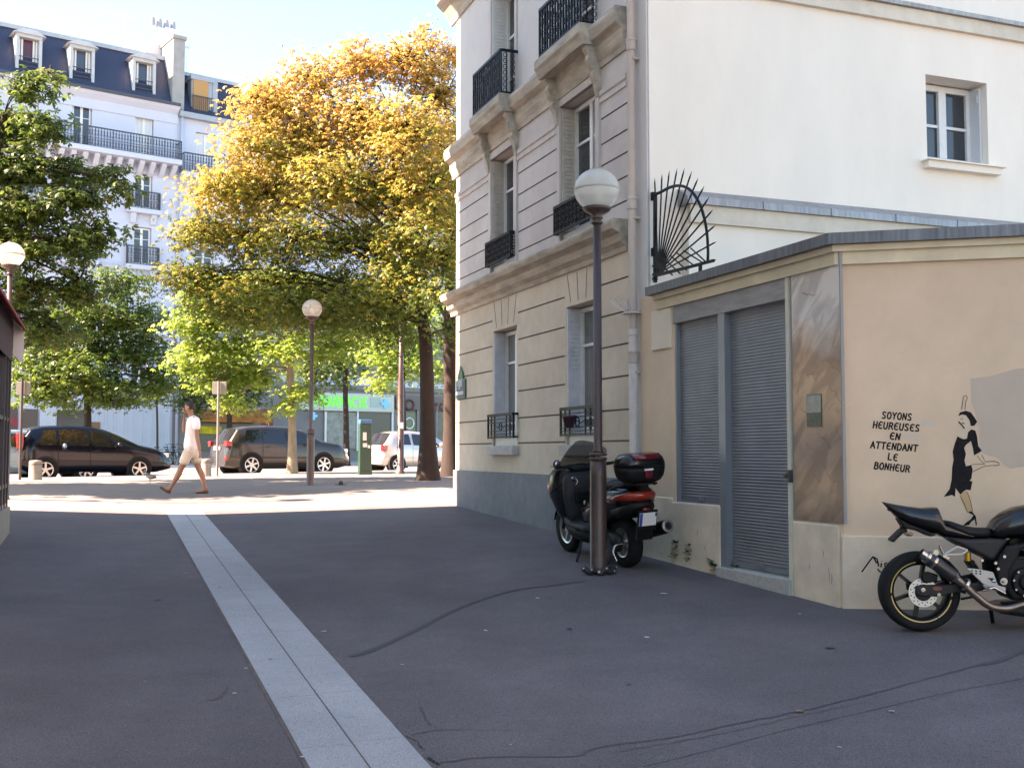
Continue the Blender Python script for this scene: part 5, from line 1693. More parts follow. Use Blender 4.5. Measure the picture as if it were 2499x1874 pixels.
# dark tree hanging in from the left
YA = 27.0
bA = A(-95, 1160, YA); bA.z = pave_z(bA.x, bA.y)
def bl(px, py, dY, rx, rz, n, ti=3): return blob(px, py, dY, rx, rz, n, ti, YA)
tree('dark green chestnut hanging in from the left edge', bA, [(bA, .28), (A(-95, 900, YA), .22), (A(-90, 760, YA), .20), (A(-60, 620, YA), .14), (A(-20, 450, YA), .09), (A(10, 280, YA), .05)],
     [bl(70, 210, 0, 62, 34, 26, 5), bl(120, 180, .3, 34, 20, 9, 5), bl(20, 300, .5, 80, 55, 50, 5), bl(110, 310, -.3, 55, 34, 24, 5), bl(40, 400, 0, 90, 55, 60, 4), bl(150, 410, .4, 62, 42, 34, 4), bl(-60, 350, .4, 110, 130, 90, 4),
      bl(60, 500, -.4, 100, 50, 60, 4), bl(190, 480, 0, 75, 34, 36, 4), bl(270, 420, .2, 52, 24, 18, 4), bl(300, 455, .1, 34, 20, 9, 4), bl(30, 600, .3, 110, 55, 70, 3), bl(160, 590, -.3, 85, 45, 50, 3), bl(235, 560, .3, 52, 36, 22, 3),
      bl(70, 700, 0, 100, 50, 55, 3), bl(190, 690, .5, 75, 45, 40, 3), bl(-80, 560, .3, 120, 130, 90, 3), bl(110, 790, .2, 80, 45, 35, 2), bl(20, 800, .5, 70, 60, 36, 2)],
     .175, 'dark', 13, 9, None, tip_r=.42, flat=.32, fold=5, twig=.6, tipk=.92)
# tree beyond the parked cars, sunlit low crown
YB = 38.5
bB = A(215, 1150, YB); bB.z = boul_z(bB.x, bB.y)
def bb(px, py, dY, rx, rz, n, ti=3): return blob(px, py, dY, rx, rz, n, ti, YB)
tree('sunlit green tree behind the dark people carrier', bB, [(bB, .16), (A(214, 1000, YB), .12), (A(212, 930, YB), .10), (A(215, 840, YB), .07), (A(220, 740, YB), .04)],
     [bb(290, 690, 0, 60, 45, 34, 3), bb(200, 760, -.4, 80, 55, 50, 3), bb(320, 780, .3, 75, 55, 50, 3), bb(120, 850, -.5, 80, 60, 56, 3), bb(240, 860, 0, 90, 60, 60, 3), bb(360, 860, .4, 65, 50, 40, 3),
      bb(95, 940, -.3, 75, 50, 48, 2), bb(190, 950, .2, 80, 46, 48, 2), bb(290, 950, -.2, 75, 42, 42, 2), bb(385, 930, .6, 50, 36, 24, 2), bb(170, 900, -1.2, 90, 60, 50, 2)],
     .15, 'mid', 14, 18, None, tip_r=.48, fold=5, flat=.35)
# young sunlit tree by the kerb
bC = gp(713, 1156); YC = bC.y
def bc(px, py, dY, rx, rz, n, ti=3): return blob(px, py, dY, rx, rz, n, ti, YC)
tree('young lime green tree with a thin pale trunk in front of the grey estate car', bC, [(bC, .145), (A(713, 1000, YC), .12), (A(708, 900, YC), .11), (A(704, 830, YC), .085), (A(700, 760, YC), .05), (A(690, 690, YC), .03)],
     [bc(455, 790, -.3, 48, 40, 30, 3), bc(480, 720, 0, 45, 34, 26, 3), bc(560, 700, .2, 60, 40, 36, 4), bc(650, 690, 0, 65, 40, 36, 4), bc(760, 700, .3, 65, 42, 36, 4), bc(850, 730, .4, 60, 44, 30, 4), bc(860, 800, .2, 55, 44, 30, 3), bc(470, 870, .1, 45, 36, 26, 3), bc(560, 980, -.2, 40, 18, 14, 2), bc(520, 770, -.2, 60, 42, 36, 3), bc(620, 760, .3, 75, 50, 50, 4), bc(700, 740, -.3, 80, 50, 50, 4), bc(790, 760, .2, 65, 45, 36, 3), bc(500, 850, -.3, 55, 42, 36, 3), bc(590, 850, .2, 75, 48, 48, 3), bc(690, 840, -.5, 70, 50, 45, 3), bc(520, 920, 0, 55, 34, 28, 2), bc(610, 915, .4, 60, 34, 30, 2), bc(800, 850, .3, 55, 40, 26, 3), bc(735, 960, -.3, 32, 34, 14, 1), bc(685, 990, -.4, 14, 18, 4, 1)],
     .14, 'light', 15, 14, None, bark=M_barkp, tip_r=.46, fold=5, flat=.33)
# trees on the far pavement
def far_tree(label, px, Y, py0, tops, ramp, seed, r=.17):
    b = A(px, 1120, Y); b.z = boul_z(b.x, b.y) + .1
    f = lambda q: blob(q[0], q[1], q[2], q[3], q[4], q[5], 3, Y)
    tree(label, b, [(b, r), (A(px, 1040, Y), r * .85), (A(px - 2, 960, Y), r * .75), (A(px, py0, Y), r * .5), (A(px, py0 - 60, Y), r * .3)], [f(q) for q in tops], .17, ramp, seed, 14, None, tip_r=.55, twig=.15, fold=5)
far_tree('dark leafy tree on the far pavement in front of the pharmacy', 845, 56, 880, [(760, 905, 0, 60, 40, 44), (845, 890, .5, 65, 50, 50), (800, 830, 0, 70, 50, 40), (900, 830, .3, 60, 45, 34), (740, 960, .3, 42, 24, 18)], 'mid', 16)
far_tree('bright green tree on the far pavement behind the golden chestnut', 985, 50, 880, [(930, 860, 0, 60, 45, 44), (1020, 850, .4, 65, 60, 50), (960, 780, .2, 60, 45, 36), (1060, 760, .3, 60, 60, 36), (940, 920, 0, 50, 34, 28), (1060, 900, -.2, 50, 45, 28)], 'light', 17, .15)
far_tree('dark tree on the far pavement above the orange awning', 560, 56, 900, [(500, 950, 0, 60, 40, 44), (590, 955, .4, 60, 36, 40), (450, 900, .2, 55, 50, 36), (540, 880, .3, 70, 50, 44), (620, 900, 0, 55, 45, 30), (470, 985, .1, 40, 26, 20)], 'dark', 18)
far_tree('slim dark sapling beside the bicycles on the far pavement', 384, 54, 950, [(380, 960, 0, 42, 24, 16), (400, 930, .2, 34, 22, 10)], 'dark', 19, .06)

# boulevard tree just outside the picture on the left: its crown shades the pavement in front of the walking man
YS_ = 22.4
bS = Vector((-15.2, YS_, 0)); bS.z = pave_z(bS.x, bS.y)
V3 = lambda x, y, z: Vector((x, y, z + bS.z))
tree('tall chestnut left of the picture shading the pavement before the walking man', bS, [(bS, .26), (V3(-15.2, YS_, 2.5), .21), (V3(-15.1, YS_, 4.5), .18), (V3(-15, YS_ + .1, 7), .12), (V3(-15, YS_, 10), .06)],
     [(V3(-15.2 + dx_, YS_ + dy_, z_), (1.5, 1.3, .9), 26, 3) for z_, dx_, dy_ in ((4.6, 1.5, .4), (4.6, -1.4, -.3), (4.8, .1, 1.6), (4.8, 0, -1.5), (6, 1.9, .9), (6, 1.5, -1.2), (6, -1.7, .9), (6, -1.6, -1.1), (6.2, 0, 0), (7.4, 1.9, 0), (7.4, -1.8, .3), (7.4, .2, 1.8), (7.4, .1, -1.7), (8.8, 1.5, .9), (8.8, 1.2, -1.1), (8.8, -1.4, .3), (10.1, .9, .4), (10.1, -.7, -.5), (10.1, .2, 1.2), (11.3, .5, -.2), (11.6, -.2, .5), (12.6, .2, 0), (13.4, .6, .4), (13.6, -.3, .2), (13.2, .2, -.8))],
     .24, 'mid', 21, 24, None, tip_r=.55)
# ================================================================= parked cars
M_tyre = mat('tyre', (.008, .008, .0085), .8, var=.2, scale=20, spec=.25)
M_alloy = mat('alloy', (.50, .50, .50), .3, metal=.85)
M_arch = mat('wheel_arch', (.008, .008, .009), .9)
M_cglass = mat('car_glass', (.012, .014, .016), .04, spec=.8)
M_plate = mat('plate_white', (.72, .72, .70), .4)
M_red = mat('tail_red', (.42, .012, .012), .15, coat=.5)
M_clear = mat('lamp_clear', (.62, .62, .64), .12, coat=.6)
def interp(P, x):
    if x <= P[0][0]: return P[0][1]
    for (a, va), (b, vb) in zip(P, P[1:]):
        if x <= b: return va + (vb - va) * (x - a) / (b - a) if b > a else vb
    return P[-1][1]
def car(name, label, loc, rz, L, W, top, belt, axles, wr, paint, wins, wscreen, rscreen, tail, group='cars parked along the boulevard', handles=(), bumper=None, cladding=None, spokes=6, plate_z=.75, plate_x=0.0):
    """X forward, rear bumper at x = 0; top / belt = outlines of the roof and of the window line"""
    t = thing(name, label, 'car', loc, rz, group)
    zl = .22
    def w(x):
        e = min(x, L - x)
        k = 1 - .20 * max(0, 1 - e / .55) ** 2
        return W / 2 * k
    def sec(x):
        zt = interp(top, x); zb = min(interp(belt, x), zt - .03)
        ww = w(x); z0 = zl + .10 * max(0, 1 - min(x, L - x) / .5)
        k = 1 - .36 * max(0, (zt - zb)) ** 1.1
        zm = z0 + (zb - z0) * .52
        return [(.86 * ww, z0), (.985 * ww, z0 + .07), (1.0 * ww, zm), (.985 * ww, zm + (zb - zm) * .55), (.955 * ww, zb), (.955 * ww * k, max(zt - .075, zb + .01)), (.955 * ww * k * .90, max(zt - .03, zb + .018)), (.955 * ww * k * .55, zt - .006), (0, zt)]
    xs = sorted(set([round(L * i / 44, 3) for i in range(45)] + [round(p[0] + d, 3) for p in top for d in (0, .02)]))
    xs = [x for x in xs if 0 <= x <= L]
    mb = MB(); mb.smooth = True
    rings = []
    for x in xs:
        s = sec(x)
        rings.append([Vector((x, -y, z)) for y, z in s] + [Vector((x, y, z)) for y, z in s[-2::-1]])
    mb.loft(rings, False)
    mb.smooth = False
    mb.poly(rings[0]); mb.poly(rings[-1][::-1])
    body = mb.build('body', paint, t)
    def side_pt(x, v, sgn, off):
        s = sec(x)
        (y0, z0), (y1, z1) = s[4], s[5]
        n = Vector((0, z1 - z0, y0 - y1)).normalized()
        y = y0 + (y1 - y0) * v; z = z0 + (z1 - z0) * v
        return Vector((x, sgn * (y + n.y * off), z + n.z * off))
    for (a0, a1, b1, b0) in wins:
        for sg in (-1, 1):
            mb = MB(); mb.smooth = True
            n = 8
            R0 = [side_pt(a0 + (a1 - a0) * i / n, .07, sg, .008) for i in range(n + 1)]
            Rm = [side_pt((a0 + b0) / 2 + ((a1 + b1) / 2 - (a0 + b0) / 2) * i / n, .5, sg, .010) for i in range(n + 1)]
            R1 = [side_pt(b0 + (b1 - b0) * i / n, .90, sg, .008) for i in range(n + 1)]
            mb.loft([R0, Rm, R1], False, closed=False)
            mb.build('side_window', M_cglass, t, fix=False)
    for nm, (xa, xb) in (('windscreen', wscreen), ('rear_window', rscreen)):
        mb = MB(); mb.smooth = True
        rows_ = []
        for i in range(7):
            x = xa + (xb - xa) * i / 6
            s = sec(x)
            yy = s[6][0] * .97
            sl = Vector((1 if xb < xa else -1, 0, 0))
            rows_.append([Vector((x + (.012 if nm == 'windscreen' else -.012), yy * q, s[8][1] - (s[8][1] - s[6][1]) * abs(q) ** 2.5 + .010)) for q in (-1, -.75, -.4, 0, .4, .75, 1)])
        mb.loft(rows_, False, closed=False)
        mb.build(nm, M_cglass, t, fix=False)
    for ax in axles:
        for sg in (-1, 1):
            wh = MB(); wh.smooth = True
            y1 = sg * (W / 2 + .035); y0 = sg * (W / 2 - .19)
            ymid = sg * (W / 2 - .004)
            ac = MB(); ac.lathe([(wr * 1.16, sg * (W / 2 - .25)), (wr * 1.16, sg * (W / 2 + .004))], (ax, 0, wr + .02), 'Y', 28)
            ac.build('wheel_arch', M_arch, t)
            wh.lathe([(wr * .68, y0), (wr * .96, y0), (wr, y0 + sg * .03), (wr, y1 - sg * .035), (wr * .95, y1 - sg * .006), (wr * .72, y1), (wr * .68, y1 - sg * .012)], (ax, 0, wr), 'Y', 28, caps=False)
            tw = wh.build('wheel', M_tyre, t)
            rm = MB(); yf = y1 - sg * .012
            rm.lathe([(wr * .71, yf - sg * .004), (wr * .70, yf + sg * .004), (wr * .62, yf - sg * .006), (wr * .62, yf - sg * .016)], (ax, 0, wr), 'Y', 28, caps=False)
            rm.lathe([(wr * .18, yf - sg * .016), (wr * .18, yf - sg * .004), (.01, yf)], (ax, 0, wr), 'Y', 12)
            for k in range(spokes):
                a = 2 * math.pi * k / spokes + .3
                d = Vector((math.cos(a), 0, math.sin(a)))
                rm.bar(Vector((ax, yf - sg * .007, wr)) + d * wr * .12, Vector((ax, yf - sg * .004, wr)) + d * wr * .66, wr * .17, .016, up=(0, 1, 0))
            rm.build('rim', M_alloy, tw)
            dk = MB(); dk.lathe([(.01, yf - sg * .017), (wr * .66, yf - sg * .017)], (ax, 0, wr), 'Y', 20); dk.build('brake_disc', M_arch, tw)
    for (xa, xb, ya, yb, za, zb_, m) in tail:
        for sg in (-1, 1):
            mb = MB()
            mb.box((xa, min(sg * ya, sg * yb), za), (xb, max(sg * ya, sg * yb), zb_))
            mb.build('tail_lamp' if xa < L / 2 else 'headlight', m, t, bevel=.025, bseg=3)
    mb = MB(); mb.box((plate_x - .02, -.26, plate_z - .055), (plate_x + .05, .26, plate_z + .055)); mb.build('number_plate', M_plate, t)
    for (x, z) in handles:
        for sg in (-1, 1):
            mb = MB(); mb.box((x - .09, min(sg * W / 2 * .975, sg * (W / 2 + .022)), z - .014), (x + .09, max(sg * W / 2 * .975, sg * (W / 2 + .022)), z + .014)); mb.build('door_handle', paint, t, bevel=.01)
    xm = wins[-1][1] - .15
    for sg in (-1, 1):
        zb = interp(belt, xm)
        mb = MB(); mb.ball((xm, sg * (W / 2 + .10), zb + .10), (.07, .11, .085), 12, 8); mb.box((xm - .03, min(sg * (W / 2 - .06), sg * (W / 2 + .08)), zb + .02), (xm + .03, max(sg * (W / 2 - .06), sg * (W / 2 + .08)), zb + .07)); mb.build('wing_mirror', paint, t)
    if bumper:
        mb = MB(); mb.box((-.03, -W / 2 * .82, .34), (.10, W / 2 * .82, .56)); mb.build('bumper', bumper, t, bevel=.04, bseg=3)
    # door gaps
    mb = MB()
    for k, wdw in enumerate(wins):
        for x in ((wdw[0] - .05,) if k else ()):
            for sg in (-1, 1):
                P = []
                for q in range(6):
                    s = sec(x)
                    y, z = s[1 + min(q // 2 + q % 2, 3)] if False else (s[1][0] + (s[4][0] - s[1][0]) * q / 5, .36 + (s[4][1] - .36) * q / 5)
                    P.append(Vector((x, sg * (W / 2 + .003), z)))
                mb.tube(P, .005, 4)
    if mb.v: mb.build('door_gap', M_arch, t)
    return t
RZ = math.atan2(BD.y, BD.x)
def car_at(pxr, n_side, xaxle, W):
    """rear near-side wheel seen at pixel column pxr, wheels at distance n_side across the boulevard"""
    k = (pxr - CX) / FPX
    Y = n_side / (BN.x * k + BN.y)
    p = Vector((k * Y, Y, 0))
    o = p - BD * xaxle + BN * (W / 2)
    m = p + BD * 1.35
    return Vector((o.x, o.y, boul_z(m.x, m.y))), p
P_dark = mat('navy_car_paint', (.002, .0025, .008), .2, coat=.35, spec=.3)
P_grey = mat('graphite_car_paint', (.035, .033, .031), .32, metal=.45, coat=.6, spec=.35)
P_silver = mat('silver_car_paint', (.46, .47, .47), .32, metal=.5, coat=1.0)
P_blue = mat('pale_blue_car_paint', (.14, .24, .30), .3, metal=.3, coat=1.0)
P_yel = mat('yellow_car_paint', (.62, .52, .04), .35, coat=1.0)
loc, _ = car_at(114, 33.9, .80, 1.83)
car('people_carrier', 'very dark navy people carrier parked at the kerb, its rear lamps to the left', loc, RZ, 4.55, 1.83,
    [(0, .62), (.05, .98), (.14, 1.16), (.42, 1.53), (.75, 1.61), (1.5, 1.645), (2.2, 1.61), (2.7, 1.48), (3.2, 1.24), (3.55, 1.08), (4.1, .96), (4.42, .80), (4.55, .58)],
    [(0, .6), (.2, 1.02), (1.0, 1.00), (2.4, .96), (3.3, .94), (4.2, .84), (4.55, .55)], (.80, 3.52), .325, P_dark,
    [(.62, 1.12, 1.10, .78), (1.20, 2.05, 2.00, 1.18), (2.12, 3.02, 2.42, 2.08)], (3.30, 2.45), (.12, .44),
    [(.02, .22, .66, .80, .92, 1.38, M_red), (4.25, 4.47, .62, .78, .66, .80, M_clear)], handles=((1.32, .90), (2.25, .88)), spokes=5, plate_z=.78)
loc, _ = car_at(616, 34.9, .85, 1.86)
car('estate_car', 'grey off-road estate car parked behind the young lime green tree', loc, RZ, 4.60, 1.86,
    [(0, .62), (.04, 1.00), (.10, 1.12), (.42, 1.58), (.8, 1.66), (1.5, 1.70), (2.3, 1.67), (2.8, 1.55), (3.25, 1.30), (3.5, 1.20), (4.1, 1.12), (4.45, .97), (4.60, .66)],
    [(0, .6), (.15, 1.06), (1.0, 1.08), (2.4, 1.04), (3.3, 1.02), (4.2, .92), (4.6, .6)], (.85, 3.51), .36, P_grey,
    [(.62, 1.22, 1.20, .72), (1.30, 2.10, 2.06, 1.29), (2.18, 3.05, 2.50, 2.14)], (3.32, 2.52), (.08, .42),
    [(-.01, .20, .62, .84, .98, 1.16, M_red), (-.02, .08, .66, .82, .52, .62, M_red), (4.25, 4.52, .62, .80, .74, .90, M_clear)], handles=((1.45, .98), (2.35, .95)), spokes=6, plate_z=.92)
loc, _ = car_at(971, 34.5, .55, 1.70)
car('hatchback', 'small silver hatchback parked beyond the green parking pillar', loc, RZ, 3.75, 1.70,
    [(0, .58), (.04, .92), (.10, 1.02), (.40, 1.44), (.7, 1.51), (1.3, 1.53), (1.8, 1.49), (2.2, 1.38), (2.75, 1.08), (2.95, 1.0), (3.4, .90), (3.65, .74), (3.75, .55)],
    [(0, .55), (.15, .98), (1.0, .98), (1.9, .93), (2.8, .90), (3.4, .82), (3.75, .5)], (.55, 3.01), .30, P_silver,
    [(.62, 1.15, 1.10, .68), (1.25, 2.50, 1.95, 1.22)], (2.75, 1.98), (.09, .40),
    [(.0, .18, .56, .77, .78, 1.00, M_red), (3.42, 3.64, .52, .72, .68, .80, M_clear)], handles=((1.40, .86),), spokes=6, plate_z=.66)
loc, _ = car_at(-110, 33.9, .75, 1.75)
car('parked_car', 'pale blue car half hidden behind the dark people carrier at the left edge', loc + BD * 1.05 + BN * .12, RZ, 4.1, 1.75,
    [(0, .6), (.04, .95), (.12, 1.06), (.42, 1.42), (.75, 1.5), (1.4, 1.52), (2.0, 1.48), (2.5, 1.34), (3.0, 1.08), (3.3, 1.0), (3.75, .92), (4.0, .75), (4.1, .55)],
    [(0, .58), (.15, 1.0), (1.0, .98), (2.2, .94), (3.1, .92), (3.8, .82), (4.1, .5)], (.75, 3.3), .31, P_blue,
    [(.62, 1.15, 1.12, .72), (1.22, 1.95, 1.9, 1.2), (2.02, 2.8, 2.25, 1.98)], (3.0, 2.25), (.1, .42),
    [(.0, .18, .62, .77, .85, 1.30, M_red), (3.8, 4.0, .55, .72, .66, .8, M_clear)], handles=((1.35, .88), (2.1, .86)), plate_z=.70)
# ================================================================= posts, bollards, pillar, pigeon, bicycles
M_post = mat('dark_post', (.05, .036, .034), .5)
M_conc = mat('bollard_concrete', (.22, .205, .185), .85, var=.12, scale=8)
M_back = mat('sign_back', (.20, .20, .19), .5, metal=.2)
def sign_post(px, pyb, pyt, boxpx, label, m):
    b = gp(px, pyb)
    k = b.y / FPX
    t = thing('sign_post', label, 'sign post', b, 0, 'kerbside sign posts')
    Hh = at(px, pyt, b.y).z - b.z
    mb = MB(); mb.tube([(0, 0, -.1), (0, 0, Hh)], .035, 10); mb.build('post', m, t)
    z0 = at(px, boxpx[3], b.y).z - b.z; z1 = at(px, boxpx[2], b.y).z - b.z
    x0 = (boxpx[0] - px) * k; x1 = (boxpx[1] - px) * k
    mb = MB(); mb.box((x0, .04, z0), (-.045, .075, z1)); mb.box((.045, .04, z0), (x1, .075, z1)); mb.box((x0 + .01, .05, z0 + .01), (x1 - .01, .068, z1 - .01))
    mb.build('sign_panel', M_back, t, bevel=.01)
sign_post(48, 1171, 925, (32, 66, 931, 964), 'dark kerbside post with a sign seen from behind, at the left edge', M_post)
sign_post(530, 1161, 930, (514, 548, 931, 962), 'kerbside post with a sign seen from behind, right of the walking man', mat('post_grey', (.17, .155, .15), .5))
def bollard(px, py, wpx, hpx, label):
    b = gp(px, py); k = b.y / FPX; r = wpx * k / 2; h = hpx * k
    t = thing('bollard', label, 'bollard', b, 0, 'concrete bollards at the kerb')
    mb = MB(); mb.smooth = True; mb.lathe([(r * 1.03, -.1), (r * 1.03, .02), (r * .97, .04), (r * .97, h - .05), (r * .93, h - .01), (r * .8, h), (.01, h + .012)], seg=20)
    mb.build('concrete_body', M_conc, t)
    mb = MB(); mb.smooth = True; mb.lathe([(r * .985, h - .12), (r * .99, h - .11), (r * .99, h - .09), (r * .985, h - .08)], seg=20, caps=False); mb.build('groove', mat('groove_grey', (.12, .115, .11), .9), t)
bollard(86, 1171, 31, 47, 'round concrete bollard in front of the rear wheel of the dark people carrier')
bollard(503, 1162, 25, 42, 'round concrete bollard behind the walking man')
# tall brown pole
bp = gp(977, 1156)
t = thing('traffic_pole', 'tall thick brown pole between the green pillar and the golden chestnut', 'pole', bp, 0)
hp = at(977, 745, bp.y).z - bp.z; kk = bp.y / FPX
mb = MB(); mb.smooth = True; mb.lathe([(13 * kk, -.1), (13 * kk, .05), (8.5 * kk, .09), (8 * kk, hp * .55), (6 * kk, hp * .57), (5.5 * kk, hp)], seg=14); mb.build('pole', M_brown, t)
mb = MB(); mb.box((-.05, -8.6 * kk, at(977, 1046, bp.y).z - bp.z), (.09, -8.2 * kk + .005, at(977, 1031, bp.y).z - bp.z)); mb.build('sticker', mat('sticker_paper', (.55, .53, .48), .7), t)
# parking pillar
bg = gp(890, 1158)
t = thing('parking_pillar', 'dark green parking pillar with a blue top beside the silver hatchback', 'parking meter', bg, R(20))
kk = bg.y / FPX; hg = at(890, 1024, bg.y).z - bg.z; wg = 15 * kk
mb = MB(); mb.box((-wg, -wg * .7, -.1), (wg, wg * .7, hg - .12)); mb.box((-wg * 1.08, -wg * .78, -.1), (wg * 1.08, wg * .78, .12)); mb.build('cabinet', mat('pillar_green', (.012, .055, .038), .35, var=.1, scale=5), t, bevel=.02)
mb = MB(); mb.box((-wg * .95, -wg * .66, hg - .12), (wg * .95, wg * .66, hg)); mb.build('blue_top', mat('pillar_blue', (.03, .16, .32), .4), t, bevel=.015)
mb = MB(); mb.box((-wg * .5, -wg * .7 - .015, hg - .62), (wg * .1, -wg * .7, hg - .38)); mb.box((-wg * .5, -wg * .7 - .012, hg - .82), (wg * .2, -wg * .7, hg - .70)); mb.build('notice', M_plate, t)
mb = MB(); mb.box((wg * .3, -wg * .7 - .01, hg - .85), (wg * .7, -wg * .7, hg - .76)); mb.build('small_notice', M_plate, t)
# drain cover
for px_, py_, w_, lab in ((832, 1183, 30, 'round iron drain cover in the tree shade'), (0, 0, 0, '')):
    if not w_: continue
    b = gp(px_, py_)
    t = thing('drain_cover', lab, 'drain cover', b)
    r = w_ * b.y / FPX / 2
    mb = MB(); mb.lathe([(r, -.03), (r, .012), (r * .9, .014), (.01, .014)], seg=20); mb.build('lid', mat('cast_iron', (.03, .028, .028), .6), t)
    mb = MB(); mb.smooth = True; mb.lathe([(r * .35, .014), (r * .34, .07), (r * .2, .09), (.01, .092)], seg=14); mb.build('knob', mat('cast_iron', (0, 0, 0)), t)
# pigeon
b = gp(366, 1179)
t = thing('pigeon', 'grey pigeon on the pavement in front of the walking man', 'pigeon', b, R(160))
M_pig = mat('pigeon_grey', (.075, .08, .095), .7, var=.3, scale=30)
mb = MB(); mb.smooth = True
rg = []
for x, zc, hz, hy in ((-.20, .13, .008, .025), (-.13, .135, .022, .035), (-.06, .145, .050, .055), (.02, .165, .065, .062), (.08, .19, .055, .052), (.11, .225, .036, .034), (.125, .26, .032, .028), (.14, .285, .030, .026), (.165, .292, .018, .016), (.19, .285, .006, .006), (.205, .282, .002, .002)):
    rg.append(superring(x, 0, zc, hy, hz, 14, 2))
mb.loft(rg, True); mb.build('body', M_pig, t)
mb = MB()
for s in (-1, 1):
    mb.tube([(0, s * .025, .11), (.005, s * .025, .05), (0, s * .025, .005)], [.010, .006, .005], 6)
    for a in (-.5, 0, .5): mb.tube([(0, s * .025, .006), (.03 * math.cos(a), s * .025 + .03 * math.sin(a), .004)], .004, 4)
mb.build('legs', mat('pigeon_leg', (.30, .10, .08), .6), t)
mb = MB()
for s in (-1, 1): mb.ball((-.03, s * .052, .155), (.11, .014, .038), 12, 6)
mb.build('wings', mat('pigeon_wing', (.13, .135, .15), .7, var=.4, scale=40), t)
# bicycles locked beside the sapling
def bicycle(px, Y, label, rz, col):
    b = A(px, 1130, Y); b.z = boul_z(b.x, b.y) + .12
    t = thing('bicycle', label, 'bicycle', b, rz, 'bicycles parked on the far pavement')
    for x in (-.52, .52):
        mb = MB(); mb.tube([(x + .33 * math.cos(a * .3927), 0, .34 + .33 * math.sin(a * .3927)) for a in range(16)], .022, 6, closed=True); w_ = mb.build('wheel', M_tyre, t)
        mb = MB()
        for k in range(9): mb.bar((x, 0, .34), (x + .32 * math.cos(k * .698), 0, .34 + .32 * math.sin(k * .698)), .006)
        mb.build('spokes', M_alloy, w_)
    mb = MB()
    for a, c in (((-.52, .34), (-.08, .30)), ((-.08, .30), (-.22, .82)), ((-.22, .75), (.36, .80)), ((-.08, .30), (.36, .74)), ((-.52, .34), (-.20, .76)), ((.52, .34), (.33, .92))): mb.tube([(a[0], 0, a[1]), (c[0], 0, c[1])], .018, 6)
    mb.build('frame', col, t)
    mb = MB(); mb.box((-.34, -.07, .86), (-.10, .07, .91)); mb.build('saddle', M_tyre, t, bevel=.02)
    mb = MB(); mb.tube([(.33, 0, .92), (.31, 0, 1.02), (.33, -.28, 1.04)], .013, 6); mb.tube([(.31, 0, 1.02), (.33, .28, 1.04)], .013, 6); mb.build('handlebar', M_arch, t)
bicycle(412, 54, 'dark bicycle parked beside the slim sapling, nearest the walking man', RZ + .5, mat('bike_black', (.02, .02, .025), .4))
bicycle(432, 54.5, 'dark blue bicycle parked right behind the walking man', RZ + .3, mat('bike_blue', (.02, .03, .07), .4))
bicycle(392, 55, 'black bicycle parked left of the slim sapling', RZ + .1, mat('bike_black', (0, 0, 0)))

# ================================================================= walking man
pf = gp(485, 1205)
kq = pf.y / FPX / 5.53
man = thing('person', 'man in white t-shirt and beige shorts walking left, hand at his mouth', 'person', (pf.x, pf.y, pf.z), R(180))
xr = 360 + 560 / 5.53
man.location = at(xr, 1205, pf.y); man.location.z = pf.z
def J(zx, zy, y=0.0): return ((560 - zx) * kq, y, (1470 - zy) * kq)
def skin_mesh(name, verts, edges, rad, m, parent, sub=2, root=0):
    me = bpy.data.meshes.new(name)
    me.from_pydata([Vector(v)[:] for v in verts], edges, [])
    me.materials.append(m)
    o = bpy.data.objects.new(name, me); COL.objects.link(o); o.parent = parent
    md = o.modifiers.new('skin', 'SKIN'); md.use_smooth_shade = True; md.branch_smoothing = .6
    for i, r_ in enumerate(rad):
        d = me.skin_vertices[0].data[i]
        d.radius = r_ if isinstance(r_, tuple) else (r_, r_)
        d.use_root = (i == root)
    sb = o.modifiers.new('sub', 'SUBSURF'); sb.levels = sub; sb.render_levels = sub
    return o
class SK:
    def __init__(self): self.v = []; self.e = []; self.r = []
    def add(self, p, r, prev=None):
        self.v.append(p); self.r.append(r)
        if prev is not None: self.e.append((prev, len(self.v) - 1))
        return len(self.v) - 1
    def chain(self, prev, pts):
        for p, r in pts: prev = self.add(p, r, prev)
        return prev
M_skin = mat('skin', (.30, .145, .095), .5, var=.05, scale=10)
M_hair = mat('dark_brown_hair', (.006, .004, .003), .6, var=.3, scale=40)
S = SK()
pel = S.add(J(580, 870), (.13, .105))
sp1 = S.chain(pel, [(J(575, 760), (.14, .11)), (J(585, 640), (.145, .115)), (J(590, 520), (.15, .12)), (J(588, 450), (.11, .09)), (J(570, 415), (.058, .058)), (J(552, 380), (.058, .06))])
chest = 3
hd = S.chain(sp1, [(J(540, 340), (.075, .085)), (J(538, 295), (.085, .098)), (J(545, 255), (.062, .07))])
for sg, knee, ank, heel, toe, hip in ((1, (462, 1130), (325, 1398), (335, 1430), (200, 1392), (560, 925)), (-1, (668, 1135), (768, 1400), (790, 1440), (650, 1448), (600, 925))):
    y = .095 * sg
    h = S.chain(pel, [(J(*hip, y), (.085, .085)), (J((hip[0] * 2 + knee[0]) / 3, (hip[1] * 2 + knee[1]) / 3, y), .085), (J(*knee, y), .062)])
    c = S.chain(h, [(J(knee[0] * .66 + ank[0] * .34 + 12, knee[1] * .66 + ank[1] * .34, y), .064), (J(knee[0] * .25 + ank[0] * .75, knee[1] * .25 + ank[1] * .75, y), .044), (J(*ank, y), .040)])
    S.chain(c, [(J(*heel, y), .042)])
    S.chain(c, [(J((ank[0] + toe[0]) / 2, (heel[1] + toe[1]) / 2, y), .038), (J(*toe, y), .028)])
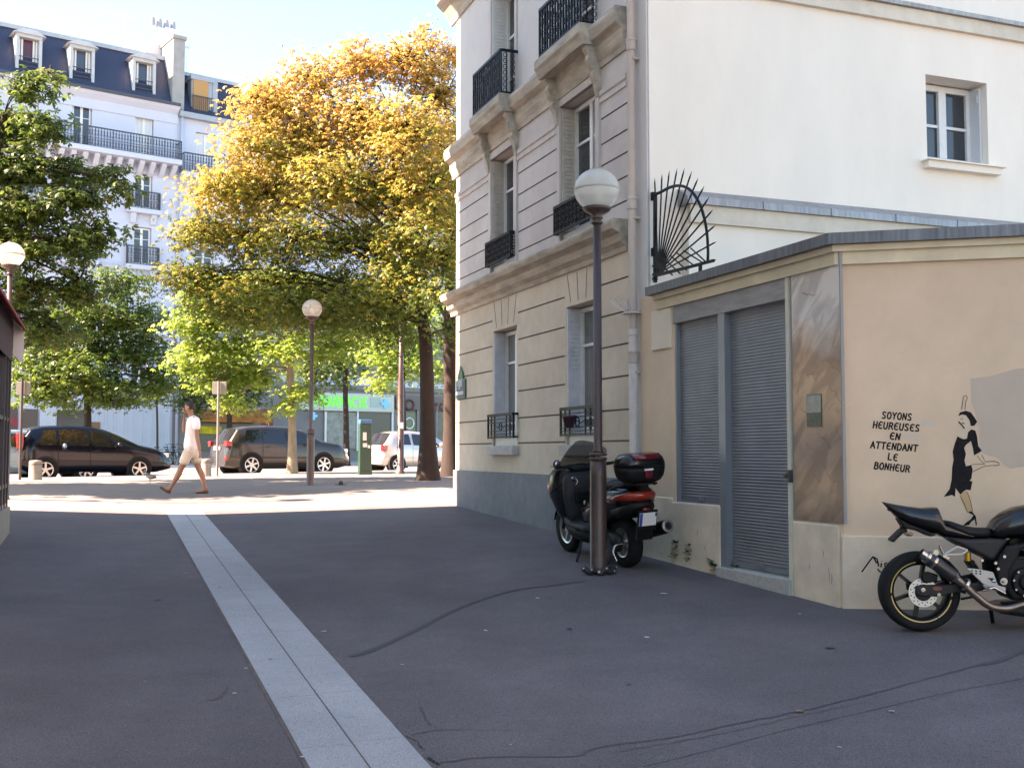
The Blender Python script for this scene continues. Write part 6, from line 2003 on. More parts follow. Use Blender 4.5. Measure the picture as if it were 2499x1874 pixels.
def hand(prev, wrist, direction, palm_n, curl, sgn):
    w = Vector(wrist); d = Vector(direction).normalized(); n = Vector(palm_n).normalized(); s = d.cross(n).normalized()
    pm = S.add((w + d * .05)[:], (.030, .018), prev)
    for k, ln in enumerate((.068, .078, .074, .058)):
        o_ = (k - 1.5) * .019
        a = w + d * .085 + s * o_
        b = a + d * ln * .5 + n * curl * ln * .35
        c = b + d * ln * .35 * (1 - curl) + n * curl * ln * .6
        S.chain(pm, [(a[:], .0105), (b[:], .0095), (c[:], .008)])
    a = w + d * .035 + s * sgn * .032 + n * .008
    S.chain(pm, [(a[:], .012), ((a + d * .035 + s * sgn * .014 + n * .012)[:], .0105), ((a + d * .062 + n * .02)[:], .009)])
ar = S.chain(chest, [(J(640, 455, .16), .062), (J(668, 480, .205), .058), (J(690, 610, .225), .047), (J(700, 720, .23), .041), (J(722, 810, .235), .040), (J(738, 895, .235), .029)])
hand(ar, J(738, 895, .235), Vector(J(752, 985, .235)) - Vector(J(738, 895, .235)), (1, -.3, 0), .35, 1)
ar = S.chain(chest, [(J(560, 460, -.15), .062), (J(525, 485, -.195), .056), (J(470, 580, -.20), .046), (J(438, 655, -.19), .041), (J(445, 550, -.15), .039), (J(462, 455, -.08), .028)])
hand(ar, J(462, 455, -.08), Vector(J(478, 390, -.03)) - Vector(J(462, 455, -.08)), (-.8, .5, 0), .5, -1)
body = skin_mesh('body', S.v, S.e, S.r, M_skin, man)
# face: nose, brow, eyes, mouth and ears
mb = MB(); mb.smooth = True
fx = Vector(J(470, 318))
mb.ball((fx.x + .0, 0, fx.z - .018), (.022, .014, .030), 10, 8); mb.ball((fx.x - .030, 0, fx.z - .078), (.030, .034, .026), 10, 8); mb.ball((fx.x - .022, 0, fx.z + .032), (.020, .052, .014), 10, 6)
for sg in (-1, 1): mb.ball((J(548, 312)[0], sg * .086, J(548, 312)[2]), (.020, .012, .032), 10, 8)
mb.build('face', M_skin, man)
for sg in (-1, 1):
    mb = MB(); mb.ball((fx.x - .013, sg * .034, fx.z + .010), (.012, .015, .010), 10, 6); mb.build('eye', mat('eye_dark', (.03, .02, .018), .3), man)
mb = MB(); mb.ball((fx.x - .012, 0, fx.z - .058), (.012, .026, .006), 10, 6); mb.build('mouth', mat('lip', (.26, .09, .075), .5), man)
mb = MB(); mb.smooth = True
hc = Vector(J(556, 282))
rg = []
for i in range(9):
    a = i / 8
    z = hc.z - .075 + .165 * a
    q = math.sqrt(max(.02, 1 - (max(0, a - .35) / .66) ** 2))
    x0 = hc.x - .098 * q; x1 = hc.x + (.02 + .09 * min(1, max(0, (a - .30) * 3.2))) * q
    rg.append([Vector(((x0 + x1) / 2 + (x1 - x0) / 2 * math.cos(t_), .103 * q * math.sin(t_) * (1.0 if a > .2 else .92), z)) for t_ in [2 * math.pi * k / 18 for k in range(18)]])
mb.loft(rg, True); mb.build('hair', M_hair, man)
mb = MB(); mb.tube([(fx.x + .04, -.005, fx.z - .06), (fx.x - .015, 0, fx.z - .058)], .005, 6); mb.build('cigarette', M_plate, man)
M_shirt = mat('white_cotton', (.80, .78, .78), .85, bump=.2, bscale=14)
M_short = mat('beige_cotton', (.60, .52, .42), .85, var=.04, scale=6, bump=.25, bscale=12)
S2 = SK()
a0 = S2.add(J(585, 545), (.185, .145))
S2.chain(a0, [(J(578, 680), (.172, .140)), (J(572, 790), (.182, .150)), (J(575, 910), (.195, .162))])
n0 = S2.chain(a0, [(J(588, 455), (.135, .115)), (J(574, 425), (.075, .075))])
S2.chain(a0, [(J(640, 462, .12), (.105, .095)), (J(668, 488, .19), (.098, .09)), (J(684, 550, .22), (.085, .08)), (J(690, 625, .228), (.086, .08))])
S2.chain(a0, [(J(556, 465, -.12), (.105, .095)), (J(530, 490, -.18), (.095, .088)), (J(505, 530, -.20), (.082, .076)), (J(476, 578, -.205), (.080, .074))])
skin_mesh('t_shirt', S2.v, S2.e, S2.r, M_shirt, man)
S3 = SK()
a0 = S3.add(J(580, 900), (.172, .145))
S3.chain(a0, [(J(578, 830), (.165, .14))])
for y, hip, kn in ((.092, (530, 960), (495, 1085)), (-.092, (625, 960), (648, 1075))):
    S3.chain(a0, [(J(*hip, y), (.125, .118)), (J((hip[0] + kn[0]) / 2, (hip[1] + kn[1]) / 2, y), (.118, .112)), (J(*kn, y), (.112, .105))])
skin_mesh('shorts', S3.v, S3.e, S3.r, M_short, man)
M_shoe = mat('brown_suede', (.10, .045, .026), .8)
for nm, pts, y in (('shoe', [(340, 1440), (300, 1435), (250, 1408), (185, 1372)], .095), ('shoe', [(805, 1450), (760, 1448), (700, 1452), (625, 1462)], -.095)):
    S4 = SK()
    S4.chain(None, [(J(*pts[0], y), .045), (J(*pts[1], y), (.050, .042)), (J(*pts[2], y), (.050, .034)), (J(*pts[3], y), (.040, .022))])
    skin_mesh(nm, S4.v, S4.e, S4.r, M_shoe, man)
# ================================================================= black maxi scooter behind the lamp
M_blk = mat('gloss_black_plastic', (.004, .0042, .0055), .25, coat=.3, spec=.35)
M_mblk = mat('matt_black_plastic', (.007, .007, .008), .55, spec=.25)
M_gry = mat('dark_grey_plastic', (.018, .018, .020), .55, spec=.3)
M_seatm = mat('seat_vinyl', (.006, .006, .007), .5, spec=.25, bump=.2, bscale=200)
M_chr = mat('chrome', (.40, .40, .40), .24, metal=1.0)
M_steel = mat('brushed_steel', (.34, .33, .32), .32, metal=.9, var=.15, scale=20)
M_lens = mat('red_orange_lens', (.30, .022, .010), .12, coat=.5)
M_lensr = mat('red_reflector', (.15, .005, .010), .12, coat=.5)
M_smoke = mat('smoked_screen', (.03, .02, .02), .12, spec=.5)
M_smoke.node_tree.nodes['Principled BSDF'].inputs['Alpha'].default_value = .55
SCK = .92
gr = gp(1531, 1383)
gf = gr
best = 9
for i in range(300):
    th_ = R(90 + i * .15)
    q_ = gr + Vector((math.cos(th_), math.sin(th_), 0)) * (1.50 * SCK)
    e_ = abs(CX + FPX * q_.x / q_.y - 1392)
    if e_ < best: best = e_; hd_ = th_; gf = q_
gf.z = pave_z(gf.x, gf.y)
tilt = -math.atan2(gf.z - gr.z, 1.50 * SCK)
from mathutils import Euler
sc_rot = (Matrix.Rotation(hd_, 3, 'Z') @ Matrix.Rotation(tilt, 3, 'Y') @ Matrix.Rotation(R(-4), 3, 'X')).to_euler()
sc = thing('scooter', 'black maxi scooter with a rear top box parked behind the near lamp post', 'scooter', gr)
sc.rotation_euler = sc_rot
sc.scale = (SCK, SCK, SCK)
sc_wb = 1.50
def wheel2(parent, x, r, w, rimr, spokes=5, mrim=None, y=0.0, name='wheel'):
    mb = MB(); mb.smooth = True
    mb.lathe([(rimr, -w * .42), (r * .93, -w * .5), (r * .99, -w * .26), (r, 0), (r * .99, w * .26), (r * .93, w * .5), (rimr, w * .42)], (x, y, r), 'Y', 36, caps=False)
    t_ = mb.build(name, M_tyre, parent)
    mb = MB()
    mb.lathe([(rimr * 1.02, -w * .42), (rimr * .90, -w * .36), (rimr * .88, 0), (rimr * .90, w * .36), (rimr * 1.02, w * .42)], (x, y, r), 'Y', 36, caps=False)
    mb.lathe([(.05, -w * .4), (.05, w * .4)], (x, y, r), 'Y', 14)
    for k in range(spokes):
        a = 2 * math.pi * k / spokes + .2
        d = Vector((math.cos(a), 0, math.sin(a)))
        mb.bar(Vector((x, y, r)) + d * .03, Vector((x, y, r)) + d * rimr * .92, .038, w * .35, up=(0, 1, 0))
    mb.build('rim', mrim or M_alloy, t_)
    return t_
def sloft(secs, p=2.6, n=22):
    mb = MB(); mb.smooth = True
    mb.loft([superring(x, 0, zc, hy, hz, n, p) for x, zc, hz, hy in secs], True)
    return mb
wheel2(sc, 0, .285, .15, .17, 5)
wheel2(sc, sc_wb, .30, .12, .19, 5, name='wheel')
W_ = sc_wb
sloft([(-.50, .86, .02, .04), (-.46, .85, .07, .13), (-.36, .82, .13, .20), (-.15, .77, .18, .235), (.15, .70, .22, .245), (.45, .62, .22, .235), (.70, .54, .18, .20), (.80, .48, .14, .17)]).build('rear_body', M_blk, sc)
sloft([(.40, .36, .14, .20), (.55, .36, .16, .23), (.80, .34, .15, .24), (1.05, .36, .14, .23), (1.20, .42, .16, .20)]).build('footboard', M_mblk, sc)
# front fairing, built upwards
mb = MB(); mb.smooth = True
mb.loft([superring(z, cx, 0, hx, hy, 24, 2.5, 'z') if False else [Vector((cx + hx * math.copysign(abs(math.cos(a)) ** .8, math.cos(a)), hy * math.copysign(abs(math.sin(a)) ** .8, math.sin(a)), z)) for a in [2 * math.pi * k / 24 for k in range(24)]]
         for z, cx, hx, hy in ((.30, 1.16, .06, .15), (.40, 1.20, .10, .20), (.55, 1.26, .16, .26), (.72, 1.32, .24, .30), (.86, 1.36, .27, .31), (.98, 1.34, .24, .30), (1.06, 1.28, .18, .27), (1.11, 1.22, .12, .23))], True)
mb.build('front_fairing', M_blk, sc)
mb = MB(); mb.smooth = True
mb.loft([[Vector((cx + hx * math.cos(a), hy * math.sin(a), z)) for a in [2 * math.pi * k / 20 for k in range(20)]] for z, cx, hx, hy in ((.36, 1.02, .05, .20), (.55, 1.05, .06, .25), (.78, 1.06, .09, .27), (.95, 1.08, .11, .25), (1.04, 1.12, .10, .20))], True)
mb.build('leg_shield', M_gry, sc)
# seat in two steps
sloft([(-.34, .955, .035, .12), (-.28, .965, .05, .15), (-.05, .95, .06, .165), (.12, .935, .065, .165), (.22, .88, .065, .16), (.45, .845, .06, .16), (.64, .85, .055, .12), (.72, .86, .03, .07)], 2.4).build('seat', M_seatm, sc)
# screen
mb = MB(); mb.smooth = True
rows_ = []
for i in range(7):
    q = i / 6
    z = 1.02 + .40 * q; x = 1.52 - .46 * q; hw = .255 - .07 * q ** 2
    rows_.append([Vector((x - .16 * (abs(k) / 5) ** 2, hw * k / 5, z - .02 * (abs(k) / 5) ** 2 - (.03 * (abs(k) / 5) ** 2 if i == 6 else 0))) for k in range(-5, 6)])
mb.loft(rows_, False, closed=False)
o = mb.build('windscreen', M_smoke, sc, fix=False)
md = o.modifiers.new('solid', 'SOLIDIFY'); md.thickness = .006
# bars, grips, mirrors, dashboard
mb = MB(); mb.tube(curve_pts([(.98, -.36, 1.12), (1.02, -.20, 1.10), (1.12, 0, 1.05), (1.02, .20, 1.10), (.98, .36, 1.12)], 4), .013, 8); hb = mb.build('handlebar', M_mblk, sc)
for s in (-1, 1):
    mb = MB(); mb.tube([(.97, s * .28, 1.115), (.965, s * .41, 1.125)], .021, 10); mb.build('grip', M_seatm, hb)
    mb = MB(); mb.tube([(1.05, s * .22, 1.10), (1.10, s * .34, 1.12), (1.06, s * .42, 1.13)], .006, 6); mb.build('brake_lever', M_steel, hb)
    my, mz = (.23, 1.13) if s > 0 else (-.40, 1.25)
    mb = MB(); mb.tube(curve_pts([(1.34, s * .22, 1.0), (1.33, my * .9, mz - .08), (1.29, my, mz - .03)], 4), .008, 6)
    mb.ball((1.28, my, mz), (.028, .055 if s > 0 else .070, .058), 14, 8)
    mr_ = mb.build('mirror', M_mblk, sc)
    mb = MB(); mb.ball((1.258, my, mz), (.012, .044 if s > 0 else .058, .047), 14, 8); mb.build('mirror_glass', M_chr, mr_)
mb = MB(); mb.box((1.08, -.15, 1.06), (1.22, .15, 1.12)); mb.build('dashboard', M_mblk, sc, bevel=.02)
mb = MB(); mb.lathe([(.025, 0), (.025, -.012), (.015, -.014)], (.975, .16, .97), 'X', 12); mb.build('ignition_lock', M_chr, sc)
mb = MB(); mb.lathe([(.024, 0), (.024, .012)], (.52, .238, .72), 'Y', 12); mb.build('seat_lock', M_chr, sc)
mb = MB(); mb.tube(curve_pts([(.98, .13, .97), (.95, .12, .93), (.955, .14, .89)], 4), .007, 6); mb.build('key_ring', M_chr, sc)
# panel seams, glove box and inner dashboard
for k_, P_ in enumerate(([(.985, .235, .62), (.975, .16, .80), (.985, .0, .86), (.975, -.16, .80)], [(1.10, .285, .90), (1.30, .318, .80), (1.50, .25, .70)], [(.70, .215, .62), (.30, .252, .70), (-.05, .248, .76)])):
    mb = MB(); mb.tube(curve_pts(P_, 5), .005, 5); mb.build('panel_seam', M_seatm, sc)
mb = MB(); mb.box((.955, -.15, .66), (1.0, .15, .82)); mb.build('glove_box', M_mblk, sc, bevel=.02)
mb = MB(); mb.ball((1.10, 0, 1.08), (.05, .15, .06), 16, 8); mb.build('instrument_hood', M_mblk, sc)
mb = MB(); mb.smooth = True; mb.loft([superring(x, .225, zc, .03, hz, 12, 2.4) for x, zc, hz in ((.45, .40, .03), (.60, .40, .05), (.95, .40, .05), (1.10, .46, .04))], True); mb.build('floor_edge', M_gry, sc)
# tail lamps, rack, top box
mb = MB(); mb.smooth = True
mb.loft([superring(x, 0, zc, hy, hz, 22, 2.6) for x, zc, hz, hy in ((-.515, .855, .02, .05), (-.475, .85, .058, .14), (-.37, .84, .072, .212), (-.2, .815, .060, .242), (-.02, .79, .025, .256))], True)
mb.build('tail_lamp', M_lens, sc)
mb = MB(); mb.smooth = True
mb.loft([superring(x, 0, zc, hy, hz, 22, 2.6) for x, zc, hz, hy in ((-.50, .75, .02, .05), (-.45, .73, .06, .14), (-.32, .70, .10, .20), (-.10, .66, .10, .23))], True)
mb.build('tail_panel', M_mblk, sc)
mb = MB()
for s in (-1, 1): mb.tube(curve_pts([(.0, s * .17, .90), (-.2, s * .19, .95), (-.42, s * .17, .975), (-.54, s * .10, .975)], 4), .014, 6)
mb.box((-.56, -.13, .975), (-.22, .13, .995)); mb.box((-.50, -.05, .90), (-.40, .05, .98))
mb.build('rack', M_mblk, sc)
tb = thing('top_box', 'black rounded top box with red reflectors on the rear rack of the scooter', 'luggage box', gr)
tb.rotation_euler = sc_rot
tb.scale = (SCK, SCK, SCK)
mb = MB(); mb.smooth = True
mb.loft([[Vector((-.40 + hx * math.copysign(abs(math.cos(a)) ** .62, math.cos(a)), hy * math.copysign(abs(math.sin(a)) ** .62, math.sin(a)), z)) for a in [2 * math.pi * k / 32 for k in range(32)]]
         for z, hx, hy in ((.998, .13, .18), (1.02, .17, .22), (1.07, .195, .255), (1.13, .205, .27), (1.165, .207, .272))], True)
mb.build('box_base', M_mblk, tb)
mb = MB(); mb.smooth = True
mb.loft([[Vector((-.40 + hx * math.copysign(abs(math.cos(a)) ** .62, math.cos(a)), hy * math.copysign(abs(math.sin(a)) ** .62, math.sin(a)), z)) for a in [2 * math.pi * k / 32 for k in range(32)]]
         for z, hx, hy in ((1.172, .210, .275), (1.22, .208, .272), (1.27, .192, .252), (1.305, .160, .218), (1.318, .11, .16), (1.322, .04, .08))], True)
mb.build('box_lid', M_blk, tb)
mb = MB(); mb.smooth = True
mb.loft([[Vector((-.40 - hx, -hy, z)), Vector((-.40 - hx * 1.02, 0, z)), Vector((-.40 - hx, hy, z))] for z, hx, hy in ((1.255, .200, .150), (1.285, .186, .175), (1.310, .155, .165), (1.324, .10, .10))], False, closed=False)
o = mb.build('reflector', M_lensr, tb, fix=False); md = o.modifiers.new('s', 'SOLIDIFY'); md.thickness = .012; md.offset = 0
mb = MB(); mb.box((-.625, -.05, 1.135), (-.59, .05, 1.155)); mb.build('lock_tab', M_plate, tb)
mb = MB(); mb.box((-.622, -.045, 1.05), (-.57, .045, 1.125)); mb.build('latch', M_lensr, tb, bevel=.01)
mb = MB(); mb.box((-.55, -.16, 1.305 + .0), (-.53, .02, 1.318)); mb.build('badge', mat('badge_silver', (.5, .4, .4), .3), tb)
# plate, mudguard, exhaust, engine, stands, front mudguard
mb = MB(); mb.T = Matrix.Translation((-.52, 0, .60)) @ Matrix.Rotation(R(-16), 4, 'Y')
mb.box((-.012, -.12, -.14), (.012, .12, .10)); mb.box((.012, -.10, -.26), (.05, .10, -.02)); mud = mb.build('mudguard', M_mblk, sc, bevel=.008)
mb = MB(); mb.T = Matrix.Translation((-.52, 0, .60)) @ Matrix.Rotation(R(-16), 4, 'Y')
mb.box((-.020, -.105, -.075), (-.0125, .105, .075)); npl_ = mb.build('number_plate', M_plate, sc)
mb = MB(); mb.T = Matrix.Translation((-.52, 0, .60)) @ Matrix.Rotation(R(-16), 4, 'Y')
mb.box((-.0215, .070, -.074), (-.0195, .104, .074)); mb.box((-.0215, -.104, .03), (-.0195, -.082, .074)); mb.build('plate_band', mat('plate_blue', (.02, .06, .30), .4), npl_)
mb = MB(); mb.ball((-.50, 0, .70), (.03, .05, .018), 12, 6); mb.build('plate_lamp', M_lens, sc)
mb = MB(); mb.smooth = True
mb.tube([(.50, -.20, .26), (.25, -.24, .28), (.12, -.255, .33)], .03, 10)
mb.tube([(.14, -.26, .32), (.08, -.265, .35), (-.40, -.29, .47), (-.46, -.29, .485)], [.05, .075, .078, .070], 16); mf = mb.build('exhaust', M_mblk, sc)
mb = MB(); mb.smooth = True
ax_ = Vector((-.55, -.02, .14)).normalized() if False else Vector((-.06, 0, .0156)).normalized()
e0 = Vector((-.455, -.29, .484))
mb.tube([e0 - ax_ * .03, e0 + ax_ * .012], .071, 18, caps=False); mb.tube([e0 + ax_ * .012, e0 + ax_ * .016], [.071, .045], 18, caps=False); mb.tube([e0 + ax_ * .016, e0 - ax_ * .03], [.036, .030], 16, caps=False)
mb.build('exhaust_ring', M_steel, mf)
mb = MB(); mb.tube([e0 + ax_ * .010, e0 + ax_ * .013], .045, 16); mb.build('exhaust_core', M_arch, mf)
mb = MB(); mb.smooth = True
mb.loft([superring(x, .12, zc, hy, hz, 16, 3) for x, zc, hz, hy in ((-.10, .30, .05, .03), (-.04, .29, .10, .06), (.20, .30, .11, .07), (.50, .33, .13, .08), (.62, .34, .08, .06))], True); mb.build('engine_case', M_gry, sc)
mb = MB()
for s in (-1, 1): mb.bar((.50, s * .12, .26), (.30, s * .17, .015), .03); mb.bar((.30, s * .17, .015), (.26, s * .20, .012), .04, .02)
mb.bar((.36, -.15, .09), (.36, .15, .09), .025); mb.build('centre_stand', M_steel, sc)
mb = MB(); mb.bar((.75, .20, .24), (.62, .34, .02), .025); mb.build('side_stand', M_mblk, sc)
mb = MB(); mb.smooth = True
rows_ = []
for i in range(11):
    a = R(15 + 15 * i)
    rows_.append([Vector((W_ + (.33 - .02 * (k / 3) ** 2) * math.cos(a), .075 * k / 3, .30 + (.33 - .02 * (k / 3) ** 2) * math.sin(a))) for k in range(-3, 4)])
mb.loft(rows_, False, closed=False); o = mb.build('front_mudguard', M_blk, sc, fix=False); md = o.modifiers.new('s', 'SOLIDIFY'); md.thickness = .006
mb = MB()
for s in (-1, 1): mb.tube([(W_, s * .085, .30), (1.34, s * .085, .72)], .024, 8)
mb.build('fork', M_gry, sc)
mb = MB()
for s in (-1, 1): mb.ball((1.53, s * .14, .84), (.07, .10, .05), 14, 8)
mb.build('headlight', M_clear, sc)
mb = MB()
for s in (-1, 1): mb.box((.74, s * .24 - .04, .36), (.98, s * .24 + .04, .39))
mb.build('footrest', M_gry, sc)
# security chain around the lamp foot
ch_ = thing('chain_lock', 'black chain lock with pale lettering looped around the foot of the near lamp', 'chain lock', g1_)
rnd = random.Random(4)
P = []
for i in range(26):
    a = -2.9 + i * .16
    P.append(Vector((.15 * math.cos(a) * (1 + .1 * math.sin(i)), .15 * math.sin(a), .035 + .02 * math.sin(i * 1.3))))
P += [P[-1] + Vector((.05, .06, .06)), P[-1] + Vector((.08, .12, .18)), P[-1] + Vector((.05, .22, .30)), P[-1] + Vector((-.03, .34, .26))]
mb = MB(); mb.tube(P, .030, 8); mb.build('sleeve', mat('chain_sleeve', (.018, .018, .02), .7), ch_)
mb = MB()
for i in range(2, 25, 3):
    c = P[i]; n_ = Vector((c.x, c.y, 0)).normalized()
    mb = MB(); mb.T = Matrix.Translation(c + n_ * .022 + Vector((0, 0, .012))) @ Matrix.Rotation(math.atan2(n_.y, n_.x), 4, 'Z')
    mb.box((-.006, -.012 * rnd.uniform(.3, 1), -.010), (.0095, .012 * rnd.uniform(.5, 1), .016 * rnd.uniform(.2, 1))); mb.build('printed_mark', mat('print_white', (.45, .44, .4), .6), ch_)
mb = MB(); q = Vector((.19, .02, .14)); mb.tube(curve_pts([q + Vector((.0, 0, -.02)), q + Vector((-.035, .02, .06)), q + Vector((-.01, .05, .13)), q + Vector((.07, .08, .15))], 4), .012, 8); mb.build('shackle', M_chr, ch_)

# ================================================================= black motorcycle at the right edge
gm_ = gp(2244, 1538)
KM = gm_.y / FPX / 4.365
mo = thing('motorcycle', 'black naked motorcycle with gold rim tape parked under the stencilled woman', 'motorcycle', gm_, R(-4))
def ML(zx, zy, y=0.0): return Vector(((zx - 716) * KM, y, (1565 - zy) * KM))
def plate(name, pts, y0, y1, m, bev=.012, parent=None, smooth_pts=True):
    mb = MB()
    P = [ML(*p) for p in pts]
    mb.prism([(p.x, p.z) for p in P], y0, y1, 'xz')
    return mb.build(name, m, parent or mo, bevel=bev, bseg=3)
rw = (1565 - 1150) * KM
mb = MB(); mb.smooth = True
WT = .180
mb.lathe([(rw * .755, -WT * .40), (rw * .80, -WT * .46), (rw * .90, -WT * .5), (rw * .965, -WT * .38), (rw * .995, -WT * .16), (rw, 0), (rw * .995, WT * .16), (rw * .965, WT * .38), (rw * .90, WT * .5), (rw * .80, WT * .46), (rw * .755, WT * .40)], (0, 0, rw), 'Y', 56, caps=False)
tw = mb.build('wheel', M_tyre, mo)
M_brim = mat('black_rim', (.005, .005, .0055), .35, spec=.3)
mb = MB(); mb.smooth = True
mb.lathe([(rw * .77, -WT * .40), (rw * .70, -WT * .37), (rw * .66, -WT * .25), (rw * .65, 0), (rw * .66, WT * .25), (rw * .70, WT * .37), (rw * .77, WT * .40)], (0, 0, rw), 'Y', 56, caps=False)
mb.smooth = False
mb.lathe([(.05, -WT * .45), (.05, WT * .45)], (0, 0, rw), 'Y', 16)
for k in range(6):
    a = R(20 + 60 * k); d = Vector((math.cos(a), 0, math.sin(a)))
    mb.bar(Vector((0, -.01, rw)) + d * .04, Vector((0, -.01, rw)) + d * rw * .67, .022, .05, up=(0, 1, 0))
mb.build('rim', M_brim, tw)
mb = MB()
for (a0, a1) in ((100, 182), (188, 300), (302, 345), (-8, 20)):
    n = max(3, int((a1 - a0) / 6)); R0 = []; R1 = []
    for i in range(n + 1):
        a = R(a0 + (a1 - a0) * i / n)
        R0.append(Vector((rw * .735 * math.cos(a), -WT * .400, rw + rw * .735 * math.sin(a)))); R1.append(Vector((rw * .765 * math.cos(a), -WT * .412, rw + rw * .765 * math.sin(a))))
    mb.loft([R0, R1], False, closed=False)
mb.build('rim_tape', mat('gold_tape', (.52, .36, .12), .4), tw, fix=False)
mb = MB()
rd = 150 * KM
mb.lathe([(rd * .58, -.115), (rd, -.115), (rd, -.110), (rd * .58, -.110)], (0, 0, rw), 'Y', 40, caps=False)
for k in range(26):
    a = 2 * math.pi * k / 26; q = rd * (.70 if k % 2 else .86)
    mb.cur = 1
    mb.lathe([(.0055, -.1158), (.0001, -.1159)], (q * math.cos(a), 0, rw + q * math.sin(a)), 'Y', 6)
mb.cur = 0
mb.build('brake_disc', [mat('disc_steel', (.55, .54, .52), .35, metal=.6), M_arch], tw)
mb = MB(); mb.lathe([(rd * .60, -.112), (rd * .60, -.090), (.03, -.085)], (0, 0, rw), 'Y', 20); mb.build('disc_carrier', M_mblk, tw)
# swing arm, caliper, mudguard
plate('swing_arm', [(630, 1080), (700, 1070), (1000, 1060), (1250, 1040), (1420, 960), (1450, 1060), (1290, 1130), (1000, 1150), (880, 1190), (700, 1185), (640, 1170)], -.135, -.100, M_gry, .012)
plate('swing_arm', [(630, 1080), (1000, 1060), (1420, 960), (1450, 1060), (1000, 1150), (640, 1170)], .10, .135, M_gry, .012)
plate('brake_caliper', [(700, 940), (760, 930), (860, 960), (850, 1030), (720, 1050), (690, 1010)], -.15, -.105, M_mblk)
mb = MB(); a_ = ML(850, 1102, -.137)
mb.loft([[a_ + Vector((50 * KM * math.cos(2 * math.pi * k / 18) * s_, -.003 * i, 22 * KM * math.sin(2 * math.pi * k / 18) * s_)) for k in range(18)] for i, s_ in ((0, 1), (1, .97))], True); mb.build('oval_badge', mat('badge_red', (.20, .05, .04), .5), mo)
mb = MB(); mb.lathe([(.020, -.137), (.018, -.150), (.012, -.152)], (ML(700, 1120).x, 0, ML(700, 1120).z), 'Y', 8); mb.lathe([(.016, -.137), (.014, -.148)], (ML(862, 1165).x, 0, ML(862, 1165).z), 'Y', 8); mb.build('axle_nut', M_chr, mo)
mb = MB(); mb.smooth = True
rows_ = []
for i in range(9):
    a = R(-2 + 12 * i)
    rows_.append([Vector((rw * 1.07 * math.cos(a), .088 * k / 3, rw + (rw * 1.07 - .02 * (k / 3) ** 2) * math.sin(a))) for k in range(-3, 4)])
mb.loft(rows_[:6], False, closed=False); o = mb.build('hugger', M_mblk, mo, fix=False); md = o.modifiers.new('s', 'SOLIDIFY'); md.thickness = .005
# exhaust on the near side
mb = MB(); mb.smooth = True
E0, E1 = ML(715, 765, -.20), ML(1000, 975, -.19)
dd = (E1 - E0).normalized()
mb.tube([E0 + dd * .012, E0 + dd * .03, E1 - dd * .02, E1], [.043, .049, .049, .046], 24); can = mb.build('exhaust_can', mat('carbon_can', (.02, .02, .022), .35, var=.15, scale=60), mo)
mb = MB(); mb.smooth = True
for q, r0 in ((0, .047), (.055, .0505), (.33, .0505)):
    mb = MB(); mb.smooth = True; mb.tube([E0 + dd * q, E0 + dd * (q + .02)], r0 + .002, 24); mb.build('can_band', M_chr, can)
mb = MB(); mb.smooth = True
mb.tube([E1 - dd * .012, E1 + dd * .02], [.050, .034], 24); mb.build('can_cone', M_chr, can)
mb = MB(); mb.smooth = True; mb.tube([E0 - dd * .045, E0 + dd * .01], [.034, .036], 20, caps=False); mb.tube([E0 - dd * .044, E0 + dd * .01], [.028, .028], 20, caps=False); mb.build('tail_pipe', M_chr, can)
mb = MB(); mb.smooth = True
mb.tube(curve_pts([E1, ML(1090, 1050, -.185), ML(1200, 1150, -.18), ML(1320, 1250, -.17), ML(1420, 1290, -.16), ML(1560, 1295, -.15), ML(1750, 1240, -.14), ML(1950, 1200, -.11), ML(2150, 1130, -.08), ML(2200, 900, -.06)], 5), .027, 14)
mb.build('exhaust_pipe', mat('tinted_steel', (.22, .185, .16), .38, metal=.9, var=.2, scale=8), mo)
# pillion bracket and rider foot plate
def frame_plate(name, outer, y0, y1, m):
    mb = MB()
    P = [ML(*p) for p in outer]
    for i in range(len(P)):
        a, b = P[i].copy(), P[(i + 1) % len(P)].copy(); a.y = b.y = (y0 + y1) / 2
        mb.bar(a, b, .016, abs(y1 - y0), up=(0, 1, 0))
    return mb.build(name, m, mo, bevel=.003)
frame_plate('pillion_bracket', [(905, 752), (1045, 665), (1150, 705), (1090, 745)], -.175, -.160, mat('bare_alloy', (.33, .33, .34), .4, metal=.8))
mb = MB(); mb.bar(ML(900, 760, -.165), ML(960, 790, -.165), .022, .018); mb.bar(ML(905, 745, -.17), ML(860, 660, -.19), .012); mb.lathe([(.021, -.19), (.021, -.165)], (ML(822, 725).x, 0, ML(822, 725).z), 'Y', 14); mb.build('pillion_peg', M_chr, mo)
plate('foot_plate', [(1130, 885), (1250, 895), (1405, 925), (1450, 1060), (1530, 1080), (1520, 1150), (1430, 1120), (1290, 1040)], -.165, -.150, mat('bare_alloy', (0, 0, 0)), .004)
mb = MB()
for i in range(3):
    for j in range(2):
        mb.lathe([(.007, -.1655), (.0005, -.1657)], (ML(1190 + i * 42, 912 + j * 26 + i * 3).x, 0, ML(1190 + i * 42, 912 + j * 26 + i * 3).z), 'Y', 8)
P = [ML(*p, -.166) for p in ((1340, 985), (1400, 985), (1425, 1040))]
mb.poly(P); mb.build('plate_hole', M_arch, mo, fix=False)
mb = MB(); mb.tube([ML(1300, 1070, -.17), ML(1290, 1085, -.27)], .016, 10); mb.tube([ML(1280, 1110, -.19), ML(1400, 1080, -.18), ML(1510, 1140, -.18)], .011, 8); mb.tube([ML(1390, 1020, -.17), ML(1420, 1010, -.17)], .012, 8); mb.build('brake_pedal', M_chr, mo)
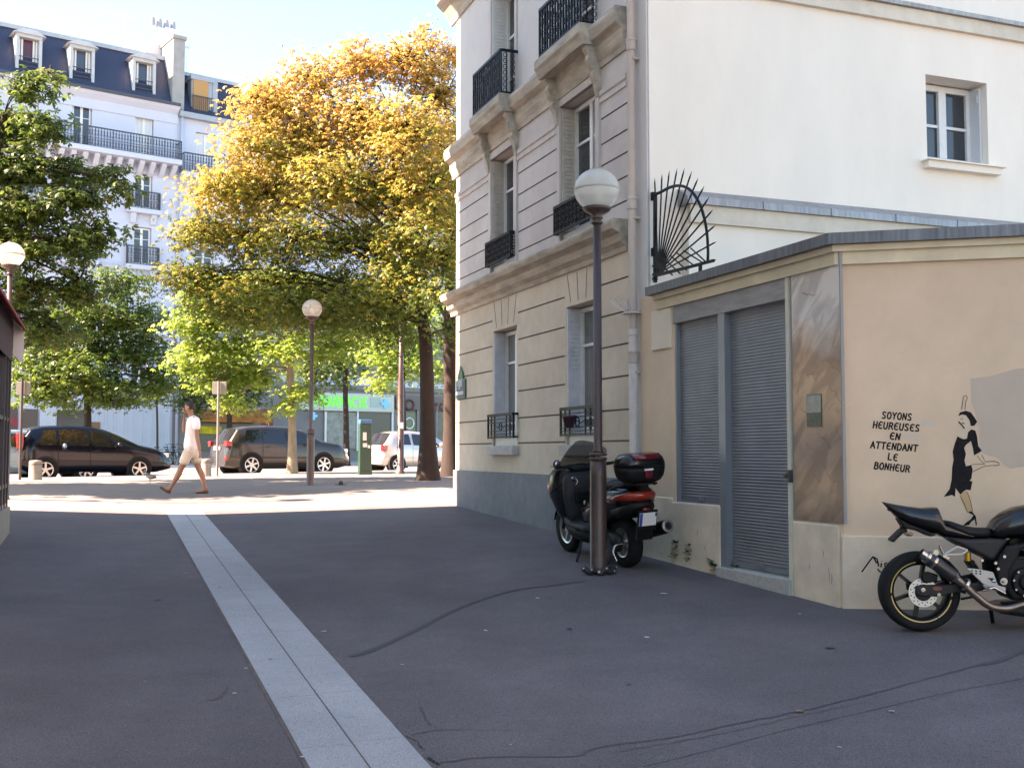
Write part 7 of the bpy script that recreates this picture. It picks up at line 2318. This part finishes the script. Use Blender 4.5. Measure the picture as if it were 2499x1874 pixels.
mb = MB(); mb.lathe([(.026, -.175), (.026, -.145)], (ML(1505, 1018).x, 0, ML(1505, 1018).z), 'Y', 16); mb.lathe([(.010, -.20), (.010, -.172)], (ML(1505, 1018).x, 0, ML(1505, 1018).z), 'Y', 10); mb.build('pivot_bolt', M_chr, mo)
mb = MB()
mb.tube([ML(1215, 745, -.03), ML(1215, 830, -.03)], .024, 10); s1 = mb.build('damper_reservoir', mat('gold_anodised', (.50, .27, .03), .3, metal=.6), mo)
mb = MB(); mb.tube([ML(1230, 820, -.01), ML(1330, 1000, -.01)], .02, 8)
for i in range(6):
    c = ML(1240 + i * 15, 840 + i * 26, -.01)
    mb.tube([c + Vector((.035 * math.cos(a), .035 * math.sin(a), .008 * math.sin(a))) for a in [k * .628 for k in range(10)]], .006, 5, closed=True)
mb.build('rear_spring', M_mblk, mo)
mb = MB()
for p in ((1290, 805), (1515, 765), (1425, 832), (1450, 890)): mb.lathe([(.011, -.18), (.010, -.165)], (ML(*p).x, 0, ML(*p).z), 'Y', 10)
mb.build('frame_bolt', M_chr, mo)
# tail, seat, side panel, frame, tank
def sided(name, rows_, m, sub=1):
    """rows of (zx, ztop, zbottom, half width) lofted along the bike"""
    mb = MB(); mb.smooth = True
    rings = []
    for zx, zt, zb, hw in rows_:
        a = ML(zx, zt); b = ML(zx, zb)
        rings.append([Vector((a.x, hw * math.copysign(abs(math.cos(t_)) ** .75, math.cos(t_)), (a.z + b.z) / 2 + (a.z - b.z) / 2 * math.copysign(abs(math.sin(t_)) ** .75, math.sin(t_)))) for t_ in [2 * math.pi * k / 20 for k in range(20)]])
    mb.loft(rings, True)
    return mb.build(name, m, mo)
sided('tail_cowl', [(358, 218, 226, .012), (420, 232, 300, .035), (500, 246, 385, .062), (600, 262, 450, .085), (750, 280, 500, .10), (860, 272, 540, .105), (912, 274, 560, .105), (935, 340, 575, .105), (965, 420, 588, .105), (1050, 452, 592, .11), (1180, 520, 592, .11), (1270, 560, 592, .10)], M_blk)
plate('under_tail', [(500, 385), (600, 440), (760, 500), (900, 560), (830, 580), (700, 520), (620, 505), (560, 490)], -.06, .06, M_mblk)
mb = MB(); mb.bar(ML(555, 515), ML(435, 630), .026, .11, up=(0, 1, 0)); mb.bar(ML(548, 520), ML(600, 500), .05, .05); ph_ = mb.build('plate_holder', M_mblk, mo, bevel=.006)
mb = MB()
for s in (-1, 1): mb.tube([ML(560, 545, s * .06), ML(575, 560, s * .12)], .008, 6); mb.ball(ML(585, 545, s * .135), (.025, .02, .016), 10, 6)
mb.build('indicator', mat('smoked_amber', (.22, .13, .07), .2), mo)
mb = MB(); mb.ball(ML(490, 300), (.06, .045, .02), 12, 8); mb.build('tail_lamp', mat('dark_red_lens', (.10, .006, .008), .12, coat=.6), mo)
sided('seat', [(955, 418, 445, .07), (1000, 408, 480, .10), (1060, 420, 520, .115), (1200, 468, 585, .115), (1330, 485, 592, .10), (1420, 485, 590, .085), (1445, 488, 585, .07)], M_seatm)
plate('side_panel', [(980, 575), (1200, 595), (1440, 588), (1605, 592), (1530, 700), (1455, 815), (1410, 812), (1260, 735), (1100, 655)], -.115, .115, M_gry, .03)
plate('frame_spar', [(1440, 835), (1555, 655), (1680, 640), (2120, 470), (2190, 560), (1690, 700), (1650, 800), (1580, 900), (1560, 1080), (1530, 1150), (1450, 1000)], -.165, -.115, M_mblk, .02)
plate('frame_spar', [(1440, 835), (1555, 655), (1680, 640), (2120, 470), (2190, 560), (1690, 700), (1650, 800), (1580, 900), (1560, 1080), (1530, 1150), (1450, 1000)], .115, .165, M_mblk, .02)
sided('fuel_tank', [(1440, 560, 585, .04), (1460, 480, 592, .09), (1510, 400, 596, .125), (1600, 325, 600, .15), (1720, 268, 600, .16), (1850, 242, 590, .165), (1980, 250, 560, .16), (2080, 300, 530, .12), (2130, 360, 500, .06)], M_blk)
mb = MB(); mb.smooth = True; mb.lathe([(.035, 0), (.035, .012), (.03, .014)], ML(1880, 243), seg=16); mb.build('filler_cap', M_chr, mo)
# engine
plate('engine_block', [(1540, 800), (1680, 760), (1900, 780), (2040, 860), (2080, 1100), (2000, 1220), (1600, 1220), (1540, 1120)], -.15, .15, M_mblk, .03)
plate('cylinder_head', [(1700, 640), (1900, 560), (2040, 640), (2020, 860), (1760, 800)], -.13, .13, M_gry, .03)
mb = MB(); c = ML(1735, 1025); q = 150 * KM
mb.lathe([(q, -.15), (q, -.175), (q * .93, -.185), (q * .80, -.188)], (c.x, 0, c.z), 'Y', 36); mb.lathe([(q * .60, -.186), (q * .58, -.205), (q * .50, -.215), (.01, -.217)], (c.x, 0, c.z), 'Y', 32)
cc = mb.build('clutch_cover', M_mblk, mo, bevel=.004)
mb = MB()
for k in range(9):
    a = 2 * math.pi * k / 9 + .2
    mb.lathe([(.009, -.186), (.008, -.195)], (c.x + q * .93 * math.cos(a), 0, c.z + q * .93 * math.sin(a)), 'Y', 8)
mb.build('cover_bolt', M_chr, cc)
mb = MB()
for p0, p1, p2 in (((1640, 660), (1720, 700), (1830, 690)), ((1700, 640), (1760, 720), (1880, 760)), ((1620, 800), (1700, 780), (1800, 800))): mb.tube(curve_pts([ML(*p0, -.14), ML(*p1, -.155), ML(*p2, -.14)], 4), .009, 6)
mb.ball(ML(1720, 650, -.15), .014, 8, 6); mb.ball(ML(1770, 690, -.15), .018, 8, 6); mb.ball(ML(1650, 650, -.15), .010, 8, 6); mb.build('hoses', M_gry, mo)
plate('belly_pan', [(1380, 1300), (1560, 1255), (1800, 1240), (2100, 1180), (2130, 1260), (2000, 1390), (1700, 1390), (1500, 1360)], -.14, .14, M_blk, .03)
mb = MB(); mb.bar(ML(1500, 1340, .10), ML(1572, 1530, .20), .026); mb.bar(ML(1560, 1530, .19), ML(1605, 1540, .22), .05, .012); mb.build('side_stand', M_mblk, mo)
mb = MB(); mb.bar(ML(1140, 1228, -.02), ML(1330, 1195, -.02), .016); mb.build('chain_run', M_mblk, mo)
# front end, outside the picture
FX = 1.41
f_w = MB(); f_w.smooth = True
f_w.lathe([(rw * .755, -.05), (rw * .90, -.06), (rw * .98, -.035), (rw, 0), (rw * .98, .035), (rw * .90, .06), (rw * .755, .05)], (FX, 0, rw), 'Y', 48, caps=False); fw_ = f_w.build('wheel', M_tyre, mo)
mb = MB(); mb.lathe([(rw * .77, -.05), (rw * .67, -.04), (rw * .66, .04), (rw * .77, .05)], (FX, 0, rw), 'Y', 48, caps=False); mb.lathe([(.045, -.06), (.045, .06)], (FX, 0, rw), 'Y', 14)
for k in range(6):
    a = R(60 * k); d = Vector((math.cos(a), 0, math.sin(a))); mb.bar(Vector((FX, 0, rw)) + d * .03, Vector((FX, 0, rw)) + d * rw * .68, .024, .04, up=(0, 1, 0))
mb.build('rim', M_brim, fw_)
mb = MB()
for s in (-1, 1): mb.tube([(FX, s * .10, rw), (FX - .30, s * .10, rw + .60)], .028, 10)
mb.box((FX - .36, -.12, rw + .55), (FX - .24, .12, rw + .59)); mb.build('fork', M_gry, mo)
mb = MB(); mb.tube(curve_pts([(FX - .42, -.38, rw + .68), (FX - .34, -.2, rw + .70), (FX - .30, 0, rw + .66), (FX - .34, .2, rw + .70), (FX - .42, .38, rw + .68)], 4), .013, 8); mb.build('handlebar', M_mblk, mo)
mb = MB(); mb.ball((FX - .12, 0, rw + .52), (.12, .12, .11), 16, 10); mb.build('headlight', M_clear, mo)
mb = MB(); mb.smooth = True
rows_ = [[Vector((FX + rw * 1.06 * math.cos(R(20 + 14 * i)), .06 * k / 2, rw + rw * 1.06 * math.sin(R(20 + 14 * i)))) for k in range(-2, 3)] for i in range(10)]
mb.loft(rows_, False, closed=False); o = mb.build('front_mudguard', M_blk, mo, fix=False); md = o.modifiers.new('s', 'SOLIDIFY'); md.thickness = .005
